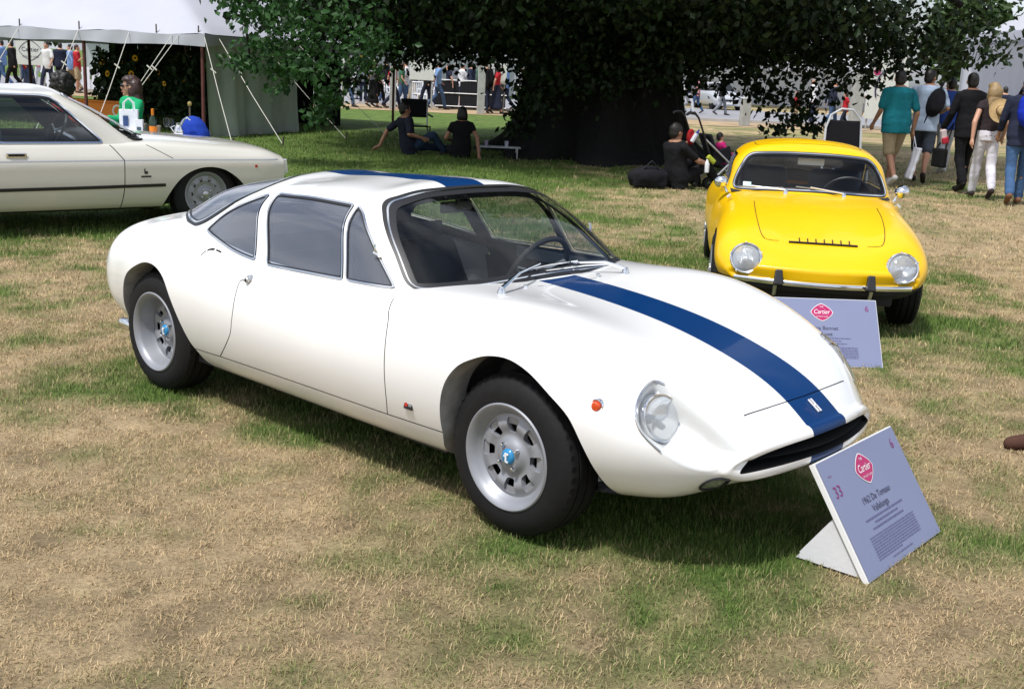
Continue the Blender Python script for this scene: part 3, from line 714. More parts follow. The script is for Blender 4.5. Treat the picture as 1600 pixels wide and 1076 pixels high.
    for poly, lab in ((dpoly, DG), (vpoly, VG), (qpoly, QG)):
        def fs(poly=poly):
            x, y, z, a, s, k = g(); return np.maximum(sd_poly(np.stack([x, z], 1), poly), np.maximum(.35 - a, 3.0 - k))
        if lab == VG: ladder(fs, [(.000, CHR), (.005, RUB), (.010, lab)])
        else: ladder(fs, [(.000, CHR), (.006, RUB), (.012, lab)])
    x, y, z, a, s, k = g(); G.mark(np.maximum(a - .116, .95 - s), STR, [0])
    roofp = G.part([0, STR]); roofp.obj('roof', car, [M['white_paint'], M['blue_paint']], mi=(roofp.L == STR).astype(int))
    G.part(RUB).offset(.004).obj('window_rubber', car, M['trim_black'])
    G.part(CHR).offset(.006).obj('window_trim', car, M['chrome'])
    G.part(WS).offset(.001).obj('windscreen', car, M['glass'])
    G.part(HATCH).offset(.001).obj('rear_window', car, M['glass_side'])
    for lab, nm in ((DG, 'door_window'), (VG, 'quarter_light'), (QG, 'rear_quarter_window')):
        t = G.part(lab)
        for s in (1, -1):
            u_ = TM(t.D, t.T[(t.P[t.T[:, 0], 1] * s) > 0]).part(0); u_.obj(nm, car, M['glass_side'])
    hd = G.part([0, STR, RUB, CHR]).offset(-.022).flipped(); hd.obj('headliner', car, M['interior'])
    # little window catch
    for s in (1, -1): tubes('window_catch', [([(.345, s * .642, .868), (.345, s * .655, .885), (.338, s * .652, .905)], .006), ([(.33, s * .648, .872), (.36, s * .648, .866)], .009)], car, M['chrome'])
    # ---- cabin
    bm = bmesh.new(); bm_box(bm, (-.15, 0, .22), (1.9, 1.36, .06)); bm_obj('cabin_floor', bm, car, M['interior'])
    bm = bmesh.new(); bm_box(bm, (-.62, 0, .52), (.05, 1.30, .56), Matrix.Rotation(R(-12), 3, 'Y')); bm_obj('bulkhead', bm, car, M['interior'], bevel=.01)
    bm = bmesh.new(); bm_box(bm, (-1.05, 0, .70), (.80, 1.0, .04)); bm_obj('engine_cover', bm, car, M['interior'], bevel=.01)
    V, F = [], []
    dp = np.array([(.75, .745), (.60, .765), (.47, .755), (.42, .70), (.42, .60), (.55, .55)])
    ys = np.linspace(-.61, .61, 15); Gd = np.array([[(px - .10 * (yy / .66) ** 2, yy, pz - .012) for px, pz in smooth_loop(dp, 5, False)] for yy in ys])
    pyobj('dashboard', Gd.reshape(-1, 3), grid_faces(15, Gd.shape[1]), car, M['interior'])
    for s in (1, -1):
        st_ = empty('seat', (0, 0, 0)); st_.parent = car
        bm = bmesh.new(); bm_box(bm, (-.05, s * .34, .38), (.52, .48, .16), Matrix.Rotation(R(-8), 3, 'Y')); bm_obj('seat_cushion', bm, st_, M['leather'], True, .05, 3)
        bm = bmesh.new(); bm_box(bm, (-.42, s * .34, .53), (.14, .46, .46), Matrix.Rotation(R(-30), 3, 'Y')); bm_obj('seat_back', bm, st_, M['leather'], True, .05, 3)
    tor = []
    c = Vector((.30, .34, .69)); ax = Vector((-.90, 0, .42)).normalized(); fx, fy, _ = frame_of(ax)
    ringp = [c + (fx * math.cos(t) + fy * math.sin(t)) * .185 for t in np.linspace(0, 2 * math.pi, 41)]
    swp = tube('steering_wheel', ringp, .013, car, M['leather'], 8)
    tubes('wheel_spokes', [([c, c + (fx * math.cos(t) + fy * math.sin(t)) * .18], .010) for t in (0.3, 2.84, 4.71)] + [([c, c - ax * .25], .03)], swp, M['brushed'])
    bm = bmesh.new(); bm_box(bm, (.10, .672, .705), (.46, .012, .055)); bm_obj('door_rail', bm, car, M['interior_grey'])
    lathe('mirror_stem', [(.006, .0), (.006, .05)], car, M['trim_black'], 10, 'z', loc=(.12, .0, 1.0))
    bm = bmesh.new(); bm_box(bm, (.11, 0, .99), (.02, .18, .05)); bm_obj('interior_mirror', bm, car, M['trim_black'], bevel=.008)
    # ---- wipers
    for pv, tip, b0, b1 in (((.865, -.49, .772), (.655, -.045, .822), (.668, -.185, .806), (.655, .19, .814)), ((.812, .325, .762), (.668, .148, .812), (.687, -.045, .800), (.655, .47, .776))):
        w_ = lathe('wiper_pivot', [(.0001, .034), (.010, .033), (.014, .024), (.016, .012), (.024, .006), (.026, -.01)], car, M['chrome'], 20, 'z', loc=pv)
        pv, tip, b0, b1 = (Vector(q) for q in (pv, tip, b0, b1)); o_ = Vector((0, 0, .03))
        tube('wiper_arm', [o_, (tip - pv) * .4 + Vector((0, 0, .035)), tip - pv], [.009, .007, .004], w_, M['chrome'], 6)
        tube('wiper_blade', [b0 - pv, (b0 + b1) / 2 - pv + Vector((.004, 0, .006)), b1 - pv], .005, w_, M['chrome'], 5)
    for yy in (-.26, .19): lathe('washer_jet', [(.0001, .010), (.007, .009), (.009, 0)], car, M['chrome'], 12, 'z', loc=(.775, yy, .768))
    return car

# ------------------------------------------------------------------ the yellow coupe
def patch_split(t, s):
    return TM(t.D, t.T[(t.P[t.T[:, 0], 1] * s) > 0]).part(0) if len(t.T) else t
def yellow_coupe():
    car = empty('sports_coupe', (2.231, 8.983, 0), R(-98.09), 'small yellow sports coupe with round headlamps, facing out from beside the tree', 'car')
    S = lambda x, *k: (x, k)
    st = [
     S(-1.86, (0, .34), (.28, .335), (.44, .35), (.52, .40), (.55, .48), (.53, .56), (.46, .62), (.32, .66), (.16, .675), (0, .68)),
     S(-1.60, (0, .26), (.36, .255), (.56, .275), (.64, .36), (.665, .48), (.645, .60), (.56, .69), (.40, .735), (.20, .75), (0, .755)),
     S(-1.20, (0, .19), (.40, .185), (.62, .21), (.695, .31), (.722, .45), (.710, .60), (.64, .72), (.48, .77), (.24, .785), (0, .79)),
     S(-0.60, (0, .17), (.42, .165), (.62, .19), (.685, .29), (.712, .43), (.700, .59), (.63, .725), (.48, .775), (.24, .79), (0, .79)),
     S(0.0, (0, .17), (.42, .165), (.62, .19), (.685, .29), (.710, .43), (.695, .59), (.625, .735), (.48, .785), (.24, .80), (0, .80)),
     S(0.40, (0, .17), (.42, .165), (.62, .19), (.685, .29), (.710, .43), (.698, .59), (.632, .735), (.50, .785), (.26, .80), (0, .805)),
     S(0.75, (0, .175), (0.399, .17), (0.589, .20), (0.657, .30), (0.682, .44), (0.671, .59), (0.608, .715), (0.494, .763), (.28, .772), (0, .775)),
     S(1.20, (0, .19), (0.380, .185), (0.580, .215), (0.660, .32), (0.691, .46), (0.679, .575), (0.617, .660), (0.503, .702), (.30, .700), (0, .700)),
     S(1.50, (0, .215), (.38, .21), (.575, .24), (.662, .33), (.690, .43), (.676, .525), (.612, .592), (.50, .622), (.28, .610), (0, .605)),
     S(1.72, (0, .25), (.35, .245), (.545, .27), (.635, .335), (.664, .400), (.650, .458), (.588, .498), (.46, .515), (.25, .514), (0, .512)),
     S(1.84, (0, .285), (.34, .28), (.515, .298), (.592, .338), (.618, .373), (.606, .405), (.550, .428), (.43, .438), (.22, .439), (0, .438)),
    ]
    per = [8, 6, 6, 10, 12, 12, 12, 10, 10]
    bow = lambda x: (-0.11 * max(0, (x - 1.35) / 0.5) ** 2) if x > 1 else (0.08 * max(0, (-x - 1.3) / 0.56) ** 2)
    B = car_shell(st, 200, per, bow, capn=0.03, capt=0.05)
    belt = [(.58, 0, .80), (.56, .28, .795), (.50, .49, .785), (.43, .585, .775), (.32, .622, .755), (0, .630, .74), (-.35, .622, .74), (-.65, .60, .74), (-.90, .54, .75), (-1.15, .43, .76), (-1.35, .22, .765), (-1.42, 0, .77)]
    roof = [(.205, 0, 1.098), (.205, .22, 1.094), (.190, .39, 1.082), (.15, .465, 1.072), (.04, .492, 1.070), (-.12, .497, 1.076), (-.3, .49, 1.075), (-.42, .468, 1.07), (-.50, .43, 1.07), (-.56, .34, 1.08), (-.60, .17, 1.09), (-.61, 0, 1.095)]
    spine = [(-.06, 0, 1.158), (-.07, 0, 1.158), (-.08, 0, 1.159), (-.10, 0, 1.160), (-.12, 0, 1.161), (-.18, 0, 1.161), (-.24, 0, 1.158), (-.29, 0, 1.154), (-.33, 0, 1.150), (-.36, 0, 1.147), (-.39, 0, 1.144), (-.41, 0, 1.142)]
    G = ring_dome(belt, roof, spine, 14, dict(bulge=0.02, edge=0.10, lift=0.016, crown=0.026, ns=26, ne=10, nr=20), skirt=0.10)
    HOLE, GAP, LIGHT = 1, 3, 5
    def f():
        P = B.P; return P[:, 0], P[:, 1], P[:, 2], np.abs(P[:, 1])
    x, y, z, a = f(); foot = smooth_loop([(b[0] - (.02 if b[0] > 0 else -.02), b[1] * .97) for b in belt] + [(b[0] - (.02 if b[0] > 0 else -.02), -b[1] * .97) for b in belt[-2:0:-1]], 5)
    B.mark(np.maximum(sd_poly(np.stack([x, y], 1), foot), .6 - z), HOLE)
    for pts in ([(.84, .1), (.84, .30), (.87, .42), (.95, .51), (1.06, .56), (1.20, .575), (1.34, .55), (1.45, .485), (1.52, .40), (1.545, .30), (1.55, .1)], [(-1.55, .1), (-1.55, .30), (-1.50, .45), (-1.36, .56), (-1.2, .585), (-1.04, .56), (-.90, .45), (-.85, .30), (-.85, .1)]):
        x, y, z, a = f(); B.mark(np.maximum(sd_poly(np.stack([x, z], 1), smooth_loop(pts, 5)), .40 - a), HOLE)
    x, y, z, a = f(); hy, hz = .492, .468; q_ = np.stack([x, a, z], 1); nr = (np.hypot(a - hy, z - hz) < .05) & (x > 1.35); hc_ = q_[nr].mean(0); hn = B.D[nr, 3:6] * np.stack([np.ones(nr.sum()), np.sign(y[nr]), np.ones(nr.sum())], 1); hn = hn.mean(0) * .40 + np.array([.60, 0, .05]); hn /= np.linalg.norm(hn)
    dq = q_ - hc_; ax_ = dq @ hn; B.mark(np.maximum(np.linalg.norm(dq - ax_[:, None] * hn, axis=1) - .098, np.abs(ax_) - .12), LIGHT, [0])
    def top_gap(line, hw):
        line = np.asarray(line, float)
        def q(): x, y, z, a = f(); return np.stack([x, a], 1)
        def lim(): x, y, z, a = f(); return np.maximum(d_line(q(), line) - .02, .4 - z)
        B.band(lambda: sd_line(q(), line), hw, lim, GAP, [0])
    top_gap(np.concatenate([smooth_loop([(.93, .425), (1.2, .425), (1.45, .410), (1.575, .385), (1.60, .345), (1.603, .30)], 5, False)]), .003)
    x, y, z, a = f(); B.mark(z - np.where(x > 1.45, .20 + .135 * np.clip((x - 1.45) / .12, 0, 1), .20), 8, [0])
    B.part(0).obj('body', car, M['yellow_paint']); [t.obj('panel_gap', car, M['gap_black']) for t in B.part(GAP).offset(-.004).pieces()]; B.part(8).obj('floor_pan', car, M['underside'])
    Lp = B.part(LIGHT)
    for s in (1, -1):
        t = patch_split(Lp, s); c = t.P.mean(0); hl = empty('headlamp', (0, 0, 0)); hl.parent = car
        V, F = t.rim_wall(vec=(-.05, 0, 0)); pyobj('lamp_socket', V, F, hl, M['yellow_paint'])
        dr = Vector((hn[0], hn[1] * s, hn[2])); fx, fy, fz = frame_of(dr); rot = Matrix((fx, fy, fz)).transposed().to_euler(); c0 = Vector((hc_[0], hc_[1] * s, hc_[2])) + dr * .004
        lathe('lamp_reflector', [(.010, -.055), (.040, -.045), (.070, -.025), (.090, .0)], hl, M['reflector'], 40, 'z', loc=c0, rot=rot)
        lathe('lamp_bulb', [(.0001, .0), (.012, -.004), (.015, -.015), (.012, -.055)], hl, M['lamp_glass'], 16, 'z', loc=c0, rot=rot)
        lathe('lamp_lens', [(.0001, .030), (.035, .027), (.068, .015), (.089, .001), (.092, -.004)], hl, M['lens_fluted'], 40, 'z', loc=c0, rot=rot)
        lathe('lamp_ring', [(.089, -.004), (.092, .008), (.098, .010), (.104, .004), (.106, -.02), (.106, -.07)], hl, M['chrome'], 40, 'z', loc=c0, rot=rot)
        for k in range(5):
            an = k * 1.256 + .4; p_ = c0 + (fx * math.cos(an) + fy * math.sin(an)) * .104 + dr * .012
            lathe('lamp_screw', [(.0001, .004), (.005, .003), (.006, -.004)], hl, M['chrome'], 8, 'z', loc=p_, rot=rot)
    # louvre slit with its seven ribs
    lou = empty('bonnet_vent', (0, 0, 0)); lou.parent = car
    bz = lambda X: float(B.P[np.argmin((B.P[:, 0] - X) ** 2 + (B.P[:, 1] - .1) ** 2 + 100 * (B.P[:, 2] < .4)), 2]) + .004
    bm = bmesh.new(); bm_box(bm, (1.612, 0, bz(1.612) - .006), (.014, .44, .02), Matrix.Rotation(R(23), 3, 'Y')); bm_obj('vent_slot', bm, lou, M['gap_black'])
    for yy in np.linspace(-.15, .17, 7):
        bm = bmesh.new(); bm_box(bm, (1.585, yy, bz(1.585) - .002), (.05, .006, .014), Matrix.Rotation(R(23), 3, 'Y')); bm_obj('vent_rib', bm, lou, M['gap_black'])
    # bumper strip, overriders, valance
    pts = [(1.893 - .145 * (abs(yy) / .6) ** 2 - (.0 if abs(yy) < .56 else (abs(yy) - .56) * 3.2), yy, .337) for yy in np.linspace(-.66, .66, 41)]
    G2 = np.array([[(px + dx, py * (1 + dx * .5), pz + dz) for dx, dz in ((-.02, .016), (.004, .016), (.010, .008), (.010, -.008), (.004, -.016), (-.02, -.016))] for px, py, pz in pts])
    pyobj('bumper_strip', G2.reshape(-1, 3), grid_faces(41, 6, closed_v=True), car, M['chrome'])
    for s in (1, -1):
        bm = bmesh.new(); bm_box(bm, (1.885, s * .287, .372), (.05, .062, .10), Matrix.Rotation(R(-18), 3, 'Y'), taper=(.8, .72)); bm_obj('overrider', bm, car, M['trim_black'], bevel=.008)
        tube('bumper_bracket', [(1.80, s * .30, .25), (1.86, s * .30, .33)], .014, car, M['brushed'])
        lathe('fog_lamp', [(.0001, .03), (.03, .024), (.042, .006), (.045, -.05)], car, M['lamp_glass'], 24, 'x', loc=(1.74, s * .38, .27))
        # door mirrors on the wings
        m_ = lathe('wing_mirror', [(.0001, .062), (.022, .058), (.040, .044), (.050, .020), (.053, -.004), (.046, -.012), (.0001, -.014)], car, M['chrome'], 32, 'x', loc=(.52, s * .655, .842)); m_.scale = (1.1, 1, .92)
        tube('mirror_stem', [(0, 0, 0), (-.01, -s * .035, -.05), (.0, -s * .05, -.085)], [.010, .008, .012], m_, M['chrome'])
        lathe('side_marker', [(.0001, s * .014), (.012, s * .012), (.016, -s * .02)], car, M['lamp_glass'], 20, loc=(.76, s * .60, .755), rot=(-s * .7, 0, 0))
    bm = bmesh.new(); bm_box(bm, (1.72, 0, .27), (.12, .90, .12)); bm_obj('valance', bm, car, M['underside'], bevel=.02)
    for xx in (1.2, -1.2):
        for s in (1, -1):
            V, F = lathe_np([(.30, s * .66), (.315, s * .60), (.32, s * .40), (.05, s * .39)], 30, 'y', (.02, math.pi - .02)); o = pyobj('wheel_well', V, F, car, M['underside']); o.location = (xx, 0, .275)
            wheel('wheel', car, (xx, s * .615, .278), s, .278, .175, .17, .02, kind='steel', badge=False, nslot=10)
    # glasshouse
    WS, SG, RG, RUB, CHR = 11, 12, 13, 16, 17
    def g():
        P = G.P; return P[:, 0], P[:, 1], P[:, 2], np.abs(P[:, 1]), G.D[:, 6], G.D[:, 7]
    wp = round_poly([(-.575, .785), (0, .806), (.575, .785), (.545, .90), (.462, 1.052), (.25, 1.070), (0, 1.074), (-.25, 1.070), (-.462, 1.052), (-.545, .90)], [.06, .2, .06, .1, .07, .2, .2, .2, .07, .1], 8)
    def ladder(fld, steps):
        for ins, lab in steps: G.mark(fld() + ins, lab, [0] + [l for _, l in steps])
    def fw():
        x, y, z, a, s, k = g(); return np.maximum(sd_poly(np.stack([y, z], 1), wp), k - 3.7)
    ladder(fw, [(0, RUB), (.006, CHR), (.014, RUB), (.024, WS)])
    sp = round_poly([(-.75, .80), (.28, .79), (.30, .85), (.10, 1.03), (-.30, 1.035), (-.52, .98)], .03)
    def fs():
        x, y, z, a, s, k = g(); return np.maximum(sd_poly(np.stack([x, z], 1), sp), np.maximum(.35 - a, 3.2 - k))
    ladder(fs, [(0, CHR), (.008, RUB), (.014, SG)])
    rp_ = smooth_loop([(-.64, .2), (-.66, .34), (-.85, .42), (-1.05, .37), (-1.22, .2), (-1.25, 0), (-1.22, -.2), (-1.05, -.37), (-.85, -.42), (-.66, -.34), (-.64, -.2), (-.63, 0)], 6)
    def fr():
        x, y, z, a, s, k = g(); return np.maximum(sd_poly(np.stack([x, y], 1), rp_), 7.5 - k)
    ladder(fr, [(0, RUB), (.012, RG)])
    # seam of the lift-off roof panel
    ln = smooth_loop([(-.10, .40), (.10, .39), (.135, .33), (.142, .15), (.143, 0)], 5, False)
    x, y, z, a, s, k = g(); G.band(lambda: sd_line(np.stack([G.P[:, 0], np.abs(G.P[:, 1])], 1), ln), .003, lambda: np.maximum(d_line(np.stack([G.P[:, 0], np.abs(G.P[:, 1])], 1), ln) - .02, 1.0 - G.P[:, 2]), 18, [0])
    G.part(0).obj('roof', car, M['yellow_paint']); G.part(18).offset(-.003).obj('roof_seam', car, M['gap_black'])
    G.part(RUB).offset(.004).obj('window_rubber', car, M['trim_black']); G.part(CHR).offset(.006).obj('window_trim', car, M['chrome'])
    G.part(WS).obj('windscreen', car, M['glass'])
    t = G.part(SG)
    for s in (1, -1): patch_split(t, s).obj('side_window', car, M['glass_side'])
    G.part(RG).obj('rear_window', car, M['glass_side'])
    G.part([0, 18, RUB, CHR]).offset(-.02).flipped().obj('headliner', car, M['interior'])
    # cabin
    bm = bmesh.new(); bm_box(bm, (-.3, 0, .24), (1.7, 1.2, .05)); bm_obj('cabin_floor', bm, car, M['interior'])
    dp = np.array([(.62, .775), (.50, .79), (.40, .78), (.36, .73), (.38, .62)]); Gd = np.array([[(px - .10 * (yy / .6) ** 2, yy, pz) for px, pz in smooth_loop(dp, 4, False)] for yy in np.linspace(-.58, .58, 11)])
    pyobj('dashboard', Gd.reshape(-1, 3), grid_faces(11, Gd.shape[1]), car, M['interior'])
    for s in (1, -1):
        st_ = empty('seat', (0, 0, 0)); st_.parent = car
        bm = bmesh.new(); bm_box(bm, (-.15, s * .30, .38), (.5, .44, .16)); bm_obj('seat_cushion', bm, st_, M['leather'], True, .05, 3)
        bm = bmesh.new(); bm_box(bm, (-.45, s * .30, .66), (.13, .42, .50), Matrix.Rotation(R(-20), 3, 'Y')); bm_obj('seat_back', bm, st_, M['leather'], True, .05, 3)
    bm = bmesh.new(); bm_box(bm, (-.75, 0, .70), (.04, 1.05, .10)); bm_obj('rear_shelf', bm, car, M['interior'], bevel=.01)
    c = Vector((.24, .30, .745)); ax = Vector((-.88, 0, .47)).normalized(); fx, fy, _ = frame_of(ax)
    sw = tube('steering_wheel', [c + (fx * math.cos(t_) + fy * math.sin(t_)) * .185 for t_ in np.linspace(0, 2 * math.pi, 41)], .011, car, M['leather'], 8)
    tubes('wheel_spokes', [([c, c + (fx * math.cos(t_) + fy * math.sin(t_)) * .18], .008) for t_ in (0.3, 2.84, 4.71)] + [([c, c - ax * .2], .025)], sw, M['brushed'])
    bm = bmesh.new(); bm_box(bm, (.19, .02, 1.005), (.02, .20, .062)); im = bm_obj('interior_mirror', bm, car, M['badge_white'], bevel=.012); tube('mirror_stem', [(.19, .02, 1.01), (.16, .0, 1.06)], .006, im, M['trim_black'])
    for pv, b0, b1 in (((.615, -.185, .795), (.530, -.53, .812), (.575, -.20, .826)), ((.60, .235, .790), (.560, -.11, .838), (.545, .24, .815))):
        w_ = lathe('wiper_pivot', [(.0001, .026), (.010, .024), (.014, .012), (.018, -.01)], car, M['chrome'], 16, 'z', loc=pv); pv, b0, b1 = Vector(pv), Vector(b0), Vector(b1)
        tube('wiper_arm', [Vector((0, 0, .02)), (b0 * .7 + b1 * .3) - pv + Vector((.01, 0, .01))], [.007, .004], w_, M['chrome'], 6); tube('wiper_blade', [b0 - pv, b1 - pv], .005, w_, M['brushed'], 5)
    bm = bmesh.new(); bm_box(bm, (.47, -.46, .83), (.004, .06, .045), Matrix.Rotation(R(-50), 3, 'Y')); bm_obj('paper_permit', bm, car, mat('permit', (.55, .68, .70), .7))
    return car

# ------------------------------------------------------------------ the cream saloon
def cream_coupe():
    car = empty('saloon_car', (-4.38, 10.49, 0), R(39.0), 'long cream seventies car with a black side strip, parked beside the marquee', 'car')
    S = lambda x, *k: (x, k)
    mid_ = [(0, .20), (.45, .195), (.74, .205), (.825, .30), (.862, .42), (.868, .54), (.862, .642), (.818, .73), (.755, .790), (.45, .80), (0, .81)]
    def var(x, **kw):
        k = [list(p) for p in mid_]
        for i, v in kw.items(): k[int(i[1:])] = list(v)
        return (x, k)
    st = [
     var(-2.35, p0=(0, .34), p1=(.40, .335), p2=(.68, .34), p3=(.76, .40), p4=(.785, .46), p5=(.79, .54), p6=(.785, .63), p7=(.75, .70), p8=(.68, .74), p9=(.4, .75), p10=(0, .755)),
     var(-1.9, p2=(.72, .26), p3=(.80, .33), p4=(.835, .43), p5=(.842, .54), p6=(.838, .642), p7=(.80, .74), p8=(.72, .79), p9=(.42, .81), p10=(0, .815)),
     var(-1.2), var(-.6), var(0.0), var(.45, p8=(.765, .785), p9=(.45, .81), p10=(0, .83)),
     var(.8, p7=(.822, .725), p8=(.765, .782), p9=(.45, .828), p10=(0, .835)),
     var(1.22, p6=(.860, .642), p7=(.820, .715), p8=(.76, .765), p9=(.45, .805), p10=(0, .812)),
     var(1.65, p3=(.815, .31), p4=(.850, .42), p5=(.856, .53), p6=(.846, .640), p7=(.805, .695), p8=(.745, .735), p9=(.44, .770), p10=(0, .778)),
     var(1.93, p0=(0, .26), p1=(.42, .25), p2=(.72, .26), p3=(.79, .33), p4=(.825, .42), p5=(.832, .53), p6=(.820, .630), p7=(.78, .672), p8=(.72, .700), p9=(.43, .728), p10=(0, .735)),
     var(2.06, p0=(0, .34), p1=(.42, .335), p2=(.70, .34), p3=(.765, .385), p4=(.795, .44), p5=(.80, .53), p6=(.792, .608), p7=(.755, .640), p8=(.70, .660), p9=(.42, .680), p10=(0, .686)),
    ]
    per = [6, 5, 6, 8, 8, 10, 10, 10, 12, 10]
    B = car_shell(st, 220, per, lambda x: -.03 * max(0, (x - 1.6) / .46) ** 2 if x > 0 else 0, capn=.03, capt=.04)
    belt = [(.78, 0, .835), (.75, .35, .83), (.66, .62, .80), (.55, .735, .785), (.42, .768, .782), (0, .775, .785), (-.7, .775, .785), (-1.15, .76, .79), (-1.45, .71, .80), (-1.62, .58, .805), (-1.7, .3, .81), (-1.72, 0, .81)]
    roof = [(.02, 0, 1.235), (.01, .3, 1.228), (-.03, .50, 1.212), (-.08, .575, 1.20), (-.18, .605, 1.195), (-.4, .61, 1.20), (-.8, .605, 1.195), (-1.05, .59, 1.18), (-1.2, .55, 1.175), (-1.27, .44, 1.185), (-1.30, .22, 1.195), (-1.31, 0, 1.20)]
    spine = [(-.25, 0, 1.268), (-.26, 0, 1.268), (-.28, 0, 1.269), (-.31, 0, 1.27), (-.35, 0, 1.27), (-.5, 0, 1.272), (-.72, 0, 1.27), (-.86, 0, 1.265), (-.94, 0, 1.26), (-1.0, 0, 1.257), (-1.03, 0, 1.255), (-1.05, 0, 1.253)]
    G = ring_dome(belt, roof, spine, 12, dict(bulge=.022, edge=.08, lift=.012, crown=.012, ns=24, ne=9, nr=16), skirt=.08)
    def f():
        P = B.P; return P[:, 0], P[:, 1], P[:, 2], np.abs(P[:, 1])
    x, y, z, a = f(); foot = smooth_loop([(b[0] - (.02 if b[0] > 0 else -.02), b[1] * .975) for b in belt] + [(b[0] - (.02 if b[0] > 0 else -.02), -b[1] * .975) for b in belt[-2:0:-1]], 5)
    B.mark(np.maximum(sd_poly(np.stack([x, y], 1), foot), .66 - z), 1)
    arch = [(.79, .1), (.80, .22), (.83, .31), (.895, .42), (.985, .505), (1.11, .562), (1.24, .575), (1.37, .55), (1.49, .48), (1.58, .39), (1.63, .30), (1.65, .22), (1.65, .1)]
    for pts in (arch, [(p - 2.62, q) for p, q in arch]):
        x, y, z, a = f(); B.mark(np.maximum(sd_poly(np.stack([x, z], 1), smooth_loop(pts, 5)), .45 - a), 1)
    def side(line, hw, lab, zr=None):
        line = np.asarray(line, float)
        def q(): P = B.P; return np.stack([P[:, 0], P[:, 2]], 1)
        d0 = (line[0] - line[1]) / np.linalg.norm(line[0] - line[1]); d1 = (line[-1] - line[-2]) / np.linalg.norm(line[-1] - line[-2])
        def lim(): return np.maximum(np.maximum(np.maximum((q() - line[0]) @ d0, (q() - line[-1]) @ d1), d_line(q(), line) - .04), .5 - np.abs(B.P[:, 1]))
        B.band(lambda: sd_line(q(), line), hw, lim, lab, [0])
    side([(.33, .775), (.36, .74), (.43, .645), (.425, .40), (.41, .215)], .004, 3)
    side([(-.95, .775), (-.97, .64), (-.98, .21)], .004, 3)
    side([(-2.2, .645), (-1, .645), (0, .645), (1, .645), (1.95, .632)], .0035, 4)
    side([(-1.0, .408), (0, .412), (.80, .42)], .013, 5)
    side([(.66, .775), (.80, .70), (.88, .655)], .003, 3)
    x, y, z, a = f(); B.mark(np.maximum(np.maximum(z - .625, .36 - z), np.maximum(a - .74, 1.98 - x)), 6, [0])
    x, y, z, a = f(); B.mark(z - .215, 8, [0])
    B.part(0).obj('body', car, M['cream_paint']); [t.obj('panel_gap', car, M['gap_black']) for t in B.part(3).offset(-.004).pieces()]; B.part(4).offset(.002).obj('crease_trim', car, M['brushed'])
    t = B.part(5).offset(.008)
    for s in (1, -1): patch_split(t, s).obj('rubbing_strip', car, M['trim_black'])
    B.part(8).obj('floor_pan', car, M['underside']); B.part(6).offset(-.006).obj('front_grille', car, M['trim_black'])
    # corner lamps, bumper
    for s in (1, -1):
        bm = bmesh.new(); bm_box(bm, (2.055, s * .62, .56), (.05, .28, .14), Matrix.Rotation(R(-6), 3, 'Y')); bm_obj('headlamp', bm, car, M['lamp_glass'], bevel=.01)
        r_ = lathe('side_marker', [(.0001, s * .010), (.018, s * .008), (.020, -s * .01)], car, M['red_lens'], 4, loc=(1.70, s * .848, .575)); r_.rotation_euler = (0, R(45), 0)
        # flank emblem: small upright mark over a bar
        bm = bmesh.new(); bm_box(bm, (0, 0, 0), (.09, .006, .014)); bm_box(bm, (0, 0, .035), (.030, .006, .024)); bm_box(bm, (-.012, 0, .055), (.010, .006, .03))
        e_ = bm_obj('flank_emblem', bm, car, M['trim_black']); e_.location = (.62, s * .868, .50)
        h_ = empty('door_handle', (0, 0, 0)); h_.parent = car
        bm = bmesh.new(); bm_box(bm, (-.475, s * .850, .695), (.165, .012, .042)); bm_obj('handle_plate', bm, h_, M['chrome'], bevel=.006)
        bm = bmesh.new(); bm_box(bm, (-.475, s * .857, .697), (.13, .010, .020)); bm_obj('handle_recess', bm, h_, M['gap_black'], bevel=.003)
        lathe('washer_jet', [(.0001, .02), (.014, .016), (.018, 0)], car, M['trim_black'], 10, 'z', loc=(.66, s * .66, .806))
    for xx in (2.05, -2.36): bm = bmesh.new(); bm_box(bm, (xx, 0, .375), (.10, 1.56, .07)); bm_obj('bumper', bm, car, M['chrome'], bevel=.02)
    for s in (1, -1): bm = bmesh.new(); bm_box(bm, (-2.375, s * .56, .60), (.04, .34, .11)); bm_obj('tail_lamp', bm, car, M['red_lens'], bevel=.01)
    for xx in (1.22, -1.40):
        for s in (1, -1):
            V, F = lathe_np([(.36, s * .80), (.375, s * .74), (.38, s * .45), (.05, s * .44)], 30, 'y', (.02, math.pi - .02)); o = pyobj('wheel_well', V, F, car, M['underside']); o.location = (xx, 0, .24)
            wheel('wheel', car, (xx, s * .69, .315), s, .315, .205, .19, .03, kind='small', badge=False, nslot=10)
    WS, SG, RG, RUB, CHR = 11, 12, 13, 16, 17
    def g():
        P = G.P; return P[:, 0], P[:, 1], P[:, 2], np.abs(P[:, 1]), G.D[:, 6], G.D[:, 7]
    def ladder(fld, steps):
        for ins, lab in steps: G.mark(fld() + ins, lab, [0] + [l for _, l in steps])
    wp = round_poly([(-.70, .815), (0, .85), (.70, .815), (.665, .93), (.545, 1.19), (0, 1.222), (-.545, 1.19), (-.665, .93)], [.05, .3, .05, .1, .05, .3, .05, .1], 8)
    def fw():
        x, y, z, a, s, k = g(); return np.maximum(sd_poly(np.stack([y, z], 1), wp), k - 3.45)
    ladder(fw, [(0, CHR), (.010, RUB), (.028, WS)])
    for sp in ([(-.60, .800), (.27, .800), (-.115, 1.165), (-.20, 1.178), (-.60, 1.180)], [(-1.30, .83), (-.66, .80), (-.66, 1.178), (-.98, 1.165), (-1.18, 1.06)]):
        sp = round_poly(sp, .02)
        def fs(sp=sp):
            x, y, z, a, s, k = g(); return np.maximum(sd_poly(np.stack([x, z], 1), sp), np.maximum(.4 - a, 3.3 - k))
        ladder(fs, [(-.014, CHR), (0, RUB), (.010, SG)])
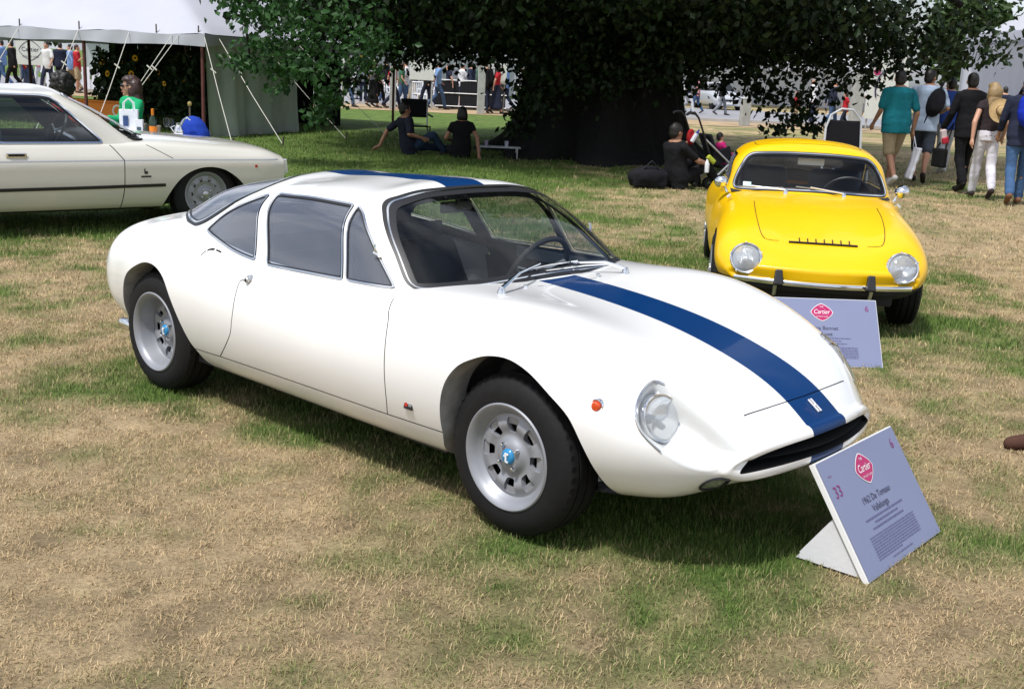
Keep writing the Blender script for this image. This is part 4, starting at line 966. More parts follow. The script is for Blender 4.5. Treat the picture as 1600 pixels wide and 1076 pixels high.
    rp_ = smooth_loop([(-1.34, .3), (-1.36, .46), (-1.5, .50), (-1.60, .42), (-1.64, 0), (-1.60, -.42), (-1.5, -.50), (-1.36, -.46), (-1.34, -.3), (-1.33, 0)], 6)
    def fr():
        x, y, z, a, s, k = g(); return np.maximum(sd_poly(np.stack([x, y], 1), rp_), 7.8 - k)
    ladder(fr, [(0, RUB), (.012, RG)])
    G.part(0).obj('roof', car, M['cream_paint']); G.part(RUB).offset(.003).obj('window_rubber', car, M['trim_black']); G.part(CHR).offset(.006).obj('window_trim', car, M['chrome'])
    G.part(WS).obj('windscreen', car, M['glass']); G.part(RG).obj('rear_window', car, M['glass'])
    t = G.part(SG)
    for s in (1, -1): patch_split(t, s).obj('side_window', car, M['glass_clear'])
    G.part([0, RUB, CHR]).offset(-.02).flipped().obj('headliner', car, M['interior'])
    bm = bmesh.new(); bm_box(bm, (-.4, 0, .26), (2.4, 1.5, .05)); bm_obj('cabin_floor', bm, car, M['interior'])
    dp = np.array([(.76, .82), (.58, .835), (.45, .81), (.42, .72), (.44, .6)]); Gd = np.array([[(px - .12 * (yy / .7) ** 2, yy, pz) for px, pz in smooth_loop(dp, 4, False)] for yy in np.linspace(-.70, .70, 11)])
    pyobj('dashboard', Gd.reshape(-1, 3), grid_faces(11, Gd.shape[1]), car, M['interior'])
    for s in (1, -1):
        st_ = empty('seat', (0, 0, 0)); st_.parent = car
        bm = bmesh.new(); bm_box(bm, (-.25, s * .36, .48), (.52, .52, .18)); bm_obj('seat_cushion', bm, st_, M['leather_grey'], True, .05, 3)
        bm = bmesh.new(); bm_box(bm, (-.56, s * .36, .76), (.15, .50, .56), Matrix.Rotation(R(-16), 3, 'Y')); bm_obj('seat_back', bm, st_, M['leather_grey'], True, .05, 3)
        bm = bmesh.new(); bm_box(bm, (-.66, s * .36, 1.07), (.09, .24, .14), Matrix.Rotation(R(-16), 3, 'Y')); bm_obj('headrest', bm, st_, M['leather_grey'], True, .03, 3)
    c = Vector((.22, -.36, .82)); ax = Vector((-.88, 0, .47)).normalized(); fx, fy, _ = frame_of(ax)
    c.y = .36
    sw = tube('steering_wheel', [c + (fx * math.cos(t_) + fy * math.sin(t_)) * .19 for t_ in np.linspace(0, 2 * math.pi, 33)], .013, car, M['leather'], 7)
    tubes('wheel_spokes', [([c, c + (fx * math.cos(t_) + fy * math.sin(t_)) * .18], .01) for t_ in (0.3, 2.84)] + [([c, c - ax * .2], .03)], sw, M['brushed'])
    for yy in (-.35, .25):
        tube('wiper_blade', [(.71 - .06 * (yy / .5) ** 2, yy - .25, .85), (.69, yy + .2, .862)], .006, car, M['trim_black'], 5)
    return car

# ------------------------------------------------------------------ ground and grass
def vnoise(x, y, seed=0):
    xi = np.floor(x).astype(np.int64); yi = np.floor(y).astype(np.int64); fx = x - xi; fy = y - yi
    fx = fx * fx * (3 - 2 * fx); fy = fy * fy * (3 - 2 * fy)
    def h(a, b):
        n = (a * 374761393 + b * 668265263 + seed * 974634777) & 0xFFFFFFFF
        n = ((n ^ (n >> 13)) * 1274126177) & 0xFFFFFFFF
        return ((n ^ (n >> 16)) & 0xFFFF) / 65535.0
    return (h(xi, yi) * (1 - fx) + h(xi + 1, yi) * fx) * (1 - fy) + (h(xi, yi + 1) * (1 - fx) + h(xi + 1, yi + 1) * fx) * fy
def fbm(x, y, sc, oc=4, seed=0):
    v = np.zeros_like(x); a = 0.5; t = 0
    for i in range(oc): v += a * vnoise(x * sc, y * sc, seed + i * 17); t += a; a *= 0.5; sc *= 2.03
    return v / t
def car_rect(x, y, cx_, cy_, ang, hl, hw):
    dx, dy = x - cx_, y - cy_; c, s = math.cos(ang), math.sin(ang); u = dx * c + dy * s; v = -dx * s + dy * c
    return np.hypot(np.maximum(np.abs(u) - hl, 0), np.maximum(np.abs(v) - hw, 0))
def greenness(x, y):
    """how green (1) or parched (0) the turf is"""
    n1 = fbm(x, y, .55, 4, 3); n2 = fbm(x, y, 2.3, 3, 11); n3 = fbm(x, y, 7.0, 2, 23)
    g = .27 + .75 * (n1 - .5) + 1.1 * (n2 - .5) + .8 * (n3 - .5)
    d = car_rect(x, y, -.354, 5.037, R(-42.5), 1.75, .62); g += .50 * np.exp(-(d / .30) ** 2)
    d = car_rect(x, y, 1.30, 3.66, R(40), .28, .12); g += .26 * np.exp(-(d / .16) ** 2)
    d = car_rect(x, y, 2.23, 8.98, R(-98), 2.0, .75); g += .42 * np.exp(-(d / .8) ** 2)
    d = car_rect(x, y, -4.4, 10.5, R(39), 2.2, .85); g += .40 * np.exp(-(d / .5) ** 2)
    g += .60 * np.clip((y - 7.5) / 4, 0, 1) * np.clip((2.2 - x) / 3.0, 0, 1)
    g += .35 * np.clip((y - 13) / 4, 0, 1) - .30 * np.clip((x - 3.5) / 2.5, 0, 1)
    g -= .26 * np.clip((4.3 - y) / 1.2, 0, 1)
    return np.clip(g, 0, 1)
GREEN = np.array([.066, .145, .024]); GREEN2 = np.array([.155, .245, .052]); STRAW = np.array([.74, .56, .33]); BROWN = np.array([.36, .26, .15])
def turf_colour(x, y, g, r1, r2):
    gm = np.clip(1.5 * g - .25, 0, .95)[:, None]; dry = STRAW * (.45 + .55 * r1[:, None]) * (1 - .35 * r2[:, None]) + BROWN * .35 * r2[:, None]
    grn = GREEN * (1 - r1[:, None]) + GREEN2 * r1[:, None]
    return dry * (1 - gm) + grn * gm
def colour_attr(me, cols):
    at = me.color_attributes.new('tint', 'FLOAT_COLOR', 'POINT'); at.data.foreach_set('color', np.concatenate([cols, np.ones((len(cols), 1))], 1).astype(np.float32).ravel())
def turf_mat(name, soil):
    m, nt, b = nodemat(name); b.inputs['Roughness'].default_value = .85; b.inputs['Specular IOR Level'].default_value = .12 if soil else .2
    at = N(nt, 'ShaderNodeAttribute', attribute_name='tint')
    if soil:
        ps = pos_node(nt); n1 = N(nt, 'ShaderNodeTexNoise', Scale=70.0, Detail=7.0, Roughness=.75); nt.links.new(ps, n1.inputs['Vector'])
        n2 = N(nt, 'ShaderNodeTexNoise', Scale=5.0, Detail=5.0, Roughness=.65); nt.links.new(ps, n2.inputs['Vector'])
        mr = N(nt, 'ShaderNodeMapRange'); mr.inputs['From Min'].default_value = .3; mr.inputs['From Max'].default_value = .7; mr.inputs['To Min'].default_value = .45; mr.inputs['To Max'].default_value = 1.25
        nt.links.new(n1.outputs['Fac'], mr.inputs['Value'])
        m2 = N(nt, 'ShaderNodeMapRange'); m2.inputs['From Min'].default_value = .3; m2.inputs['From Max'].default_value = .7; m2.inputs['To Min'].default_value = .75; m2.inputs['To Max'].default_value = 1.2
        nt.links.new(n2.outputs['Fac'], m2.inputs['Value'])
        mu = N(nt, 'ShaderNodeMath', operation='MULTIPLY'); nt.links.new(mr.outputs['Result'], mu.inputs[0]); nt.links.new(m2.outputs['Result'], mu.inputs[1])
        sc = N(nt, 'ShaderNodeVectorMath', operation='SCALE'); nt.links.new(at.outputs['Color'], sc.inputs[0]); nt.links.new(mu.outputs['Value'], sc.inputs['Scale'])
        nt.links.new(sc.outputs['Vector'], b.inputs['Base Color'])
        bp = N(nt, 'ShaderNodeBump', Strength=.9, Distance=.03); nt.links.new(n1.outputs['Fac'], bp.inputs['Height']); nt.links.new(bp.outputs['Normal'], b.inputs['Normal'])
    else:
        nt.links.new(at.outputs['Color'], b.inputs['Base Color'])
        # thin blades let some light through
        tr = N(nt, 'ShaderNodeBsdfTranslucent'); nt.links.new(at.outputs['Color'], tr.inputs['Color']); mx = N(nt, 'ShaderNodeMixShader'); mx.inputs['Fac'].default_value = .25
        o = nt.nodes['Material Output']; nt.links.new(b.outputs['BSDF'], mx.inputs[1]); nt.links.new(tr.outputs['BSDF'], mx.inputs[2]); nt.links.new(mx.outputs['Shader'], o.inputs['Surface'])
    return m
def ground_z(x, y):
    return .012 * (fbm(x, y, .9, 3, 77) - .5)
def make_ground():
    # graded sheet: fine near the camera, coarse to the horizon
    ys = np.concatenate([np.linspace(-400, -4, 8), np.arange(-3, 1.6, .5), np.arange(1.6, 12, .09), np.arange(12, 40, .35), np.arange(40, 70, 2.0), np.geomspace(72, 1500, 14)])
    xs = np.concatenate([-np.geomspace(1500, 32, 12), np.arange(-30, -6.5, .8), np.arange(-6.4, 6.5, .09), np.arange(6.6, 31, .8), np.geomspace(33, 1500, 12)])
    X, Y = np.meshgrid(xs, ys, indexing='ij'); x, y = X.ravel(), Y.ravel()
    z = np.where((np.abs(x) < 8) & (y > 0) & (y < 20), ground_z(x, y) - .006, -.006)
    me = mesh_np('lawn', np.stack([x, y, z], 1), grid_faces(len(xs), len(ys)))
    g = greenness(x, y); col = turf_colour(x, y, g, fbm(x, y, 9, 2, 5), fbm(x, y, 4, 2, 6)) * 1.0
    colour_attr(me, col)
    o = link('lawn', me, None, turf_mat('turf_soil', True)); setp(o, kind='structure')
    # blades
    zones = [(2.55, 4.6, 10500, .021, .85), (4.6, 7.0, 6500, .024, 1.1), (7.0, 11.0, 2200, .034, 1.7), (11.0, 17.0, 520, .038, 2.6), (17.0, 27.0, 170, .045, 4.2)]
    px, py, pl, pw_ = [], [], [], []
    for y0, y1, den, ln, wd in zones:
        hw = .49 * y1 + .35; n = int((y1 - y0) * 2 * hw * den); yy = rng.uniform(y0, y1, n); xx = rng.uniform(-hw, hw, n)
        k = np.abs(xx) < .475 * yy + .35; xx, yy = xx[k], yy[k]
        px.append(xx); py.append(yy); pl.append(np.full(len(xx), ln)); pw_.append(np.full(len(xx), wd))
    px, py, pl, pw_ = (np.concatenate(a) for a in (px, py, pl, pw_))
    g = greenness(px, py); n = len(px)
    # tufts: thin out with a fine noise
    k = fbm(px, py, 14, 2, 41) + .25 * g > rng.uniform(.22, .62, n); px, py, pl, pw_, g = px[k], py[k], pl[k], pw_[k], g[k]; n = len(px)
    gb = np.clip(g + rng.normal(0, .22, n), 0, 1)
    L = pl * rng.uniform(.55, 1.45, n) * (.85 + .45 * g); w = .0015 * pw_ * rng.uniform(.7, 1.3, n)
    az = rng.uniform(0, 2 * np.pi, n); tilt = np.clip(rng.normal(1.02, .35, n) - .40 * g, .08, 1.45)
    dx, dy = np.cos(az), np.sin(az); sx, sy = -dy, dx
    base = np.stack([px, py, ground_z(px, py) - .006], 1); d = np.stack([dx, dy, 0 * dx], 1); s = np.stack([sx, sy, 0 * sx], 1); up = np.array([0, 0, 1.0])
    t1 = tilt * .7; m_ = base + (d * np.sin(t1)[:, None] + up * np.cos(t1)[:, None]) * (L * .55)[:, None]
    tip = m_ + (d * np.sin(tilt * 1.15)[:, None] + up * np.cos(tilt * 1.15)[:, None]) * (L * .45)[:, None]; tip[:, 2] = np.maximum(tip[:, 2], .002)
    V = np.stack([base - s * w[:, None], base + s * w[:, None], m_ + s * (w * .8)[:, None], m_ - s * (w * .8)[:, None], tip], 1).reshape(-1, 3)
    i = np.arange(n) * 5; T = np.concatenate([np.stack([i, i + 1, i + 2], 1), np.stack([i, i + 2, i + 3], 1), np.stack([i + 3, i + 2, i + 4], 1)])
    me = mesh_np('grass', V, T, smooth=False)
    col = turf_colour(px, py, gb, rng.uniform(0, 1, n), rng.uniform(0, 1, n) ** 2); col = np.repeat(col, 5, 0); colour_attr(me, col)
    o = link('grass', me, None, turf_mat('grass_blade', False)); setp(o, 'short parched and green turf blades covering the lawn', 'grass', kind='stuff')
def strip(name, pts, z, m):
    me = mesh_np(name, [(x, y, z) for x, y in pts], [tuple(range(len(pts)))], smooth=False); o = link(name, me, None, m); setp(o, kind='structure'); return o
def make_paths():
    ve = mat('dry_verge', (.36, .26, .15), .95, var=.25, vscale=1.5, bump=.6, bscale=30)
    rd = mat('asphalt', (.25, .25, .27), .9, var=.12, vscale=2.0, bump=.3, bscale=60)
    strip('verge', [(-45, 39.6), (45, 40.4), (45, 44.6), (-45, 44.0)], .004, ve)
    strip('road', [(-60, 44.1), (60, 44.7), (60, 62), (-60, 62)], .008, rd)
    bm = bmesh.new(); bm_box(bm, (0, 44.3, .05), (120, .16, .12), Matrix.Rotation(R(.3), 3, 'Z')); k = bm_obj('kerb', bm, None, mat('kerb_stone', (.42, .41, .40), .9, var=.15, vscale=2)); setp(k, kind='structure')

# ------------------------------------------------------------------ display boards
def flat_part(name, me, parent, m, loc, size=(1, 1)):
    o = link(name, me, parent, m); o.location = loc; o.scale = (size[0], size[1], 1); return o
def board(loc, yaw, label, number, title, tilt=R(34)):
    """information board on a wedge stand. Local x along the foot, face leaning back (towards +y)"""
    root = empty('display_board', loc, yaw, label, 'sign', 'information boards on wedge stands')
    W_, H_ = .633, .425
    face = empty('panel', (0, 0, 0)); face.parent = root; face.rotation_euler = (math.pi / 2 - tilt, 0, 0)      # its local x right, y up the board, z out of the face
    bm = bmesh.new(); bm_box(bm, (W_ / 2, H_ / 2, -.011), (W_, H_, .020)); bm_obj('board_core', bm, face, M['board_white'], bevel=.0015)
    me = mesh_np('sheet', [(.004, .004, 0), (W_ - .004, .004, 0), (W_ - .004, H_ - .004, 0), (.004, H_ - .004, 0)], [(0, 1, 2, 3)], smooth=False); o = link('printed_sheet', me, face, M['board_print']); o.location = (0, 0, .002)
    z = .004
    # crimson lozenge emblem
    cx_, cy_ = W_ * .47, H_ * .79; a = np.linspace(0, 2 * np.pi, 64, endpoint=False)
    def loz(sx, sy): 
        c, s = np.cos(a), np.sin(a); r_ = 1.0 / (np.abs(c) ** 1.35 + np.abs(s) ** 1.35) ** (1 / 1.35); return [(sx * r_[i] * c[i], sy * r_[i] * s[i], 0) for i in range(64)]
    for nm, sx, sy, m_, dz in (('emblem_edge', .068, .056, M['board_white'], 0), ('emblem_field', .064, .052, M['crimson'], .0008)):
        me = bpy.data.meshes.new(nm); me.from_pydata(loz(sx, sy), [], [tuple(range(64))]); flat_part(nm, me, face, m_, (cx_, cy_, z + dz))
    t = text_mesh('Cartier', .040); sh = np.array([[v.co.x + .25 * v.co.y, v.co.y, 0] for v in t.vertices]); t.vertices.foreach_set('co', sh.astype(np.float32).ravel())
    flat_part('emblem_text', t, face, M['board_white'], (cx_, cy_ + .002, z + .0016), (.82, 1.0))
    flat_part('emblem_text', text_mesh('THE', .013), face, M['board_white'], (cx_, cy_ + .034, z + .0016))
    flat_part('emblem_text', text_mesh('STYLE ET LUXE', .0105), face, M['board_white'], (cx_, cy_ - .028, z + .0016))
    flat_part('class_number', text_mesh('6', .052), face, M['crimson_print'], (W_ * .90, H_ * .86, z))
    if number: flat_part('entry_number', text_mesh(number, .058), face, M['crimson_print'], (W_ * .10, H_ * .72, z)); flat_part('entry_caption', text_mesh('entry', .012), face, M['crimson_print'], (W_ * .085, H_ * .86, z))
    for k, s in enumerate(title): flat_part('title_text', text_mesh(s, .034), face, M['ink'], (W_ * .47, H_ * (.555 - .085 * k), z), (.95, 1))
    # lines of small print, too fine to read: broken dashes
    V, F = [], []; rr = random.Random(5)
    def line(y, x0, x1, h):
        x = x0
        while x < x1:
            l = rr.uniform(.006, .022); xe = min(x + l, x1); i = len(V); V.extend([(x, y, 0), (xe, y, 0), (xe, y + h, 0), (x, y + h, 0)]); F.append((i, i + 1, i + 2, i + 3)); x = xe + .004
    for k, (a0, a1) in enumerate(((.24, .72), (.33, .63), (.28, .68))): line(H_ * (.405 - .040 * k), W_ * a0, W_ * a1, .0055)
    for k in range(9): line(H_ * (.275 - .022 * k), W_ * .20, W_ * (.78 if k < 8 else .5), .0036)
    line(H_ * .06, W_ * .35, W_ * .62, .0036)
    me = bpy.data.meshes.new('small_print'); me.from_pydata(V, [], F); o = flat_part('small_print', me, face, M['ink_soft'], (0, 0, z)); o['kind'] = 'stuff'
    # wedge stand: a pair of triangular gussets and a back board
    tx, tz = math.sin(tilt), math.cos(tilt); hh = H_ * .56; top = (tx * hh, tz * hh)
    for xx in (.02, W_ - .02):
        bm = bmesh.new(); pr = [(.03, .004), (top[0] + .012, top[1] - .01), (.27, .004)]; vs_ = []
        for dx in (-.007, .007): vs_.append([bm.verts.new((xx + dx, p, q)) for p, q in pr])
        bm.faces.new(vs_[0]); bm.faces.new(vs_[1][::-1])
        for i in range(3): bm.faces.new((vs_[0][i], vs_[1][i], vs_[1][(i + 1) % 3], vs_[0][(i + 1) % 3]))
        bm_obj('stand_gusset', bm, root, M['stand_white'])
    ln = math.hypot(.27 - top[0], top[1]); an = math.atan2(top[1], .27 - top[0])
    bm = bmesh.new(); bm_box(bm, (W_ / 2, (.27 + top[0]) / 2, top[1] / 2 + .006), (W_ - .06, ln * .9, .010), Matrix.Rotation(-an, 3, 'X')); bm_obj('stand_back', bm, root, M['stand_white'])
    return root
M['board_white'] = mat('board_white', (.78, .78, .78), .5); M['board_print'] = mat('board_print', (.20, .225, .35), .45, coat=.05, spec=.25, var=.03, vscale=3)
M['crimson'] = mat('crimson', (.42, .015, .12), .4); M['crimson_print'] = mat('crimson_print', (.22, .03, .16), .5); M['ink'] = mat('ink', (.04, .04, .09), .5); M['ink_soft'] = mat('ink_soft', (.10, .10, .22), .5)
M['stand_white'] = mat('stand_white', (.66, .66, .68), .8, var=.04, vscale=6, bump=.1, bscale=60)
def make_boards():
    board((1.208, 3.442, 0), math.atan2(.764, .645), 'pale blue information board numbered 33, standing before the nose of the white coupe', '33', ('1962 De Tomaso', 'Vallelunga'))
    d = .06
    board((2.16 - .633 * math.cos(d), 6.385 - .633 * math.sin(d), 0), d, 'pale blue information board standing in front of the yellow coupe', '', ('Matra Bonnet', '58 Luxe'))

# ------------------------------------------------------------------ tree
def leaf_cloud(P, Nrm, size, rg, droop=.4):
    """folded leaf pairs at points P facing roughly Nrm -> V,T"""
    n = len(P); sz = size * rg.uniform(.6, 1.35, n)
    a = rg.normal(size=(n, 3)); a[:, 2] -= droop; a /= np.linalg.norm(a, axis=1)[:, None]
    nr = Nrm + rg.normal(size=(n, 3)) * .75; b = np.cross(nr, a); b /= np.linalg.norm(b, axis=1)[:, None] + 1e-9; c = np.cross(a, b)
    s = sz[:, None]
    p0 = P; p1 = P + a * s * .5 + b * s * .34 + c * s * .10; p2 = P + a * s; p3 = P + a * s * .5 - b * s * .34 + c * s * .10
    V = np.stack([p0, p1, p2, p3], 1).reshape(-1, 3); i = np.arange(n) * 4
    T = np.concatenate([np.stack([i, i + 1, i + 2], 1), np.stack([i, i + 2, i + 3], 1)])
    return V, T
def leaf_mat(name, c0, c1, trans=.3):
    m, nt, b = nodemat(name); b.inputs['Roughness'].default_value = .5; b.inputs['Specular IOR Level'].default_value = .3
    at = N(nt, 'ShaderNodeAttribute', attribute_name='tint'); mx = N(nt, 'ShaderNodeMix', data_type='RGBA'); mx.inputs['A'].default_value = (*c0, 1); mx.inputs['B'].default_value = (*c1, 1)
    sp = N(nt, 'ShaderNodeSeparateColor'); nt.links.new(at.outputs['Color'], sp.inputs['Color']); nt.links.new(sp.outputs['Red'], mx.inputs['Factor']); nt.links.new(mx.outputs['Result'], b.inputs['Base Color'])
    tr = N(nt, 'ShaderNodeBsdfTranslucent'); nt.links.new(mx.outputs['Result'], tr.inputs['Color']); ms = N(nt, 'ShaderNodeMixShader'); ms.inputs['Fac'].default_value = trans
    nt.links.new(b.outputs['BSDF'], ms.inputs[1]); nt.links.new(tr.outputs['BSDF'], ms.inputs[2]); nt.links.new(ms.outputs['Shader'], nt.nodes['Material Output'].inputs['Surface'])
    return m
def leaf_obj(name, P, Nrm, size, parent, m, rg, droop=.4):
    V, T = leaf_cloud(P, Nrm, size, rg, droop); me = mesh_np(name, V, T, smooth=False)
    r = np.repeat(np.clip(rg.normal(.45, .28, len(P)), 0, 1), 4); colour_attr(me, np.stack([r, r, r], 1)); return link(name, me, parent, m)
def bark_mat(name, c):
    m, nt, b = nodemat(name); b.inputs['Roughness'].default_value = .95; oc = obj_node(nt)
    mp = N(nt, 'ShaderNodeMapping'); mp.inputs['Scale'].default_value = (5, 5, .9); nt.links.new(oc, mp.inputs['Vector'])
    nz = N(nt, 'ShaderNodeTexNoise', Scale=3.0, Detail=8.0, Roughness=.7); nt.links.new(mp.outputs['Vector'], nz.inputs['Vector'])
    cr = N(nt, 'ShaderNodeValToRGB'); cr.color_ramp.elements[0].color = (c[0] * .35, c[1] * .35, c[2] * .35, 1); cr.color_ramp.elements[1].color = (*c, 1); cr.color_ramp.elements[0].position = .35; cr.color_ramp.elements[1].position = .68
    nt.links.new(nz.outputs['Fac'], cr.inputs['Fac']); nt.links.new(cr.outputs['Color'], b.inputs['Base Color'])
    bp = N(nt, 'ShaderNodeBump', Strength=1.0, Distance=.06); nt.links.new(nz.outputs['Fac'], bp.inputs['Height']); nt.links.new(bp.outputs['Normal'], b.inputs['Normal']); return m
def big_tree():
    rg = np.random.default_rng(21); cx_, cy_ = 1.55, 22.6
    t = empty('old_tree', (cx_, cy_, 0), 0, 'huge old tree with a broad dark trunk and low spreading canopy', 'tree')
    bark = bark_mat('bark', (.010, .0085, .0075)); lm = leaf_mat('tree_leaf_shaded', (.006, .014, .004), (.020, .044, .011), .15)  # canopy leaf colour darkened to paint in its shade
    # fluted, flaring trunk
    hs = np.array([0, .12, .3, .6, 1.0, 1.5, 2.2, 3.0, 4.2, 5.5]); rs = np.array([2.15, 1.95, 1.72, 1.55, 1.46, 1.42, 1.40, 1.38, 1.30, 1.15]); th = np.linspace(0, 2 * np.pi, 72, endpoint=False)
    hh = np.linspace(0, 5.5, 46); rr = np.interp(hh, hs, rs); G = []
    for h_, r_ in zip(hh, rr):
        fl = (.13 * np.exp(-h_ / .9) + .05); q = r_ * (1 + fl * np.sin(7 * th + .25 * h_) + .6 * fl * np.sin(11 * th + 1.3 - .4 * h_) + .03 * np.sin(23 * th + 2 * h_)); G.append(np.stack([q * np.cos(th), q * np.sin(th), np.full(72, h_ - .02)], 1))
    pyobj('trunk', np.array(G).reshape(-1, 3), grid_faces(46, 72, closed_v=True)[:, ::-1], t, bark, True, None)
    limbs = []
    for k in range(15):
        a = k * 2.399 + .3; r0 = 1.0; z0 = 2.4 + (k % 5) * .55; ln = 5.0 + 2.6 * rg.uniform(); p = [Vector((math.cos(a) * r0, math.sin(a) * r0, z0))]
        up = 1.4 + 1.6 * rg.uniform(); pts = [p[0]]
        for j in range(1, 8):
            u = j / 7; pts.append(Vector((math.cos(a + .12 * math.sin(3 * u + k)) * (r0 + ln * u), math.sin(a + .12 * math.sin(3 * u + k)) * (r0 + ln * u), z0 + up * math.sin(u * 2.2) - 1.0 * u * u)))
        tube('limb', pts, [.34 * (1 - .85 * j / 7) + .02 for j in range(8)], t, bark, 9); limbs.append(pts)
    # canopy: an umbrella of leaf clumps with a ragged low skirt that rises towards the front
    def zb(x, y): return 1.95 + np.clip(20.4 - y, 0, 9) * .27 + np.clip(np.abs(x - 1.6) - 5.2, 0, 5) * .12
    def inside(x, y): return ((x - cx_) / np.where(x > cx_, 5.3, 6.5)) ** 2 + ((y - cy_) / np.where(y < cy_, 6.6, 7.2)) ** 2
    n = 5200; x = rg.uniform(-8, 11.5, n); y = rg.uniform(14, 31, n); k = inside(x, y) < .97; x, y = x[k], y[k]
    top = zb(x, y) + 1.0 + 6.5 * np.sqrt(np.clip(1 - inside(x, y), 0, 1)); lo = zb(x, y)
    P, Nn = [], []
    def clump(c, rad, m_):
        q = rg.normal(size=(m_, 3)) * np.array([rad, rad, rad * .55]); P.append(q + c); w = q / (np.linalg.norm(q, axis=1)[:, None] + 1e-6); w[:, 2] += .6; Nn.append(w)
    for i in range(len(x)):
        u = rg.uniform(); z = lo[i] + (.15 + 1.0 * rg.uniform() ** 1.4 if u < .55 else 0); z = z if u < .55 else top[i] - rg.uniform(0, 1.4)
        clump(np.array([x[i], y[i], max(z, lo[i] + .1)]), .42, 42)
    P = np.concatenate(P); Nn = np.concatenate(Nn); P[:, 2] = np.maximum(P[:, 2], 1.55)
    # the high crown above
    m_ = 26000; q = rg.normal(size=(m_, 3)); q /= np.linalg.norm(q, axis=1)[:, None]; q[:, 2] = np.abs(q[:, 2]); q *= rg.uniform(.72, 1.0, (m_, 1)); Hc = q * np.array([7.2, 6.6, 14.0]) * (1 + .12 * np.sin(q[:, :1] * 9) * np.cos(q[:, 1:2] * 8)) + np.array([0, .8, 4.6])
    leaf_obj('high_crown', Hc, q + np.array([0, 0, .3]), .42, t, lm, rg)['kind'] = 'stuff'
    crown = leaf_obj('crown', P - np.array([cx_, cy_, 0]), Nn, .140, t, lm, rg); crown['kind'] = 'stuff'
    # drooping outer sprays: (x, y, z) ends, each a twig with its leaves
    sprays = []
    def spray(c, n_, rad, size):
        q = rg.normal(size=(n_, 3)) * np.array(rad); return q + np.array(c)
    A = []
    for (x_, y_, z_, n_, rx_, rz_) in [(-3.86, 17.39, 2.28, 500, 0.418, 0.199), (-3.51, 17.64, 1.95, 520, 0.418, 0.259), (-3.93, 17.5, 1.73, 320, 0.219, 0.099), (-4.28, 17.68, 1.46, 300, 0.139, 0.08), (-3.68, 17.7, 1.39, 420, 0.259, 0.119), (-3.13, 17.25, 1.51, 420, 0.298, 0.219), (-3.62, 17.21, 1.14, 110, 0.06, 0.08), (-2.99, 17.87, 1.01, 260, 0.139, 0.139), (-2.66, 17.41, 2.14, 480, 0.447, 0.298), (-4.36, 17.39, 2.38, 120, 0.159, 0.05), (-4.72, 18.0, 2.43, 60, 0.099, 0.03), (-3.14, 17.58, 0.72, 130, 0.099, 0.089), (-2.53, 17.87, 1.54, 320, 0.219, 0.139), (-4.26, 17.58, 2.17, 110, 0.08, 0.099), (-2.3, 17.71, 1.86, 300, 0.298, 0.139)]:
        A.append(spray((x_, y_, z_ + .04), int(n_ * .55), (rx_ * .72, .40, rz_ * .72), .1))
    A = np.concatenate(A); w = rg.normal(size=A.shape); w[:, 2] += .8; w[:, 1] -= .6
    o = leaf_obj('drooping_branch', A - np.array([cx_, cy_, 0]), w, .105, t, leaf_mat('branch_leaf_sunlit', (.012, .045, .011), (.050, .13, .032)), rg, .7); o['kind'] = 'stuff'  # lighter leaf colour: sunlight painted into the front branch
    limb = [Vector((-.9, -.6, 3.2)), Vector((-2.4, -2.6, 3.5)), Vector((-4.0, -4.2, 3.3)), Vector((-5.2, -4.9, 2.9)), Vector((-5.8, -5.0, 2.3)), Vector((-5.7, -5.0, 1.5))]
    tube('limb', limb, [.22, .16, .11, .06, .03, .012], t, bark, 8)
    B_ = []
    for (x_, y_, z_, n_, rx_, rz_) in [(4.96, 21, 0.97, 130, 0.261, 0.107), (4.6, 21, 0.75, 40, 0.095, 0.059), (5.26, 21, 0.82, 60, 0.095, 0.083), (4.96, 21.5, 1.3, 160, 0.364, 0.146), (4.44, 22, 1.39, 130, 0.311, 0.124), (5.45, 21, 1.7, 220, 0.475, 0.261), (4.18, 22, 1.82, 200, 0.373, 0.273), (7.53, 19.5, 2.31, 170, 0.375, 0.154), (7.38, 20, 2.54, 260, 0.452, 0.271), (6.85, 20.5, 2.36, 280, 0.463, 0.255), (6.14, 20.5, 2.09, 280, 0.463, 0.232), (-0.4, 23, 1.94, 200, 0.442, 0.234), (-1.33, 23, 1.96, 240, 0.52, 0.234), (-2.25, 23, 1.78, 200, 0.468, 0.182), (-2.54, 22, 2.14, 240, 0.447, 0.249), (-3.18, 23, 1.28, 90, 0.182, 0.13), (-0.19, 21.5, 0.56, 60, 0.097, 0.073), (0.0, 21.5, 0.88, 130, 0.121, 0.243), (0.0, 21.5, 1.38, 170, 0.146, 0.292), (-3.42, 22, 1.21, 110, 0.149, 0.149), (-3.8, 22, 0.75, 80, 0.124, 0.149), (3.3, 22, 1.59, 120, 0.199, 0.149), (1.77, 20.5, 2.24, 300, 0.695, 0.347), (0.59, 20.5, 2.18, 300, 0.463, 0.347), (2.95, 20.5, 2.41, 260, 0.463, 0.301), (0.47, 20.4, 1.58, 200, 0.3, 0.254), (1.06, 20.4, 1.73, 240, 0.346, 0.254), (1.76, 20.4, 1.7, 240, 0.346, 0.231), (2.47, 20.4, 1.8, 220, 0.3, 0.231), (2.97, 20.6, 1.88, 160, 0.233, 0.209), (0.3, 20.6, 1.1, 110, 0.14, 0.209), (2.94, 20.8, 1.46, 60, 0.118, 0.141), (1.23, 20.4, 1.33, 120, 0.277, 0.138)]:
        B_.append(spray((x_, y_, z_), n_, (rx_, .35, rz_), .1))
    B_ = np.concatenate(B_); w = rg.normal(size=B_.shape); w[:, 2] += .6
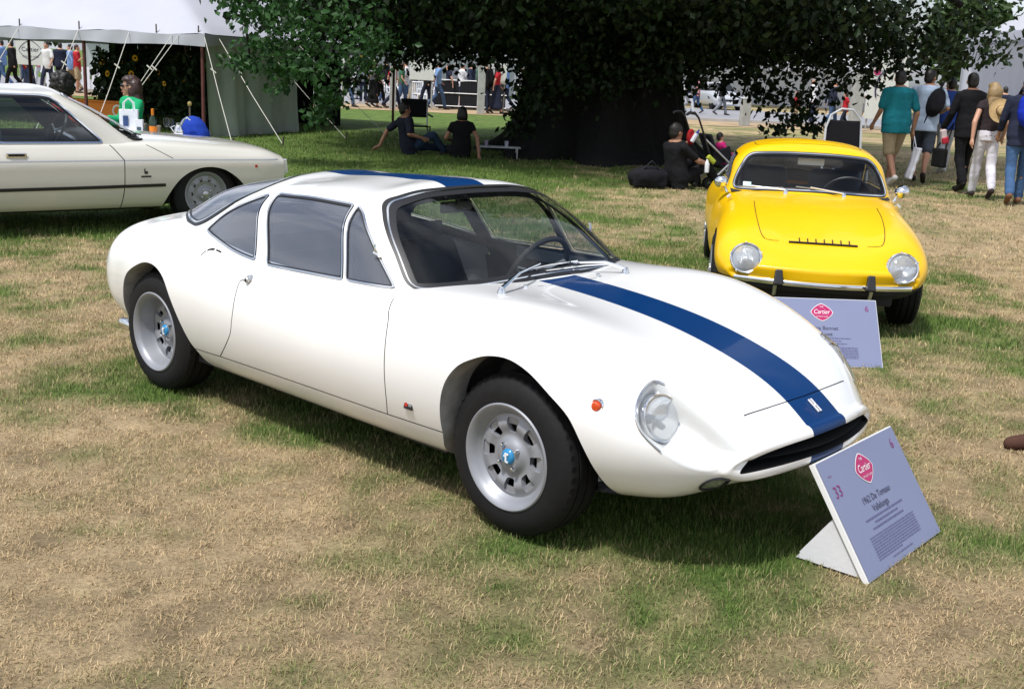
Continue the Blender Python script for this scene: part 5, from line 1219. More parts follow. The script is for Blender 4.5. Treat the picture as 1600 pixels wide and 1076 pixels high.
    o = leaf_obj('drooping_sprays', B_ - np.array([cx_, cy_, 0]), w, .13, t, lm, rg, .6); o['kind'] = 'stuff'
    return t

# ------------------------------------------------------------------ marquees
M['canvas'] = mat('canvas', (.43, .44, .50), .8, var=.05, vscale=.8, bump=.25, bscale=4)
def canvas_thin():
    m, nt, b = nodemat('canvas_thin'); b.inputs['Base Color'].default_value = (.62, .63, .68, 1); b.inputs['Roughness'].default_value = .85
    tr = N(nt, 'ShaderNodeBsdfTranslucent'); tr.inputs['Color'].default_value = (.62, .64, .70, 1); mx = N(nt, 'ShaderNodeMixShader'); mx.inputs['Fac'].default_value = .42
    nz = N(nt, 'ShaderNodeTexNoise', Scale=1.2, Detail=4.0); nt.links.new(obj_node(nt), nz.inputs['Vector']); bp = N(nt, 'ShaderNodeBump', Strength=.3, Distance=.05); nt.links.new(nz.outputs['Fac'], bp.inputs['Height']); nt.links.new(bp.outputs['Normal'], b.inputs['Normal'])
    nt.links.new(b.outputs['BSDF'], mx.inputs[1]); nt.links.new(tr.outputs['BSDF'], mx.inputs[2]); nt.links.new(mx.outputs['Shader'], nt.nodes['Material Output'].inputs['Surface']); return m
M['canvas_thin'] = canvas_thin()
M['canvas_wall'] = mat('canvas_wall', (.44, .48, .45), .9, var=.16, vscale=1.3, bump=.4, bscale=6)
M['rope'] = mat('rope', (.62, .60, .54), .8); M['pole_red'] = mat('pole_red', (.11, .03, .026), .6, var=.2, vscale=8); M['peg'] = mat('peg', (.10, .08, .06), .8)
M['shade_lining'] = mat('shade_lining', (.26, .27, .22), .9)
def marquee():
    base = Vector((-6.26, 22.6, 0)); e = Vector((1.09, 3.39, 0)).normalized(); u = Vector((-e.y, e.x, 0))    # e along the end wall (away), u along the front (to the left)
    t = empty('marquee', base, 0, 'white marquee with scalloped eaves, guy ropes and a grey canvas end wall', 'tent')
    L_, D_, ZE, ZT = 15.0, 9.0, 1.72, 1.98
    at = lambda a, b, z: u * a + e * b + Vector((0, 0, z))
    # roof: hipped sheet with sagging panels between the poles
    na, nb = 90, 30; G = np.zeros((na, nb, 3))
    for i in range(na):
        for j in range(nb):
            a = -.15 + (L_ + .15) * i / (na - 1); b = -.15 + (D_ / 2 + .15) * j / (nb - 1)
            h = min(b + .15, (a + .15) * .9) ; z = ZT + .62 * h ** .92; sag = .05 * math.sin(math.pi * ((a / 2.2) % 1)) * math.exp(-max(h, 0) / 1.2); p = at(a, b, min(z, 4.4) - sag); G[i, j] = p
    pyobj('roof', G.reshape(-1, 3), grid_faces(na, nb), t, M['canvas'], True, None)
    G2 = G.copy()
    for i in range(na):
        for j in range(nb):
            a = -.15 + (L_ + .15) * i / (na - 1); b = D_ + .15 - (D_ / 2 + .15) * j / (nb - 1); h = min(D_ + .15 - b, (a + .15) * .9); G2[i, j] = at(a, b, min(ZT + .62 * max(h, 0) ** .92, 4.4))
    pyobj('roof', G2.reshape(-1, 3), grid_faces(na, nb)[:, ::-1], t, M['canvas'], True, None)
    # valances, gathered between the pole heads
    def valance(p0, p1, z0, z1, n=80, amp=.02, per=2.2):
        ln = (p1 - p0).length; rows = []
        for i in range(n):
            s = i / (n - 1); q = p0.lerp(p1, s); sc = abs(math.sin(math.pi * s * ln / per)); d = (p1 - p0).normalized(); nn = Vector((d.y, -d.x, 0)); rows.append([q + Vector((0, 0, z0 - .05 * sc)), q + nn * (amp * math.sin(s * ln * 7)) + Vector((0, 0, (z0 + z1) / 2 - .03 * sc)), q + nn * (amp * 1.6 * math.sin(s * ln * 7 + .5)) + Vector((0, 0, z1 + .03 * sc))])
        V = [tuple(p) for r in rows for p in r]; pyobj('valance', V, grid_faces(n, 3), t, M['canvas'], True, None)
    valance(at(L_, -.17, 0), at(-.17, -.17, 0), ZT + .01, ZE); valance(at(-.17, -.17, 0), at(-.17, D_ + .17, 0), ZT + .01, ZE + .02)
    valance(at(-.17, D_ + .17, 0), at(L_, D_ + .17, 0), ZT + .01, ZE)
    # end wall in hanging folds
    rows = []; n = 90; bl = 3.55
    for i in range(n):
        b = bl * i / (n - 1); q = -.06 + .05 * math.sin(b * 5.2) + .02 * math.sin(b * 13); rows.append([at(q, b, ZT - .02), at(q * 1.1 - .02, b, 1.2), at(q * 1.3 - .03, b, .55), at(q * 1.5 - .06, b, .0)])
    pyobj('end_wall', [tuple(p) for r in rows for p in r], grid_faces(n, 4), t, M['canvas_wall'], True, None)
    pl = [(0.0, 0.0), (2.75, 0.0), (5.5, 0), (8.3, 0), (0, 3.6), (0, D_), (4.0, D_), (8, D_), (3.4, D_ / 2), (8, D_ / 2)]
    for a, b in pl: tube('tent_pole', [at(a, b, 0), at(a, b, ZT if b in (0, D_) or a == 0 else 4.2)], .035, t, M['pole_red'], 10)
    for a in (0.0, .95, 2.75, 4.2, 5.5): tube('pole_spike', [at(a, -.12, ZT - .02), at(a, -.12, ZT + .14)], .014, t, M['peg'], 6)
    # guy ropes and pegs
    for a, b, da, db in ((2.75, -.15, -.45, -1.9), (1.55, -.15, -.75, -2.2), (.55, -.15, .35, -1.8), (.40, -.15, .42, -1.9), (-.12, -.12, -1.6, -1.6), (-.12, .35, -2.0, -1.0), (-.15, 1.8, -2.0, .1), (-.15, 3.4, -2.1, .3), (4.2, -.15, -.2, -2.0)):
        p0, p1 = at(a, b, ZT - .03), at(a + da, b + db, .03); md = p0.lerp(p1, .55) - Vector((0, 0, .03)); tube('guy_rope', [p0, md, p1], .007, t, M['rope'], 5)
        sl = p0.lerp(p1, .34); tube('rope_slider', [sl + Vector((-.05, 0, .04)), sl + Vector((.05, 0, -.04))], .014, t, M['rope'], 5)
        tube('tent_peg', [p1 + Vector((0, 0, -.03)), p1 + Vector((.02, -.03, .14))], .018, t, M['peg'], 6)
    return t, at
def far_tent(name, loc, rz, size, label, ridge=2.2, eave=2.6, wall=True):
    w, d = size; t = empty(name, loc, rz, label, 'tent', 'white tents along the far side of the road')
    n = 14; rows = []
    for i in range(n + 1):
        for j in range(n + 1):
            a, b = i / n * 2 - 1, j / n * 2 - 1; m_ = max(abs(a), abs(b)); rows.append((a * w / 2, b * d / 2, eave + ridge * (1 - m_) ** 1.5))
    pyobj('roof', rows, grid_faces(n + 1, n + 1), t, M['canvas_thin'], True, None)
    bm = bmesh.new()
    for cx_, cy_, sx, sy in ((0, -d / 2, w, .03), (0, d / 2, w, .03), (-w / 2, 0, .03, d), (w / 2, 0, .03, d)): bm_box(bm, (cx_, cy_, eave - .18), (sx + .04, sy + .04, .40))
    bm_obj('valance', bm, t, M['canvas_thin'])
    if wall:
        V = []; m_ = 60
        for i in range(m_ + 1):
            x = -w / 2 + w * i / m_; y = d / 2 - .1 + .05 * math.sin(i * 1.9); V += [(x, y, 0), (x, y, eave)]
        pyobj('back_wall', V, grid_faces(m_ + 1, 2), t, M['canvas_thin'], True, None)
    for sx in (-1, 1):
        for sy in (-1, 1): tube('tent_pole', [(sx * w / 2, sy * d / 2, 0), (sx * w / 2, sy * d / 2, eave)], .05, t, M['brushed'], 8)
    return t
def far_setting():
    far_tent('tent', (-20, 68, 0), .05, (14, 9), 'white tent seen through the open marquee, beyond the road')
    far_tent('tent', (-5.5, 66, 0), 0, (10, 8), 'white tent behind the white garden chairs')
    far_tent('tent', (6, 70, 0), -.04, (11, 9), 'white tent behind the pale sign with the oval emblem')
    far_tent('tent', (18, 74, 0), .03, (12, 9), 'white tent beyond the silver car')
    t = far_tent('tent', (26.9, 54, 0), 0, (10.5, 8), 'white tent with lettering on its curved fascia, at the end of the road', 4.5, 4.25, True)
    # curved fascia board with its lettering, on the near side of that tent
    w = 10.5; V = []; n = 40
    for i in range(n + 1):
        x = -w / 2 + w * i / n; V += [(x, -4.10, 2.70), (x, -4.10, 3.05 + .95 * (1 - (2 * i / n - 1) ** 2))]
    f_ = pyobj('fascia', V, grid_faces(n + 1, 2), t, M['fascia'], True, None)
    for s, z, sz in (('PRODRIVE', 2.98, .42),):
        me = text_mesh(s, sz); o = link('fascia_text', me, f_, M['fascia_ink']); o.rotation_euler = (math.pi / 2, 0, 0); o.location = (-3.45, -4.13, z)
    far = mat('far_hedge', (.05, .085, .03), .9, var=.4, vscale=.8, bump=1, bscale=3)
    rg = np.random.default_rng(4)
    lm = leaf_mat('far_leaf', (.020, .045, .012), (.07, .12, .035))
    for k, (x, y, h_, w_) in enumerate(((-44, 105, 11, 9), (-30, 112, 13, 10), (-16, 108, 10, 9), (-3, 116, 12, 10), (11, 110, 11, 9), (25, 114, 13, 11), (40, 106, 11, 9), (56, 112, 12, 10))):
        t = empty('parkland_tree', (x, y, 0), 0, 'distant round-crowned tree in the row beyond the white tents', 'tree', 'trees in a row beyond the tents')
        tube('trunk', [(0, 0, 0), (0.1, 0, h_ * .5)], [.45, .25], t, bark_mat('far_bark', (.06, .05, .04)) if k == 0 else bpy.data.materials['far_bark'], 8)
        q = rg.normal(size=(2600, 3)); q /= np.linalg.norm(q, axis=1)[:, None]; q *= rg.uniform(.55, 1, (2600, 1)); P = q * np.array([w_ / 2, w_ / 2, h_ * .40]) * (1 + .18 * np.sin(q[:, :1] * 7 + k) * np.cos(q[:, 1:2] * 6)) + np.array([0, 0, h_ * .58])
        leaf_obj('crown', P, q + np.array([0, 0, .4]), .75, t, lm, rg)['kind'] = 'stuff'
M['fascia'] = mat('fascia', (.70, .72, .76), .6); M['fascia_ink'] = mat('fascia_ink', (.05, .05, .14), .6)

# ------------------------------------------------------------------ people
SKIN = mat('skin', (.50, .27, .18), .55, var=.06, vscale=20); SKIN_DARK = mat('skin_tan', (.36, .18, .11), .55, var=.06, vscale=20)
_cloth = {}
def cloth(c, rough=.85):
    k = tuple(round(v, 3) for v in c)
    if k not in _cloth: _cloth[k] = mat('cloth_%d' % len(_cloth), c, rough, spec=.2, var=.10, vscale=7, bump=.5, bscale=16)
    return _cloth[k]
HAIR = {'dark': mat('hair_dark', (.010, .008, .007), .5, bump=.8, bscale=40), 'brown': mat('hair_brown', (.035, .014, .010), .45, bump=.8, bscale=40), 'blond': mat('hair_blond', (.28, .19, .09), .5, bump=.8, bscale=40), 'grey': mat('hair_grey', (.28, .27, .26), .6, bump=.8, bscale=40)}
def ell(c, r, rot=None, n=14, m=9):
    V, F = [], []; c = Vector(c)
    for i in range(1, m):
        p = math.pi * i / m
        for k in range(n):
            a = 2 * math.pi * k / n; v = Vector((r[0] * math.sin(p) * math.cos(a), r[1] * math.sin(p) * math.sin(a), r[2] * math.cos(p)))
            V.append((rot @ v if rot is not None else v) + c)
    F = [tuple(q) for q in grid_faces(m - 1, n, closed_v=True)[:, ::-1]]
    tp, bt = Vector((0, 0, r[2])), Vector((0, 0, -r[2])); V += [(rot @ tp if rot is not None else tp) + c, (rot @ bt if rot is not None else bt) + c]
    a, b = len(V) - 2, len(V) - 1; o = (m - 2) * n
    for k in range(n): F.append((a, k, (k + 1) % n)); F.append((b, o + (k + 1) % n, o + k))
    return V, [f_[::-1] for f_ in F]
def caps(p0, r0, p1, r1, n=12):
    """tapered limb with round ends"""
    p0, p1 = Vector(p0), Vector(p1); d = (p1 - p0); L = d.length; d = d / max(L, 1e-6); pts, rad = [], []
    for a in (85, 60, 30): pts.append(p0 - d * r0 * math.sin(R(a))); rad.append(r0 * math.cos(R(a)))
    for k in range(5): pts.append(p0.lerp(p1, k / 4)); rad.append(r0 + (r1 - r0) * k / 4)
    for a in (30, 60, 85): pts.append(p1 + d * r1 * math.sin(R(a))); rad.append(r1 * math.cos(R(a)))
    return tube_np(pts, rad, n)
def loft(rings, n=18):
    """closed loft through (centre, half width, half depth, right vector, forward vector)"""
    V, F = [], []
    for c, rx, ry, X, Y in rings:
        for k in range(n):
            a = 2 * math.pi * k / n; ca, sa = math.cos(a), math.sin(a); e_ = .85; V.append(Vector(c) + X * rx * math.copysign(abs(ca) ** e_, ca) + Y * ry * math.copysign(abs(sa) ** e_, sa))
    m = len(rings); F = [tuple(q) for q in grid_faces(m, n, closed_v=True)]
    V += [Vector(rings[0][0]), Vector(rings[-1][0])]; a, b = len(V) - 2, len(V) - 1
    for k in range(n): F.append((a, (k + 1) % n, k)); F.append((b, (m - 1) * n + k, (m - 1) * n + (k + 1) % n))
    return V, F
def fuse(name, parts, voxel, smooth=3, wrinkle=0.0, wsc=9):
    """one continuous skin over overlapping solids"""
    V, F = [], []
    for v, f_ in parts:
        o = len(V); V += [tuple(p) for p in v]; F += [tuple(i + o for i in q) for q in f_]
    me = bpy.data.meshes.new('t'); me.from_pydata(V, [], F); me.update(); bm = bmesh.new(); bm.from_mesh(me); bmesh.ops.recalc_face_normals(bm, faces=bm.faces); bm.to_mesh(me); bm.free()
    ob = bpy.data.objects.new('t', me); COL.objects.link(ob)
    m1 = ob.modifiers.new('r', 'REMESH'); m1.mode = 'VOXEL'; m1.voxel_size = voxel; m1.adaptivity = voxel * .6
    if smooth: m2 = ob.modifiers.new('s', 'SMOOTH'); m2.factor = .5; m2.iterations = smooth
    dg = bpy.context.evaluated_depsgraph_get(); dg.update(); out = bpy.data.meshes.new_from_object(ob.evaluated_get(dg)); out.name = name
    bpy.data.objects.remove(ob); bpy.data.meshes.remove(me)
    n = len(out.vertices)
    if wrinkle and n:
        co = np.empty(n * 3, np.float32); out.vertices.foreach_get('co', co); co = co.reshape(-1, 3); no = np.empty(n * 3, np.float32); out.vertices.foreach_get('normal', no); no = no.reshape(-1, 3)
        w = (fbm(co[:, 0] * 1.0 + co[:, 1], co[:, 2] * 1.4 + co[:, 1] * .5, wsc, 3, 5) - .5) * 2 * wrinkle; co += no * w[:, None]; out.vertices.foreach_set('co', co.ravel()); out.update()
    out.polygons.foreach_set('use_smooth', np.full(len(out.polygons), True)); return out
STAND = dict(pelvis=(0, 0, .95), chest=(0, .0, 1.28), neck=(0, -.01, 1.47), head=(0, .02, 1.615), kneeR=(.10, .01, .50), ankR=(.11, -.02, .085), kneeL=(-.10, .01, .50), ankL=(-.11, -.02, .085),
             elbR=(.27, -.03, 1.13), wriR=(.29, .05, .88), elbL=(-.27, -.03, 1.13), wriL=(-.29, .05, .88), toe=0.0, gaze=0.0)
def walk(k=1.0, arms=1.0):
    d = dict(STAND); d.update(kneeR=(.09, .19 * k, .51), ankR=(.09, .27 * k, .095), kneeL=(-.09, -.03 * k, .50), ankL=(-.09, -.34 * k, .16), pelvis=(0, 0, .93), chest=(0, .02, 1.27), neck=(0, .02, 1.46), head=(0, .05, 1.605),
                              elbR=(.26, -.13 * arms, 1.14), wriR=(.27, -.16 * arms, .90), elbL=(-.26, .05 * arms, 1.14), wriL=(-.27, .20 * arms, .94)); return d
def mirror_pose(d):
    o = {}
    for k, v in d.items():
        if isinstance(v, tuple):
            kk = k[:-1] + {'R': 'L', 'L': 'R'}[k[-1]] if k[-1] in 'RL' and k not in ('pelvis',) else k; o[kk] = (-v[0], v[1], v[2])
        else: o[k] = v
    return o
def person_meshes(pose, voxel=.014, build=1.0, sleeve=.45, legs='trousers', hair='short', top='shirt', female=False, fingers=True):
    """returns dict of meshes: body, top, bottom, shoes, hair"""
    p = {k: (Vector(v) if isinstance(v, tuple) else v) for k, v in {**STAND, **pose}.items()}
    sp = (p['neck'] - p['pelvis']).normalized(); yaw = p.get('twist', 0.0); X = Vector((math.cos(yaw), math.sin(yaw), 0)); Y = sp.cross(X).normalized(); X = Y.cross(sp).normalized()
    w = build; sh = .185 * (0.9 if female else 1.0) * w
    shR, shL = p['neck'] - sp * .055 + X * sh, p['neck'] - sp * .055 - X * sh; hipR, hipL = p['pelvis'] + X * .088 * w, p['pelvis'] - X * .088 * w
    g = p['gaze']; Hx = Vector((math.cos(g), math.sin(g), 0)); Hy = Vector((-math.sin(g), math.cos(g), 0)); Hm = Matrix((Hx, Hy, Vector((0, 0, 1)))).transposed(); hc = p['head']
    hl = lambda x, y, z: hc + Hm @ Vector((x, y, z))
    def torso(k, lo=-.06, hi=1.0):
        prof = [(-.07, .150, .105), (0, .172, .118), (.12, .163, .112), (.22, .150, .104), (.36, .165, .112), (.46, .178, .118), (.515, .165, .10), (.55, .10, .075), (.575, .055, .055)]
        L = (p['neck'] - p['pelvis']).length / .52; out = []
        for z, rx, ry in prof:
            belly = 1.0 + (w - 1) * (1.6 if z < .3 else 1.0); bend = (p['chest'] - (p['pelvis'] + sp * (p['chest'] - p['pelvis']).dot(sp))) * math.sin(math.pi * min(max(z / .52, 0), 1)); out.append((p['pelvis'] + sp * z * L + bend, rx * belly * (.92 if female and z > .3 else 1) + k, ry * belly + k, X, Y))
        return out
    B = [loft(torso(0)), caps(p['neck'] - sp * .03, .056, hc + Vector((0, 0, -.06)), .052), ell(hl(0, -.012, .018), (.076, .094, .104), Hm), ell(hl(0, .022, -.045), (.056, .068, .072), Hm), ell(hl(0, .094, -.022), (.013, .018, .024), Hm), ell(hl(0, .060, -.098), (.028, .026, .020), Hm),
         ell(hl(.080, -.010, -.012), (.012, .022, .032), Hm), ell(hl(-.080, -.010, -.012), (.012, .022, .032), Hm)]
    for s, S_, E_, W_ in ((1, shR, p['elbR'], p['wriR']), (-1, shL, p['elbL'], p['wriL'])):
        B += [caps(S_, .050 * w, E_, .039), caps(E_, .041, W_, .027)]
        d = (W_ - E_).normalized(); q = p.get('handR' if s > 0 else 'handL'); d = (Vector(q) - W_).normalized() if q is not None else d
        sx = d.cross(Y); sx = sx.normalized() if sx.length > .2 else d.cross(Vector((0, 0, 1))).normalized(); nx = sx.cross(d)
        B.append(caps(W_ + d * .02, .030, W_ + d * .075, .034))
        if fingers:
            for j, (off, ln) in enumerate(((-.026, .062), (-.009, .072), (.009, .067), (.026, .052))):
                a = W_ + d * .085 + nx * off; b = a + d * ln * .55 + sx * .006; c_ = b + d * ln * .40 + sx * .018; B += [caps(a, .0105, b, .0095, 8), caps(b, .0095, c_, .0085, 8)]
            a = W_ + d * .035 - nx * .028; b = a + d * .035 - nx * .022 + sx * .01; B += [caps(a, .013, b, .011, 8), caps(b, .011, b + d * .03 + sx * .012, .0095, 8)]
    for s, Hp, K, A in ((1, hipR, p['kneeR'], p['ankR']), (-1, hipL, p['kneeL'], p['ankL'])):
        B += [caps(Hp, .084 * w, K, .056 * w), caps(K, .056, K.lerp(A, .35) - Vector((0, .012, 0)), .054), caps(K.lerp(A, .35) - Vector((0, .010, 0)), .054, A, .036)]
        fd = p.get('footR' if s > 0 else 'footL'); fd = Vector(fd) if fd is not None else Vector((0, 1, -.12 if A.z < .12 else -.55)); fd.normalize(); B.append(caps(A + Vector((0, 0, -.03)) - fd * .03, .038, A + fd * .15 + Vector((0, 0, -.045)), .028))
    out = {'body': fuse('body', B, min(voxel, .013) if fingers else voxel, 3)}
    k = .014
    T = [loft([r for r in torso(k)][(0 if top != 'tucked' else 1):-1])]
    if top in ('shirt', 'loose'):
        r0 = torso(k + (.016 if top == 'loose' else .006))[0]; T.append(loft([(r0[0] - sp * .06, r0[1], r0[2], X, Y), (r0[0] + sp * .12, r0[1], r0[2], X, Y)]))
    for S_, E_, W_ in ((shR, p['elbR'], p['wriR']), (shL, p['elbL'], p['wriL'])):
        if sleeve <= 0: T.append(ell(S_, (.06, .06, .06))); continue
        if sleeve < .55: T.append(caps(S_, .062 * w, S_.lerp(E_, sleeve * 1.75), .060))
        else: T += [caps(S_, .062 * w, E_, .053), caps(E_, .053, E_.lerp(W_, min(1, (sleeve - .5) * 2)), .043)]
    out['top'] = fuse('top', T, voxel, 2, .010)
    Lg = [loft([(p['pelvis'] - sp * .06, .168 * w, .118 * w, X, Y), (p['pelvis'] + sp * .02, .182 * w, .126 * w, X, Y), (p['pelvis'] + sp * .10, .172 * w, .120 * w, X, Y)])]
    for Hp, K, A in ((hipR, p['kneeR'], p['ankR']), (hipL, p['kneeL'], p['ankL'])):
        if legs == 'shorts': Lg.append(caps(Hp, .098 * w, Hp.lerp(K, .94), .092))
        elif legs == 'trousers': Lg += [caps(Hp, .095 * w, K, .072), caps(K, .072, A + Vector((0, 0, .02)), .062)]
        elif legs == 'slim': Lg += [caps(Hp, .095 * w, K, .073), caps(K, .073, K.lerp(A, .4) - Vector((0, .012, 0)), .072), caps(K.lerp(A, .4) - Vector((0, .012, 0)), .072, A + Vector((0, 0, .02)), .056)]
    if legs == 'skirt': Lg.append(loft([(p['pelvis'] + Vector((0, 0, -.75)), .26, .24, X, Y), (p['pelvis'] + Vector((0, 0, -.3)), .21, .18, X, Y), (p['pelvis'] + sp * .1, .165, .118, X, Y)]))
    out['bottom'] = fuse('bottom', Lg, voxel, 2, .010)
    for s, A in ((1, p['ankR']), (-1, p['ankL'])):
        fd = p.get('footR' if s > 0 else 'footL'); fd = Vector(fd) if fd is not None else Vector((0, 1, -.12 if A.z < .12 else -.55)); fd.normalize(); out['shoeR' if s > 0 else 'shoeL'] = fuse('shoe', [caps(A + Vector((0, 0, -.032)) - fd * .035, .046, A + fd * .165 + Vector((0, 0, -.045)), .036)], voxel, 1)
    Hr = [ell(hl(0, -.022, .034), (.086, .100, .100), Hm)]
    cut = []
    if hair == 'short': Hr += [ell(hl(0, -.055, -.02), (.078, .062, .075), Hm)]
    elif hair == 'long': Hr += [ell(hl(0, -.06, -.03), (.112, .09, .14), Hm), ell(hl(0, -.085, -.20), (.125, .075, .18), Hm), ell(hl(.07, -.03, -.10), (.03, .05, .15), Hm), ell(hl(-.07, -.03, -.10), (.03, .05, .15), Hm), ell(hl(0, .01, .075), (.078, .085, .05), Hm)]
    elif hair == 'bob': Hr += [ell(hl(0, -.05, -.04), (.092, .075, .11), Hm), ell(hl(.07, -.02, -.05), (.028, .05, .09), Hm), ell(hl(-.07, -.02, -.05), (.028, .05, .09), Hm)]
    elif hair == 'curly': Hr += [ell(hl(0, -.03, .03), (.15, .15, .15), Hm), ell(hl(0, -.05, -.10), (.14, .12, .13), Hm)]
    # keep the face clear: hair solids sit behind it
    out['hair'] = fuse('hair', Hr, voxel, 1 if hair == 'curly' else 2, {'curly': .05, 'long': .012}.get(hair, .006), 22 if hair == 'curly' else 9)
    if hair != 'curly':
        bm = bmesh.new(); bm.from_mesh(out['hair']); inv = Hm.transposed()
        dl = [v for v in bm.verts if (lambda q: q.y > .045 and q.z < .055)(inv @ (v.co - hc))]; bmesh.ops.delete(bm, geom=dl, context='VERTS'); bm.to_mesh(out['hair']); bm.free()
    out['pose'] = p; out['hl'] = hl
    return out
def place_person(ms, loc, rz, height, label, top, bottom, hair='dark', skin=None, shoe=(.03, .025, .02), group=None, name='person'):
    r = empty(name, loc, rz, label, 'person', group); r.scale = (height / 1.75,) * 3
    for k, nm, m in (('body', 'body', skin or SKIN), ('top', 'shirt', cloth(top)), ('bottom', 'trousers', cloth(bottom)), ('shoeR', 'shoe', cloth(shoe)), ('shoeL', 'shoe', cloth(shoe)), ('hair', 'hair', HAIR[hair])):
        me = ms[k]; o = bpy.data.objects.new(nm, me); COL.objects.link(o); o.parent = r
        if not me.materials: me.materials.append(m)
        o.material_slots[0].link = 'OBJECT'; o.material_slots[0].material = m
    return r
def box_np(c, s, rot=None):
    V = []
    for x in (-.5, .5):
        for y in (-.5, .5):
            for z in (-.5, .5):
                v = Vector((x * s[0], y * s[1], z * s[2])); V.append((rot @ v if rot is not None else v) + Vector(c))
    return V, [(0, 1, 3, 2), (4, 6, 7, 5), (0, 4, 5, 1), (2, 3, 7, 6), (0, 2, 6, 4), (1, 5, 7, 3)]
def soft(name, parts, voxel, parent, m, sm=4, wr=0.0):
    me = fuse(name, parts, voxel, sm, wr); return link(name, me, parent, m)
def E3(rx, ry, rz): return Matrix.Rotation(rz, 3, 'Z') @ Matrix.Rotation(ry, 3, 'Y') @ Matrix.Rotation(rx, 3, 'X')

def strollers_right():
    """the group walking away past the yellow car"""
    gp = 'visitors walking away beside the yellow coupe'
    # man in teal shirt
    ms = person_meshes({**walk(.75), 'wriR': (.30, .0, .86), 'elbR': (.30, -.06, 1.12), 'gaze': -.25}, .013, 1.18, .45, 'shorts', 'short', 'loose')
    place_person(ms, (6.12, 18.95, 0), R(14), 1.87, 'man in a teal shirt and khaki shorts walking away with a white carrier bag', (.010, .165, .205), (.34, .27, .17), 'dark', SKIN_DARK, (.62, .60, .58), gp)
    b = empty('carrier_bag', (6.47, 18.95, .38), R(0), 'flat white carrier bag hanging from the hand of the man in teal', 'bag')
    soft('bag_sack', [box_np((0, 0, 0), (.05, .30, .52), E3(0, R(12), 0))], .012, b, cloth((.70, .72, .80)), 5, .012); tubes('bag_handle', [([(0, -.07, .26), (-.03, 0, .44), (0, .07, .26)], .006)], b, cloth((.70, .72, .80)))
    # man in pale blue shirt with sling backpack
    ms = person_meshes({**mirror_pose(walk(.8)), 'elbR': (.30, -.02, 1.16), 'wriR': (.24, .20, 1.12), 'gaze': -.5}, .013, 1.06, .45, 'shorts', 'short', 'loose')
    place_person(ms, (6.86, 19.75, 0), R(-24), 1.93, 'man in a pale blue shirt and slate shorts, black pack on his back', (.42, .52, .68), (.055, .065, .09), 'dark', SKIN_DARK, (.03, .02, .018), gp)
    b = empty('sling_backpack', (6.95, 19.60, 1.36), R(-24), 'black sling backpack worn over the pale blue shirt', 'backpack')
    soft('pack_body', [ell((.0, -.05, 0), (.15, .09, .25), E3(0, R(14), 0)), ell((.02, -.10, -.06), (.11, .06, .14))], .014, b, cloth((.012, .012, .016)), 3, .008); tubes('pack_strap', [([(.04, -.02, .22), (.08, .06, .34), (.02, .16, .30)], .022), ([(-.10, -.05, -.18), (-.14, -.05, -.34)], .012)], b, cloth((.012, .012, .016)))
    # man in black
    ms = person_meshes({**walk(.55), 'gaze': -.3}, .013, 1.05, 1.0, 'trousers', 'short', 'loose')
    place_person(ms, (7.05, 18.30, 0), R(10), 1.88, 'man dressed all in black walking beside the woman with the straw hat', (.008, .008, .010), (.007, .007, .009), 'dark', SKIN_DARK, (.012, .011, .010), gp)
    b = empty('paper_bag', (6.70, 18.35, .86), R(10), 'small red and white bag held by the man in black', 'bag'); soft('bag_sack', [box_np((0, 0, 0), (.09, .07, .22), E3(0, R(-14), 0))], .01, b, cloth((.60, .50, .52)), 2); soft('bag_flap', [box_np((.02, -.02, -.06), (.10, .07, .10), E3(0, R(-14), 0))], .01, b, cloth((.45, .03, .05)), 2)
    b = empty('shoulder_bag', (6.70, 18.42, .52), R(10), 'black shoulder bag hanging low beside the man in black', 'bag'); soft('bag_body', [box_np((0, 0, 0), (.10, .34, .30))], .014, b, cloth((.008, .008, .009)), 6); tubes('bag_strap', [([(0, -.14, .12), (.16, -.02, .55), (0, .14, .12)], .012)], b, cloth((.008, .008, .009)))
    # woman, straw hat hung on her back
    ms = person_meshes({**mirror_pose(walk(.6)), 'gaze': .2}, .012, .92, .12, 'slim', 'long', 'tucked', True)
    place_person(ms, (7.00, 17.35, 0), R(-6), 1.74, 'fair-haired woman in white trousers with a straw hat hung on her back', (.030, .022, .024), (.66, .64, .70), 'blond', SKIN, (.04, .03, .03), gp)
    h_ = empty('straw_hat', (7.04, 17.10, 1.32), 0, 'straw sun hat hanging on the back of the woman in white trousers', 'hat'); h_.rotation_euler = (R(82), 0, R(-8)); h_.scale = (.82,) * 3
    st_ = mat('straw', (.52, .36, .17), .8, var=.15, vscale=30, bump=.6, bscale=120); pr = [(.0001, .10), (.045, .098), (.075, .085), (.088, .05), (.095, .005), (.13, -.006), (.19, -.012), (.215, -.004), (.215, .0), (.19, -.006), (.13, .0), (.10, .010)]
    lathe('hat_crown', pr[:5], h_, st_, 36, 'z'); lathe('hat_brim', pr[4:], h_, st_, 36, 'z'); lathe('hat_band', [(.0905, .035), (.093, .032), (.0985, .008), (.097, .004)], h_, cloth((.10, .06, .035)), 36, 'z')
    # man in jeans with blue backpack
    ms = person_meshes({**walk(.6), 'gaze': .1}, .013, 1.08, .8, 'trousers', 'short', 'shirt')
    place_person(ms, (7.19, 16.62, 0), R(-14), 1.84, 'man in jeans carrying a bright blue backpack', (.02, .025, .05), (.055, .115, .24), 'dark', SKIN_DARK, (.20, .10, .06), gp)
    b = empty('backpack', (7.17, 16.42, 1.36), R(-14), 'bright blue backpack on the man in jeans', 'backpack')
    soft('pack_body', [ell((0, -.06, 0), (.19, .12, .27)), ell((0, -.13, -.08), (.14, .08, .16))], .015, b, cloth((.010, .030, .42)), 3, .01); [tube('pack_strap', [(s * .10, 0, .22), (s * .12, .10, .30), (s * .14, .22, .20)], .025, b, cloth((.02, .02, .03))) for s in (-1, 1)]
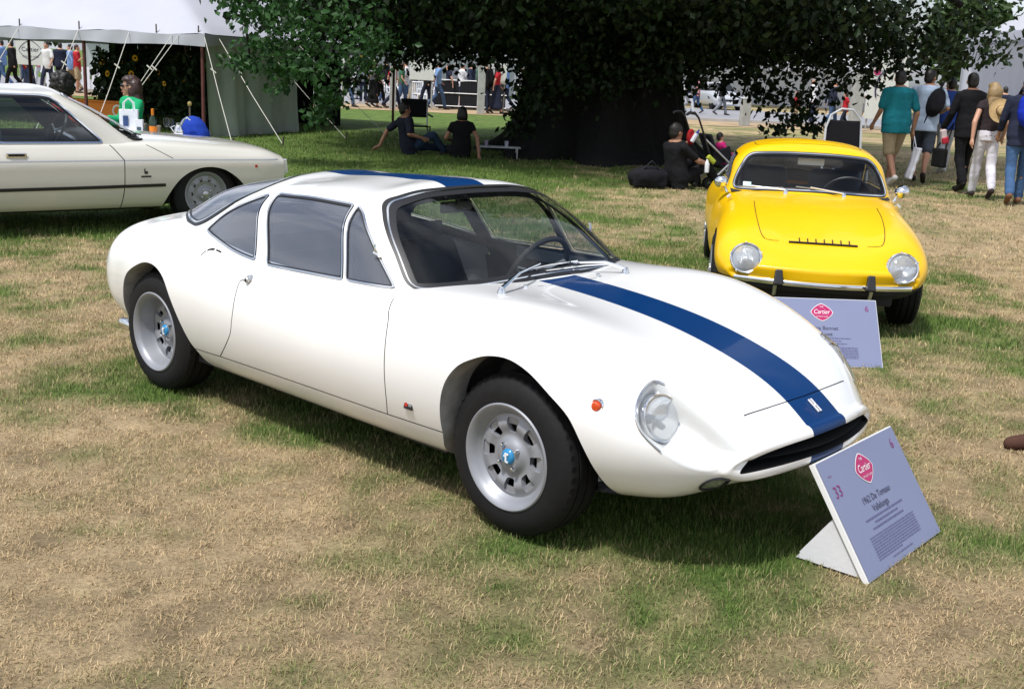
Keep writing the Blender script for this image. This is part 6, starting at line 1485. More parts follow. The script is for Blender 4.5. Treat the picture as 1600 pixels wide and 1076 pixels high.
    # companion half hidden beyond the pale blue shirt
    ms = person_meshes({**walk(.5)}, .016, 1.0, 1.0, 'trousers', 'short', 'shirt')
    place_person(ms, (8.15, 22.2, 0), R(5), 1.84, 'visitor in a blue top and pale grey trousers, half hidden past the pale blue shirt', (.03, .07, .30), (.42, .42, .46), 'dark', SKIN, (.5, .5, .5), gp)
    # someone just out of frame, the toe of one shoe in view
    ms = person_meshes({**STAND, 'ankR': (.16, .10, .085), 'kneeR': (.12, .10, .50)}, .014, 1.0, .45, 'trousers', 'short', 'shirt')
    place_person(ms, (2.58, 4.82, 0), R(90), 1.76, 'visitor standing beside the information boards, brown leather shoe on the dry grass', (.25, .28, .34), (.05, .055, .08), 'dark', SKIN, (.075, .035, .025))
def picnic():
    # couple under the tree
    gp = 'picnickers sitting on the grass by the tree'
    sit = dict(pelvis=(0, 0, .13), chest=(0, -.06, .44), neck=(0, -.10, .62), head=(0, -.08, .77), kneeR=(.14, .40, .34), ankR=(.12, .62, .06), kneeL=(-.16, .44, .12), ankL=(-.12, .84, .06), elbR=(.30, -.12, .36), wriR=(.28, .12, .30), elbL=(-.30, -.30, .38), wriL=(-.36, -.42, .10), handL=(-.40, -.52, .05))
    ms = person_meshes(sit, .013, 1.05, .45, 'trousers', 'short', 'shirt')
    place_person(ms, (-2.05, 20.9, 0), R(-62), 1.80, 'man in a dark shirt leaning back on one arm on the grass by the tree', (.016, .018, .032), (.035, .06, .11), 'dark', SKIN_DARK, (.06, .05, .05), gp)
    ms = person_meshes({**sit, 'elbL': (-.28, .02, .34), 'wriL': (-.18, .26, .30), 'handL': (-.14, .36, .28), 'elbR': (.27, -.14, .36), 'wriR': (.30, -.20, .10), 'handR': (.31, -.22, .0), 'chest': (0, -.02, .44), 'neck': (0, -.02, .63), 'head': (0, .0, .78)}, .013, 1.0, .2, 'trousers', 'bob', 'shirt', True)
    place_person(ms, (-1.08, 20.6, 0), R(10), 1.74, 'dark-haired woman in black sitting on the grass with her back turned', (.008, .008, .010), (.02, .02, .03), 'dark', SKIN_DARK, (.05, .04, .04), gp)
    ch = empty('folding_chair', (-2.05, 22.3, 0), R(14), 'empty black canvas folding chair behind the man leaning on his arm', 'chair')
    for s in (-1, 1):
        tube('leg', [(s * .24, -.20, 0), (s * .24, .20, .44)], .014, ch, M['brushed']); tube('leg', [(s * .24, .22, 0), (s * .24, -.20, .44)], .014, ch, M['brushed']); tube('back_post', [(s * .24, .20, .40), (s * .26, .34, .92)], .014, ch, M['brushed']); tube('armrest', [(s * .27, -.22, .63), (s * .27, .28, .65)], .020, ch, M['trim_black'])
    me = [box_np((0, 0, .43), (.50, .44, .02))]; soft('seat', me, .012, ch, cloth((.010, .010, .012)), 2); soft('backrest', [box_np((0, .31, .76), (.52, .03, .36), E3(R(-14), 0, 0))], .012, ch, cloth((.010, .010, .012)), 2)
    tr = empty('picnic_tray', (-.42, 20.9, 0), R(5), 'pale tray on short legs lying on the grass beside the seated woman', 'tray'); bm = bmesh.new(); bm_box(bm, (0, 0, .20), (.80, .34, .018)); bm_obj('tray_top', bm, tr, cloth((.55, .58, .60)), bevel=.004)
    for s in (-1, 1):
        for q in (-1, 1): tube('leg', [(s * .34, q * .12, 0), (s * .34, q * .12, .20)], .012, tr, M['brushed'])
    for k, (x, c) in enumerate(((-.22, (.35, .30, .40)), (.15, (.5, .52, .60)))):
        o = lathe('cup', [(.0001, .0), (.030, .0), (.038, .10), (.035, .10), (.028, .008)], None, cloth(c), 20, 'z', loc=(-.42 + x, 20.88, .212))
        setp(o, ('plum coloured' if k == 0 else 'pale grey') + ' picnic cup standing on the low tray', 'cup', 'cups on the tray')
    # seated drinker, bag, buggy with child
    ms = person_meshes({**sit, 'elbL': (-.26, .10, .46), 'wriL': (-.08, .24, .66), 'handL': (-.03, .24, .76), 'elbR': (.26, .16, .40), 'wriR': (.12, .40, .36), 'chest': (0, -.05, .44), 'neck': (0, -.07, .63), 'head': (0, -.06, .78), 'kneeL': (-.2, .38, .40), 'ankL': (-.14, .46, .06), 'gaze': .1}, .013, 1.08, .40, 'trousers', 'short', 'shirt')
    place_person(ms, (2.30, 16.75, 0), R(-62), 1.82, 'man in black sitting on the grass, drinking from a bottle beside the buggy', (.010, .010, .012), (.008, .008, .010), 'dark', SKIN_DARK, (.02, .02, .02))
    bt = empty('drinks_bottle', (2.475, 16.68, .70), 0, 'small blue and white bottle raised to the mouth of the seated man', 'bottle'); bt.rotation_euler = (0, R(28), 0)
    lathe('bottle_body', [(.0001, -.02), (.030, -.02), (.032, .0), (.032, .10), (.028, .115)], bt, cloth((.60, .62, .68)), 18, 'z'); lathe('bottle_neck', [(.028, .115), (.014, .15), (.012, .18), (.0001, .18)], bt, cloth((.03, .05, .25)), 18, 'z')
    bg = empty('holdall', (1.86, 16.55, 0), R(12), 'black holdall lying on the grass behind the seated man', 'bag'); soft('bag_body', [ell((0, 0, .16), (.32, .18, .16)), box_np((0, 0, .12), (.50, .26, .2))], .018, bg, cloth((.009, .009, .012)), 4, .012); tubes('bag_handle', [([(-.14, -.10, .26), (0, -.12, .40), (.14, -.10, .26)], .012)], bg, cloth((.02, .02, .025)))
    bu = empty('pushchair', (3.02, 17.2, 0), R(-72), 'black folding pushchair with curved handles, a child asleep in it', 'pushchair')
    for s in (-1, 1):
        tube('handle', [(s * .22, -.30, .42), (s * .23, -.46, .80), (s * .23, -.56, 1.02), (s * .23, -.63, 1.09), (s * .23, -.71, 1.09), (s * .23, -.76, 1.06)], [.015, .015, .015, .020, .020, .020], bu, M['trim_black'])
        tube('frame_leg', [(s * .22, -.42, .72), (s * .23, .38, .08)], .015, bu, M['brushed']); tube('frame_leg', [(s * .22, .06, .42), (s * .23, -.30, .08)], .015, bu, M['brushed'])
        for yy in (.40, -.32):
            for q in (-.025, .025): lathe('wheel', [(.03, -.012), (.075, -.014), (.085, -.006), (.085, .006), (.075, .014), (.03, .012)], bu, M['rubber'], 20, 'x', loc=(s * .23 + q, yy, .085))
    soft('seat_sling', [box_np((0, .05, .34), (.38, .34, .04), E3(R(10), 0, 0)), box_np((0, -.22, .56), (.38, .05, .50), E3(R(24), 0, 0))], .014, bu, cloth((.012, .012, .016)), 3); soft('seat_side', [box_np((.19, -.10, .48), (.02, .30, .22), E3(R(20), 0, 0))], .012, bu, cloth((.012, .012, .016)), 2)
    soft('hung_bag', [ell((.10, -.60, .74), (.10, .05, .12))], .012, bu, cloth((.42, .02, .025)), 2)
    kid = person_meshes(dict(pelvis=(0, 0, .50), chest=(0, -.10, .82), neck=(0, -.16, 1.0), head=(0, -.17, 1.15), kneeR=(.12, .42, .58), ankR=(.12, .62, .2), kneeL=(-.12, .42, .58), ankL=(-.12, .62, .2), elbR=(.27, -.02, .74), wriR=(.16, .20, .70), elbL=(-.27, -.02, .74), wriL=(-.16, .2, .70)), .024, .95, 1.0, 'slim', 'short', 'shirt', True, False)
    place_person(kid, (3.05, 17.2, .10), R(-72), .98, 'small child in a bright pink jacket lying in the pushchair', (.52, .02, .16), (.10, .20, .40), 'dark', SKIN)
    bb = empty('feeding_bottle', (2.72, 16.72, .25), R(20), 'small white bottle and yellow-green cloth in the hand of the seated man', 'bottle'); lathe('bottle_body', [(.0001, 0), (.035, 0), (.037, .02), (.036, .13), (.02, .16), (.012, .19), (.0001, .20)], bb, cloth((.72, .74, .76)), 18, 'z'); soft('cloth_wrap', [box_np((.06, 0, .19), (.15, .06, .07), E3(0, R(38), 0))], .012, bb, cloth((.42, .48, .05)), 3)
    ck = empty('canvas_chair', (4.62, 16.6, 0), R(186), 'black canvas chair with a pale arched frame behind the yellow coupe', 'chair')
    soft('backrest', [box_np((0, -.02, .86), (.52, .03, .46), E3(R(6), 0, 0))], .012, ck, cloth((.008, .008, .010)), 2); soft('seat', [box_np((0, .22, .44), (.50, .46, .03))], .014, ck, cloth((.008, .008, .010)), 2)
    tube('back_frame', [(-.27, 0, .0), (-.27, .02, .70), (-.25, -.02, 1.10), (-.12, -.03, 1.24), (.05, -.03, 1.25), (.20, -.03, 1.16), (.27, .0, .98), (.27, .02, .5), (.27, 0, 0)], .016, ck, cloth((.52, .54, .57)))
    for s in (-1, 1): tube('leg', [(s * .25, .44, 0), (s * .25, .40, .44)], .014, ck, M['brushed'])
CROWD = [(-18.29, 41.5, 1, 90, 1.78, 'K', 'K', 'dark', 'walking past the grey post, seen through the marquee'),
         (-18.57, 43, 4, -90, 1.66, 'R', 'J', 'dark', 'behind the grey post, seen through the marquee'),
         (-17.24, 42, 0, 160, 1.8, 'W', 'N', 'dark', 'walking up the road before the picket fence'),
         (-17.77, 44.5, 2, 20, 1.8, 'N', 'K', 'dark', 'standing in the road beyond the picket fence'),
         (-16.77, 43, 1, 90, 1.76, 'B', 'T', 'dark', 'next to a red shirt, seen through the marquee'),
         (-16.37, 42.5, 5, -80, 1.74, 'R', 'T', 'brown', 'beside the pale blue shirt, seen through the marquee'),
         (-15.21, 43, 4, 40, 1.7, 'W', 'G', 'blond', 'seen between the dark shade panels under the marquee'),
         (-12.98, 44, 3, 60, 1.7, 'P', 'W', 'dark', 'seen past the slanted black panel under the marquee'),
         (-13.17, 46, 5, -60, 1.74, 'R', 'J', 'brown', 'seen past the slanted black panel under the marquee'),
         (-8.44, 43, 0, -90, 1.76, 'K', 'N', 'dark', 'half hidden by drooping leaves near the marquee'),
         (-8.55, 46, 5, 90, 1.76, 'R', 'N', 'dark', 'behind the drooping leaves near the marquee'),
         (-6.88, 41.2, 1, -90, 1.82, 'N', 'K', 'dark', 'striding past the tall narrow sign'),
         (-6.35, 41.4, 0, -90, 1.8, 'K', 'J', 'dark', 'in an orange cap walking past the tall narrow sign'),
         (-6.51, 47, 2, 30, 1.72, 'G', 'N', 'dark', 'standing behind the white garden chairs'),
         (-5.44, 41.8, 3, -90, 1.68, 'G', 'K', 'blond', 'walking left of the short grey post'),
         (-5.26, 42.2, 4, -90, 1.6, 'N', 'K', 'dark', 'walking close behind the woman in the black skirt'),
         (-4.67, 41.3, 0, -90, 1.76, 'R', 'N', 'brown', 'walking by the grey post'),
         (-4.59, 45, 5, 80, 1.74, 'W', 'J', 'dark', 'behind the pale sign by the red shirt'),
         (-3.7, 44.5, 1, 70, 1.78, 'K', 'N', 'dark', 'beyond the empty folding chair'),
         (-3.2, 43, 0, -80, 1.78, 'B', 'J', 'dark', 'beyond the empty folding chair'),
         (-2.84, 44, 4, 90, 1.7, 'N', 'G', 'dark', 'beyond the seated woman in black'),
         (-2.46, 46, 5, -60, 1.74, 'W', 'N', 'grey', 'behind the black panelled barrier'),
         (-2.06, 45.5, 1, 60, 1.8, 'N', 'W', 'dark', 'behind the black panelled barrier'),
         (-1.39, 41.6, 2, -20, 1.84, 'K', 'N', 'dark', 'standing just right of the tall grey post'),
         (-0.97, 41.3, 3, -80, 1.74, 'R', 'N', 'dark', 'standing beside the sign with the oval emblem'),
         (0.12, 42.5, 1, -90, 1.82, 'N', 'K', 'dark', 'between the emblem sign and the trunk'),
         (0.46, 43.5, 4, 90, 1.68, 'W', 'G', 'blond', 'between the emblem sign and the trunk'),
         (5.19, 45, 2, 90, 1.8, 'W', 'J', 'dark', 'glimpsed through the gap beside the trunk'),
         (6.7, 50, 1, 90, 1.78, 'W', 'G', 'dark', 'walking along the road just past the trunk'),
         (7.13, 50.5, 0, -90, 1.78, 'N', 'W', 'dark', 'walking along the road just past the trunk'),
         (10.11, 43.0, 5, 90, 1.3, 'R', 'T', 'brown', 'stooping beyond the yellow coupe'),
         (11.15, 42.0, 1, -90, 1.78, 'N', 'J', 'dark', 'walking left of the thick pale post'),
         (11.55, 41.6, 4, 90, 1.36, 'R', 'N', 'brown', 'standing at the thick pale post'),
         (12.77, 44, 5, -90, 1.76, 'W', 'G', 'dark', 'passing the big white sign'),
         (14.56, 40, 1, 10, 1.8, 'W', 'G', 'dark', 'walking far beyond the man in pale blue'),
         (15.68, 38, 2, 0, 1.78, 'N', 'G', 'dark', 'far beyond the blue backpack'),
         (16.83, 42, 4, 180, 1.7, 'P', 'J', 'blond', 'far beyond the straw hat'),
         (-18.79, 44, 3, -80, 1.68, 'G', 'N', 'brown', 'by the pale sign seen through the marquee'),
         (-20.21, 45, 0, 90, 1.8, 'B', 'J', 'dark', 'at the marquee edge beyond the cream car'),
         (-19.62, 47, 4, 60, 1.7, 'P', 'W', 'blond', 'behind the picket fence'),
         (-8.44, 48, 5, 50, 1.76, 'B', 'T', 'grey', 'behind the tall narrow sign'),
         (-7.28, 50, 2, -30, 1.8, 'W', 'G', 'grey', 'across the road behind the garden chairs'),
         (-5.81, 49, 1, 70, 1.78, 'K', 'J', 'dark', 'across the road past the garden chairs'),
         (-4.57, 43.2, 4, -90, 1.66, 'E', 'J', 'brown', 'hurrying past the sign by the red shirt'),
         (-4.48, 47.5, 0, 80, 1.8, 'N', 'T', 'dark', 'across the road behind the low pale sign'),
         (-3.82, 48.5, 3, -60, 1.7, 'W', 'K', 'blond', 'across the road beyond the folding chair'),
         (-2.86, 48, 2, 10, 1.82, 'G', 'K', 'grey', 'across the road behind the barrier'),
         (-1.9, 48.5, 0, -70, 1.8, 'E', 'G', 'dark', 'across the road behind the tall grey post'),
         (-0.73, 46, 1, 60, 1.8, 'B', 'N', 'dark', 'behind the sign with the oval emblem'),
         (-0.18, 47, 5, -90, 1.75, 'W', 'T', 'brown', 'behind the sign with the oval emblem'),
         (7.92, 53, 4, 60, 1.68, 'P', 'J', 'brown', 'walking by the silver car'),
         (8.86, 52, 1, -90, 1.78, 'K', 'G', 'dark', 'walking in front of the silver car'),
         (11.45, 46, 2, 90, 1.8, 'W', 'N', 'grey', 'far beyond the black canvas chair')]

# ------------------------------------------------------------------ the table in front of the marquee
def lawn_party():
    ms = person_meshes(dict(pelvis=(0, 0, .42), chest=(0, .02, .76), neck=(0, .0, .94), head=(0, .02, 1.085), kneeR=(.10, .42, .44), ankR=(.10, .44, .08), kneeL=(-.10, .42, .44), ankL=(-.10, .44, .08), elbR=(.26, .02, .66), wriR=(.24, .22, .56), elbL=(-.30, .18, .70), wriL=(-.26, .44, .72), gaze=-.55), .012, .95, 1.0, 'slim', 'long', 'shirt', True)
    p = place_person(ms, (-4.923, 14.522, .03), R(138), 1.82, 'woman in a green shirt and dark glasses sitting at the picnic table', (.012, .33, .13), (.05, .06, .10), 'brown', SKIN)
    hl = ms['hl']; sg = empty('sunglasses', (0, 0, 0)); sg.parent = p
    for s in (-1, 1): soft('dark_lens', [ell(hl(s * .036, .088, .010), (.032, .014, .024))], .006, sg, M['trim_black'], 2)
    tubes('glasses_arm', [([hl(s * .066, .085, .014), hl(s * .085, -.01, .014)], .005) for s in (-1, 1)], sg, M['trim_black'])
    soft('mouth', [ell(hl(0, .090, -.068), (.022, .008, .008))], .005, p, cloth((.42, .10, .09)), 1)
    bm = bmesh.new(); bm_box(bm, (0, 0, .44), (.44, .44, .04)); c = empty('garden_chair', (-4.903, 14.514, 0), R(138), 'plain chair under the woman in the green shirt', 'chair'); bm_obj('seat', bm, c, cloth((.25, .2, .15)), bevel=.01)
    c.scale = (1, 1, .86)
    for x in (-.18, .18):
        for y in (-.18, .18): tube('leg', [(x, y, 0), (x, y, .42)], .018, c, M['brushed'])
    for x in (-.18, .18): tube('back_post', [(x, -.20, .42), (x, -.26, .80)], .016, c, M['brushed'])
    soft('backrest', [box_np((0, -.25, .70), (.40, .03, .20))], .014, c, cloth((.25, .2, .15)), 1)
    ms = person_meshes(dict(pelvis=(0, 0, .42), chest=(0, .0, .76), neck=(0, .02, .94), head=(0, .04, 1.09), kneeR=(.10, .42, .44), ankR=(.10, .44, .08), kneeL=(-.10, .42, .44), ankL=(-.10, .44, .08), elbR=(.27, .10, .68), wriR=(.2, .34, .62), elbL=(-.27, .10, .68), wriL=(-.2, .34, .62)), .015, 1.0, 1.0, 'trousers', 'curly', 'shirt', True, False)
    place_person(ms, (-5.855, 14.660, .0), R(-60), 1.80, 'person with dark curly hair in a red top sitting across the picnic table', (.42, .02, .02), (.04, .04, .05), 'dark', SKIN)
    # table and the things on it
    t = empty('picnic_table', (-4.472, 13.600, .12), R(6), 'low folding table with a white cloth behind the cream car', 'table')
    bm = bmesh.new(); bm_box(bm, (0, 0, .505), (1.35, .60, .022)); bm_obj('table_top', bm, t, cloth((.66, .67, .72)), bevel=.004)
    for x in (-.6, .6):
        for y in (-.24, .24): tube('leg', [(x, y, -.12), (x, y, .50)], .014, t, M['brushed'])
    Z = .637
    g = empty('gift_bag', (-4.647, 13.590, Z), R(10), 'white paper gift bag with rope handles and a blue picture, on the table', 'bag')
    bm = bmesh.new(); bm_box(bm, (0, 0, .14), (.20, .11, .28), taper=(1.06, .8)); bm_obj('bag_body', bm, g, cloth((.76, .78, .84)), bevel=.003); bm = bmesh.new(); bm_box(bm, (-.03, -.058, .15), (.06, .003, .12)); bm_obj('bag_picture', bm, g, cloth((.05, .09, .22)))
    for yy in (-.045, .045): tube('bag_handle', [(-.06, yy, .28), (-.055, yy, .36), (0, yy, .41), (.055, yy, .36), (.06, yy, .28)], .006, g, cloth((.76, .78, .84)), 6)
    b = empty('small_box', (-4.518, 13.572, Z), R(4), 'small white box with a dark label beside the gift bag', 'box'); bm = bmesh.new(); bm_box(bm, (0, 0, .085), (.085, .07, .17)); bm_obj('carton', bm, b, cloth((.72, .74, .78)), bevel=.003); bm = bmesh.new(); bm_box(bm, (0, -.037, .05), (.05, .003, .07)); bm_obj('box_label', bm, b, cloth((.06, .10, .12)))
    b = empty('wine_bottle', (-4.361, 13.572, Z), 0, 'bottle with an orange label and orange neck foil on the table', 'bottle'); gl = mat('bottle_green', (.010, .030, .012), .15, coat=.5)
    lathe('bottle_glass', [(.0001, 0), (.040, .0), (.043, .01), (.043, .16), (.030, .20), (.015, .23), (.015, .24)], b, gl, 24, 'z'); lathe('neck_foil', [(.0155, .22), (.0165, .225), (.0165, .30), (.0001, .305)], b, cloth((.62, .20, .02)), 20, 'z'); lathe('bottle_label', [(.0436, .03), (.0440, .032), (.0440, .10), (.0436, .102)], b, cloth((.75, .22, .03)), 24, 'z')
    b = empty('small_bottle', (-4.435, 13.553, Z), 0, 'small dark green bottle between the white box and the orange labelled bottle', 'bottle'); lathe('bottle_glass', [(.0001, 0), (.024, 0), (.025, .07), (.010, .10), (.010, .13), (.0001, .13)], b, gl, 18, 'z'); lathe('bottle_cap', [(.0112, .115), (.0112, .138), (.0001, .138)], b, cloth((.1, .1, .1)), 14, 'z')
    for k, x in enumerate((-4.158, -4.241)):
        g = empty('wine_glass', (x, 13.6 + .1 * k, Z), 0, ('tall stemmed glass standing beside the silver jug' if k == 0 else 'stemmed glass nearest the orange labelled bottle'), 'glass', 'stemmed glasses'); lathe('glass_bowl', [(.005, .09), (.025, .10), (.036, .14), (.034, .20)], g, M['lens'], 24, 'z'); lathe('glass_stem', [(.034, .0), (.030, .004), (.005, .008), (.004, .09)], g, M['lens'], 20, 'z')
    j = empty('silver_jug', (-4.057, 13.572, Z), R(20), 'silver swan-necked jug on the end of the table', 'jug'); lathe('jug_body', [(.0001, 0), (.045, 0), (.052, .01), (.060, .05), (.045, .10), (.028, .13), (.030, .15)], j, M['chrome'], 26, 'z'); tube('jug_spout', [(.02, 0, .12), (.06, 0, .19), (.10, 0, .22), (.135, 0, .19)], [.018, .015, .012, .010], j, M['chrome']); tube('jug_handle', [(-.04, 0, .12), (-.09, 0, .10), (-.05, 0, .04)], .006, j, M['chrome'])
    for k in range(3):
        pl = lathe('saucer', [(.0001, .004), (.045, .004), (.075, .014), (.078, .012), (.045, .0), (.0001, .0)], None, cloth((.75, .76, .80)), 28, 'z', loc=(-5.00 + k * .13, 13.52 + .09 * (k % 2), Z)); setp(pl, 'small white saucer on the cloth left of the gift bag', 'saucer', 'saucers on the picnic table')
    d = empty('domed_cool_bag', (-3.946, 13.784, 0), R(10), 'blue domed bag with red piping and a black front, standing by the marquee wall', 'bag'); d.scale = (.82, .82, 1.05)
    soft('dome', [ell((0, .02, .46), (.27, .20, .37)), box_np((0, .02, .25), (.5, .36, .46))], .016, d, cloth((.012, .045, .33)), 4, .006); soft('front_pocket', [ell((.05, -.17, .40), (.20, .07, .22))], .014, d, cloth((.015, .012, .014)), 3); tube('piping', [(-.24, -.10, .66), (-.10, -.19, .60), (.02, -.22, .50), (.06, -.25, .36)], .011, d, cloth((.42, .06, .05)))
    k_ = empty('lantern', (-4.075, 14.107, 0), 0, 'thin stake with a small brass knob behind the blue domed bag', 'stake'); tube('stake_rod', [(0, 0, 0), (0, 0, .96)], .012, k_, M['peg']); lathe('stake_knob', [(.0001, .045), (.022, .035), (.028, .015), (.02, -.01), (.0001, -.02)], k_, mat('brass', (.55, .42, .16), .35, metal=.8), 18, 'z', loc=(0, 0, .98))
def marquee_contents(at):
    base = Vector((-6.26, 22.6, 0)); W_ = lambda a, b, z=0: base + at(a, b, z)
    yaw = math.atan2((at(1, 0, 0)).y, (at(1, 0, 0)).x)
    # orange counter with a white ring
    o = empty('orange_counter', W_(3.1, .9), yaw, 'bright orange counter with a white ring, under the marquee front', 'counter'); om = mat('orange_panel', (.74, .20, .012), .5)
    bm = bmesh.new(); bm_box(bm, (.1, 0, .26), (2.0, .35, .52)); bm_obj('counter_body', bm, o, om, bevel=.01); bm = bmesh.new(); bm_box(bm, (.1, 0, .535), (2.08, .42, .03)); bm_obj('counter_top', bm, o, om, bevel=.006)
    lathe('white_ring', [(.09, .0), (.11, .004), (.13, .0)], o, cloth((.75, .74, .72)), 36, 'y', loc=(-.55, .18, .36)); lathe('white_ring', [(.09, -.0), (.11, -.004), (.13, -.0)], o, cloth((.75, .74, .72)), 36, 'y', loc=(-.55, -.18, .36))
    for q in (.98, 1.08): 
        bm = bmesh.new(); bm_box(bm, (q, 0, .68), (.05, .08, .28)); bm_obj('counter_post', bm, o, om)
    # sunflower bank
    rg = np.random.default_rng(9); s = empty('sunflower_bed', W_(2.2, 1.5), yaw, 'bank of dark leaves and yellow sunflowers behind the orange counter', 'plant')
    P = rg.uniform((-1.25, -.35, .4), (1.3, .35, 1.58), (3600, 3)); leaf_obj('foliage', P, rg.normal(size=P.shape), .17, s, leaf_mat('sunflower_leaf', (.010, .022, .008), (.03, .06, .02)), rg)['kind'] = 'stuff'
    for x in np.linspace(-1, 1.1, 8): tube('stem', [(x, 0, 0), (x + .05, .05, 1.4)], .015, s, cloth((.03, .06, .02)), 6)
    ym = mat('petal', (.72, .36, .01), .6); bmm = mat('seedhead', (.05, .025, .01), .9)
    ptv = []; n = 16
    pet = []; F = []
    for k in range(n):
        a = 2 * math.pi * k / n; c_, s_ = math.cos(a), math.sin(a); i = len(pet); pet += [(c_ * .03 - s_ * .01, 0, s_ * .03 + c_ * .01), (c_ * .03 + s_ * .01, 0, s_ * .03 - c_ * .01), (c_ * .07 + s_ * .014, -.02, s_ * .07 - c_ * .014), (c_ * .085, -.015, s_ * .085), (c_ * .07 - s_ * .014, -.02, s_ * .07 + c_ * .014)]; F.append((i, i + 1, i + 2, i + 3, i + 4))
    pm = bpy.data.meshes.new('petals'); pm.from_pydata(pet, [], F); pm.materials.append(ym)
    hd = lathe_np([(.0001, -.02), (.02, -.018), (.036, -.006), (.036, .01)], 16); hm = bpy.data.meshes.new('seed_head'); hm.from_pydata([tuple(v) for v in hd[0]], [], [tuple(map(int, q)) for q in hd[1]]); hm.materials.append(bmm)
    for x, z in ((-.95, 1.02), (-.75, 1.42), (-.55, .96), (-.35, 1.18), (-.30, 1.40), (-.05, 1.02), (.15, 1.45), (.28, 1.12), (.5, 1.0), (.62, 1.36), (.85, 1.1), (1.05, 1.32)):
        f_ = empty('flower_head', (x, .30 + .1 * math.sin(9 * x), z)); f_.parent = s; f_.rotation_euler = (rg.uniform(-.3, .3), 0, math.pi + rg.uniform(-.5, .5)); f_.scale = (rg.uniform(.55, .95),) * 3
        link('petals', pm, f_); link('seed_head', hm, f_)
    # dark panels added to deepen the tent's shade, and a slanted black lid
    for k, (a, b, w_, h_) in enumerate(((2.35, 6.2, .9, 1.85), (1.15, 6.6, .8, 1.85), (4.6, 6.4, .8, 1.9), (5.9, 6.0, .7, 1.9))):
        o = empty('shade_panel', W_(a, b), yaw + .1 * k, ('tall dark panel added for shade deep under the marquee, behind the sunflowers', 'tall dark panel added for shade under the marquee, behind the slanted black panel', 'tall dark panel added for shade under the marquee beyond the orange posts', 'narrow dark panel added for shade under the marquee above the cream car roof')[k], 'shade panel', 'shade panels under the marquee')
        for q in (-.25, .25): bm = bmesh.new(); bm_box(bm, (q * w_ * 2, 0, h_ / 2), (w_, .04, h_), Matrix.Rotation(q, 3, 'Z')); bm_obj('shade_panel_leaf', bm, o, cloth((.012, .014, .016)), bevel=.004)
    o = empty('black_easel', W_(1.0, 2.4), yaw, 'slanted black panel on a dark plinth under the marquee', 'stand'); bm = bmesh.new(); bm_box(bm, (0, 0, .5), (.95, .6, 1.0)); bm_obj('plinth', bm, o, cloth((.012, .012, .014)), bevel=.01)
    bm = bmesh.new(); bm_box(bm, (.25, 0, 1.36), (.55, .06, .72), Matrix.Rotation(R(14), 3, 'Y')); bm_obj('slanted_panel', bm, o, cloth((.010, .010, .012)), bevel=.01)
    bm = bmesh.new(); bm_box(bm, (-.35, .1, 1.03), (.46, .4, .05)); bm_obj('wooden_shelf', bm, o, mat('shelf_wood', (.22, .10, .05), .6, var=.2, vscale=10), bevel=.005)

# ------------------------------------------------------------------ far side: crowd, signs, posts
def far_sign(loc, w, h_, zc, label, emblem=True):
    r = empty('notice_sign', loc, 0, label, 'sign', 'pale signs along the road'); bm = bmesh.new(); bm_box(bm, (0, 0, zc), (w, .04, h_)); bm_obj('sign_board', bm, r, M['sign_white'], bevel=.006)
    for s in (-1, 1): tube('sign_post', [(s * w * .42, .05, 0), (s * w * .42, .05, zc + h_ * .4)], .03, r, M['post_wood'], 6)
    if emblem:
        e = empty('emblem', (0, -.024, zc)); e.parent = r; a = np.linspace(0, 2 * np.pi, 49)
        q = 1.0 / (np.abs(np.cos(a)) ** 1.35 + np.abs(np.sin(a)) ** 1.35) ** (1 / 1.35); tube('emblem_outline', [(w * .40 * q[i] * math.cos(a[i]), 0, h_ * .34 * q[i] * math.sin(a[i])) for i in range(49)], .010, e, M['ink'], 4)
        for s, sz, dz in (('Cartier', .21, .02), ('STYLE ET LUXE', .085, -.17)):
            o = link('emblem_text', text_mesh(s, sz * w), e, M['ink']); o.rotation_euler = (math.pi / 2, 0, 0); o.location = (0, -.003, dz * h_ * 1.3)
    return r
M['sign_white'] = mat('sign_white', (.62, .65, .62), .7, var=.04, vscale=3); M['post_wood'] = mat('post_wood', (.36, .37, .36), .9, var=.15, vscale=5); M['white_plastic'] = mat('white_plastic', (.80, .80, .82), .45)
def garden_chair(loc, rz, label):
    c = empty('garden_chair', loc, rz, label, 'chair', 'white garden chairs by the road')
    for x in (-.24, .24):
        tube('leg', [(x, -.22, 0), (x, -.22, .44)], .025, c, M['white_plastic'], 6); tube('leg', [(x, .22, 0), (x, .26, .92)], .025, c, M['white_plastic'], 6); tube('armrest', [(x, -.24, .64), (x, .24, .64)], .028, c, M['white_plastic'], 6); tube('arm_post', [(x, -.22, .44), (x, -.22, .64)], .022, c, M['white_plastic'], 6)
    bm = bmesh.new(); bm_box(bm, (0, 0, .44), (.52, .48, .04)); bm_obj('seat', bm, c, M['white_plastic'], bevel=.01)
    for k in range(6): tube('back_slat', [(-.20 + .08 * k, .235, .46), (-.20 + .08 * k, .27, .88)], .016, c, M['white_plastic'], 5)
    tube('top_rail', [(-.26, .265, .90), (.26, .265, .90)], .028, c, M['white_plastic'], 6)
    return c
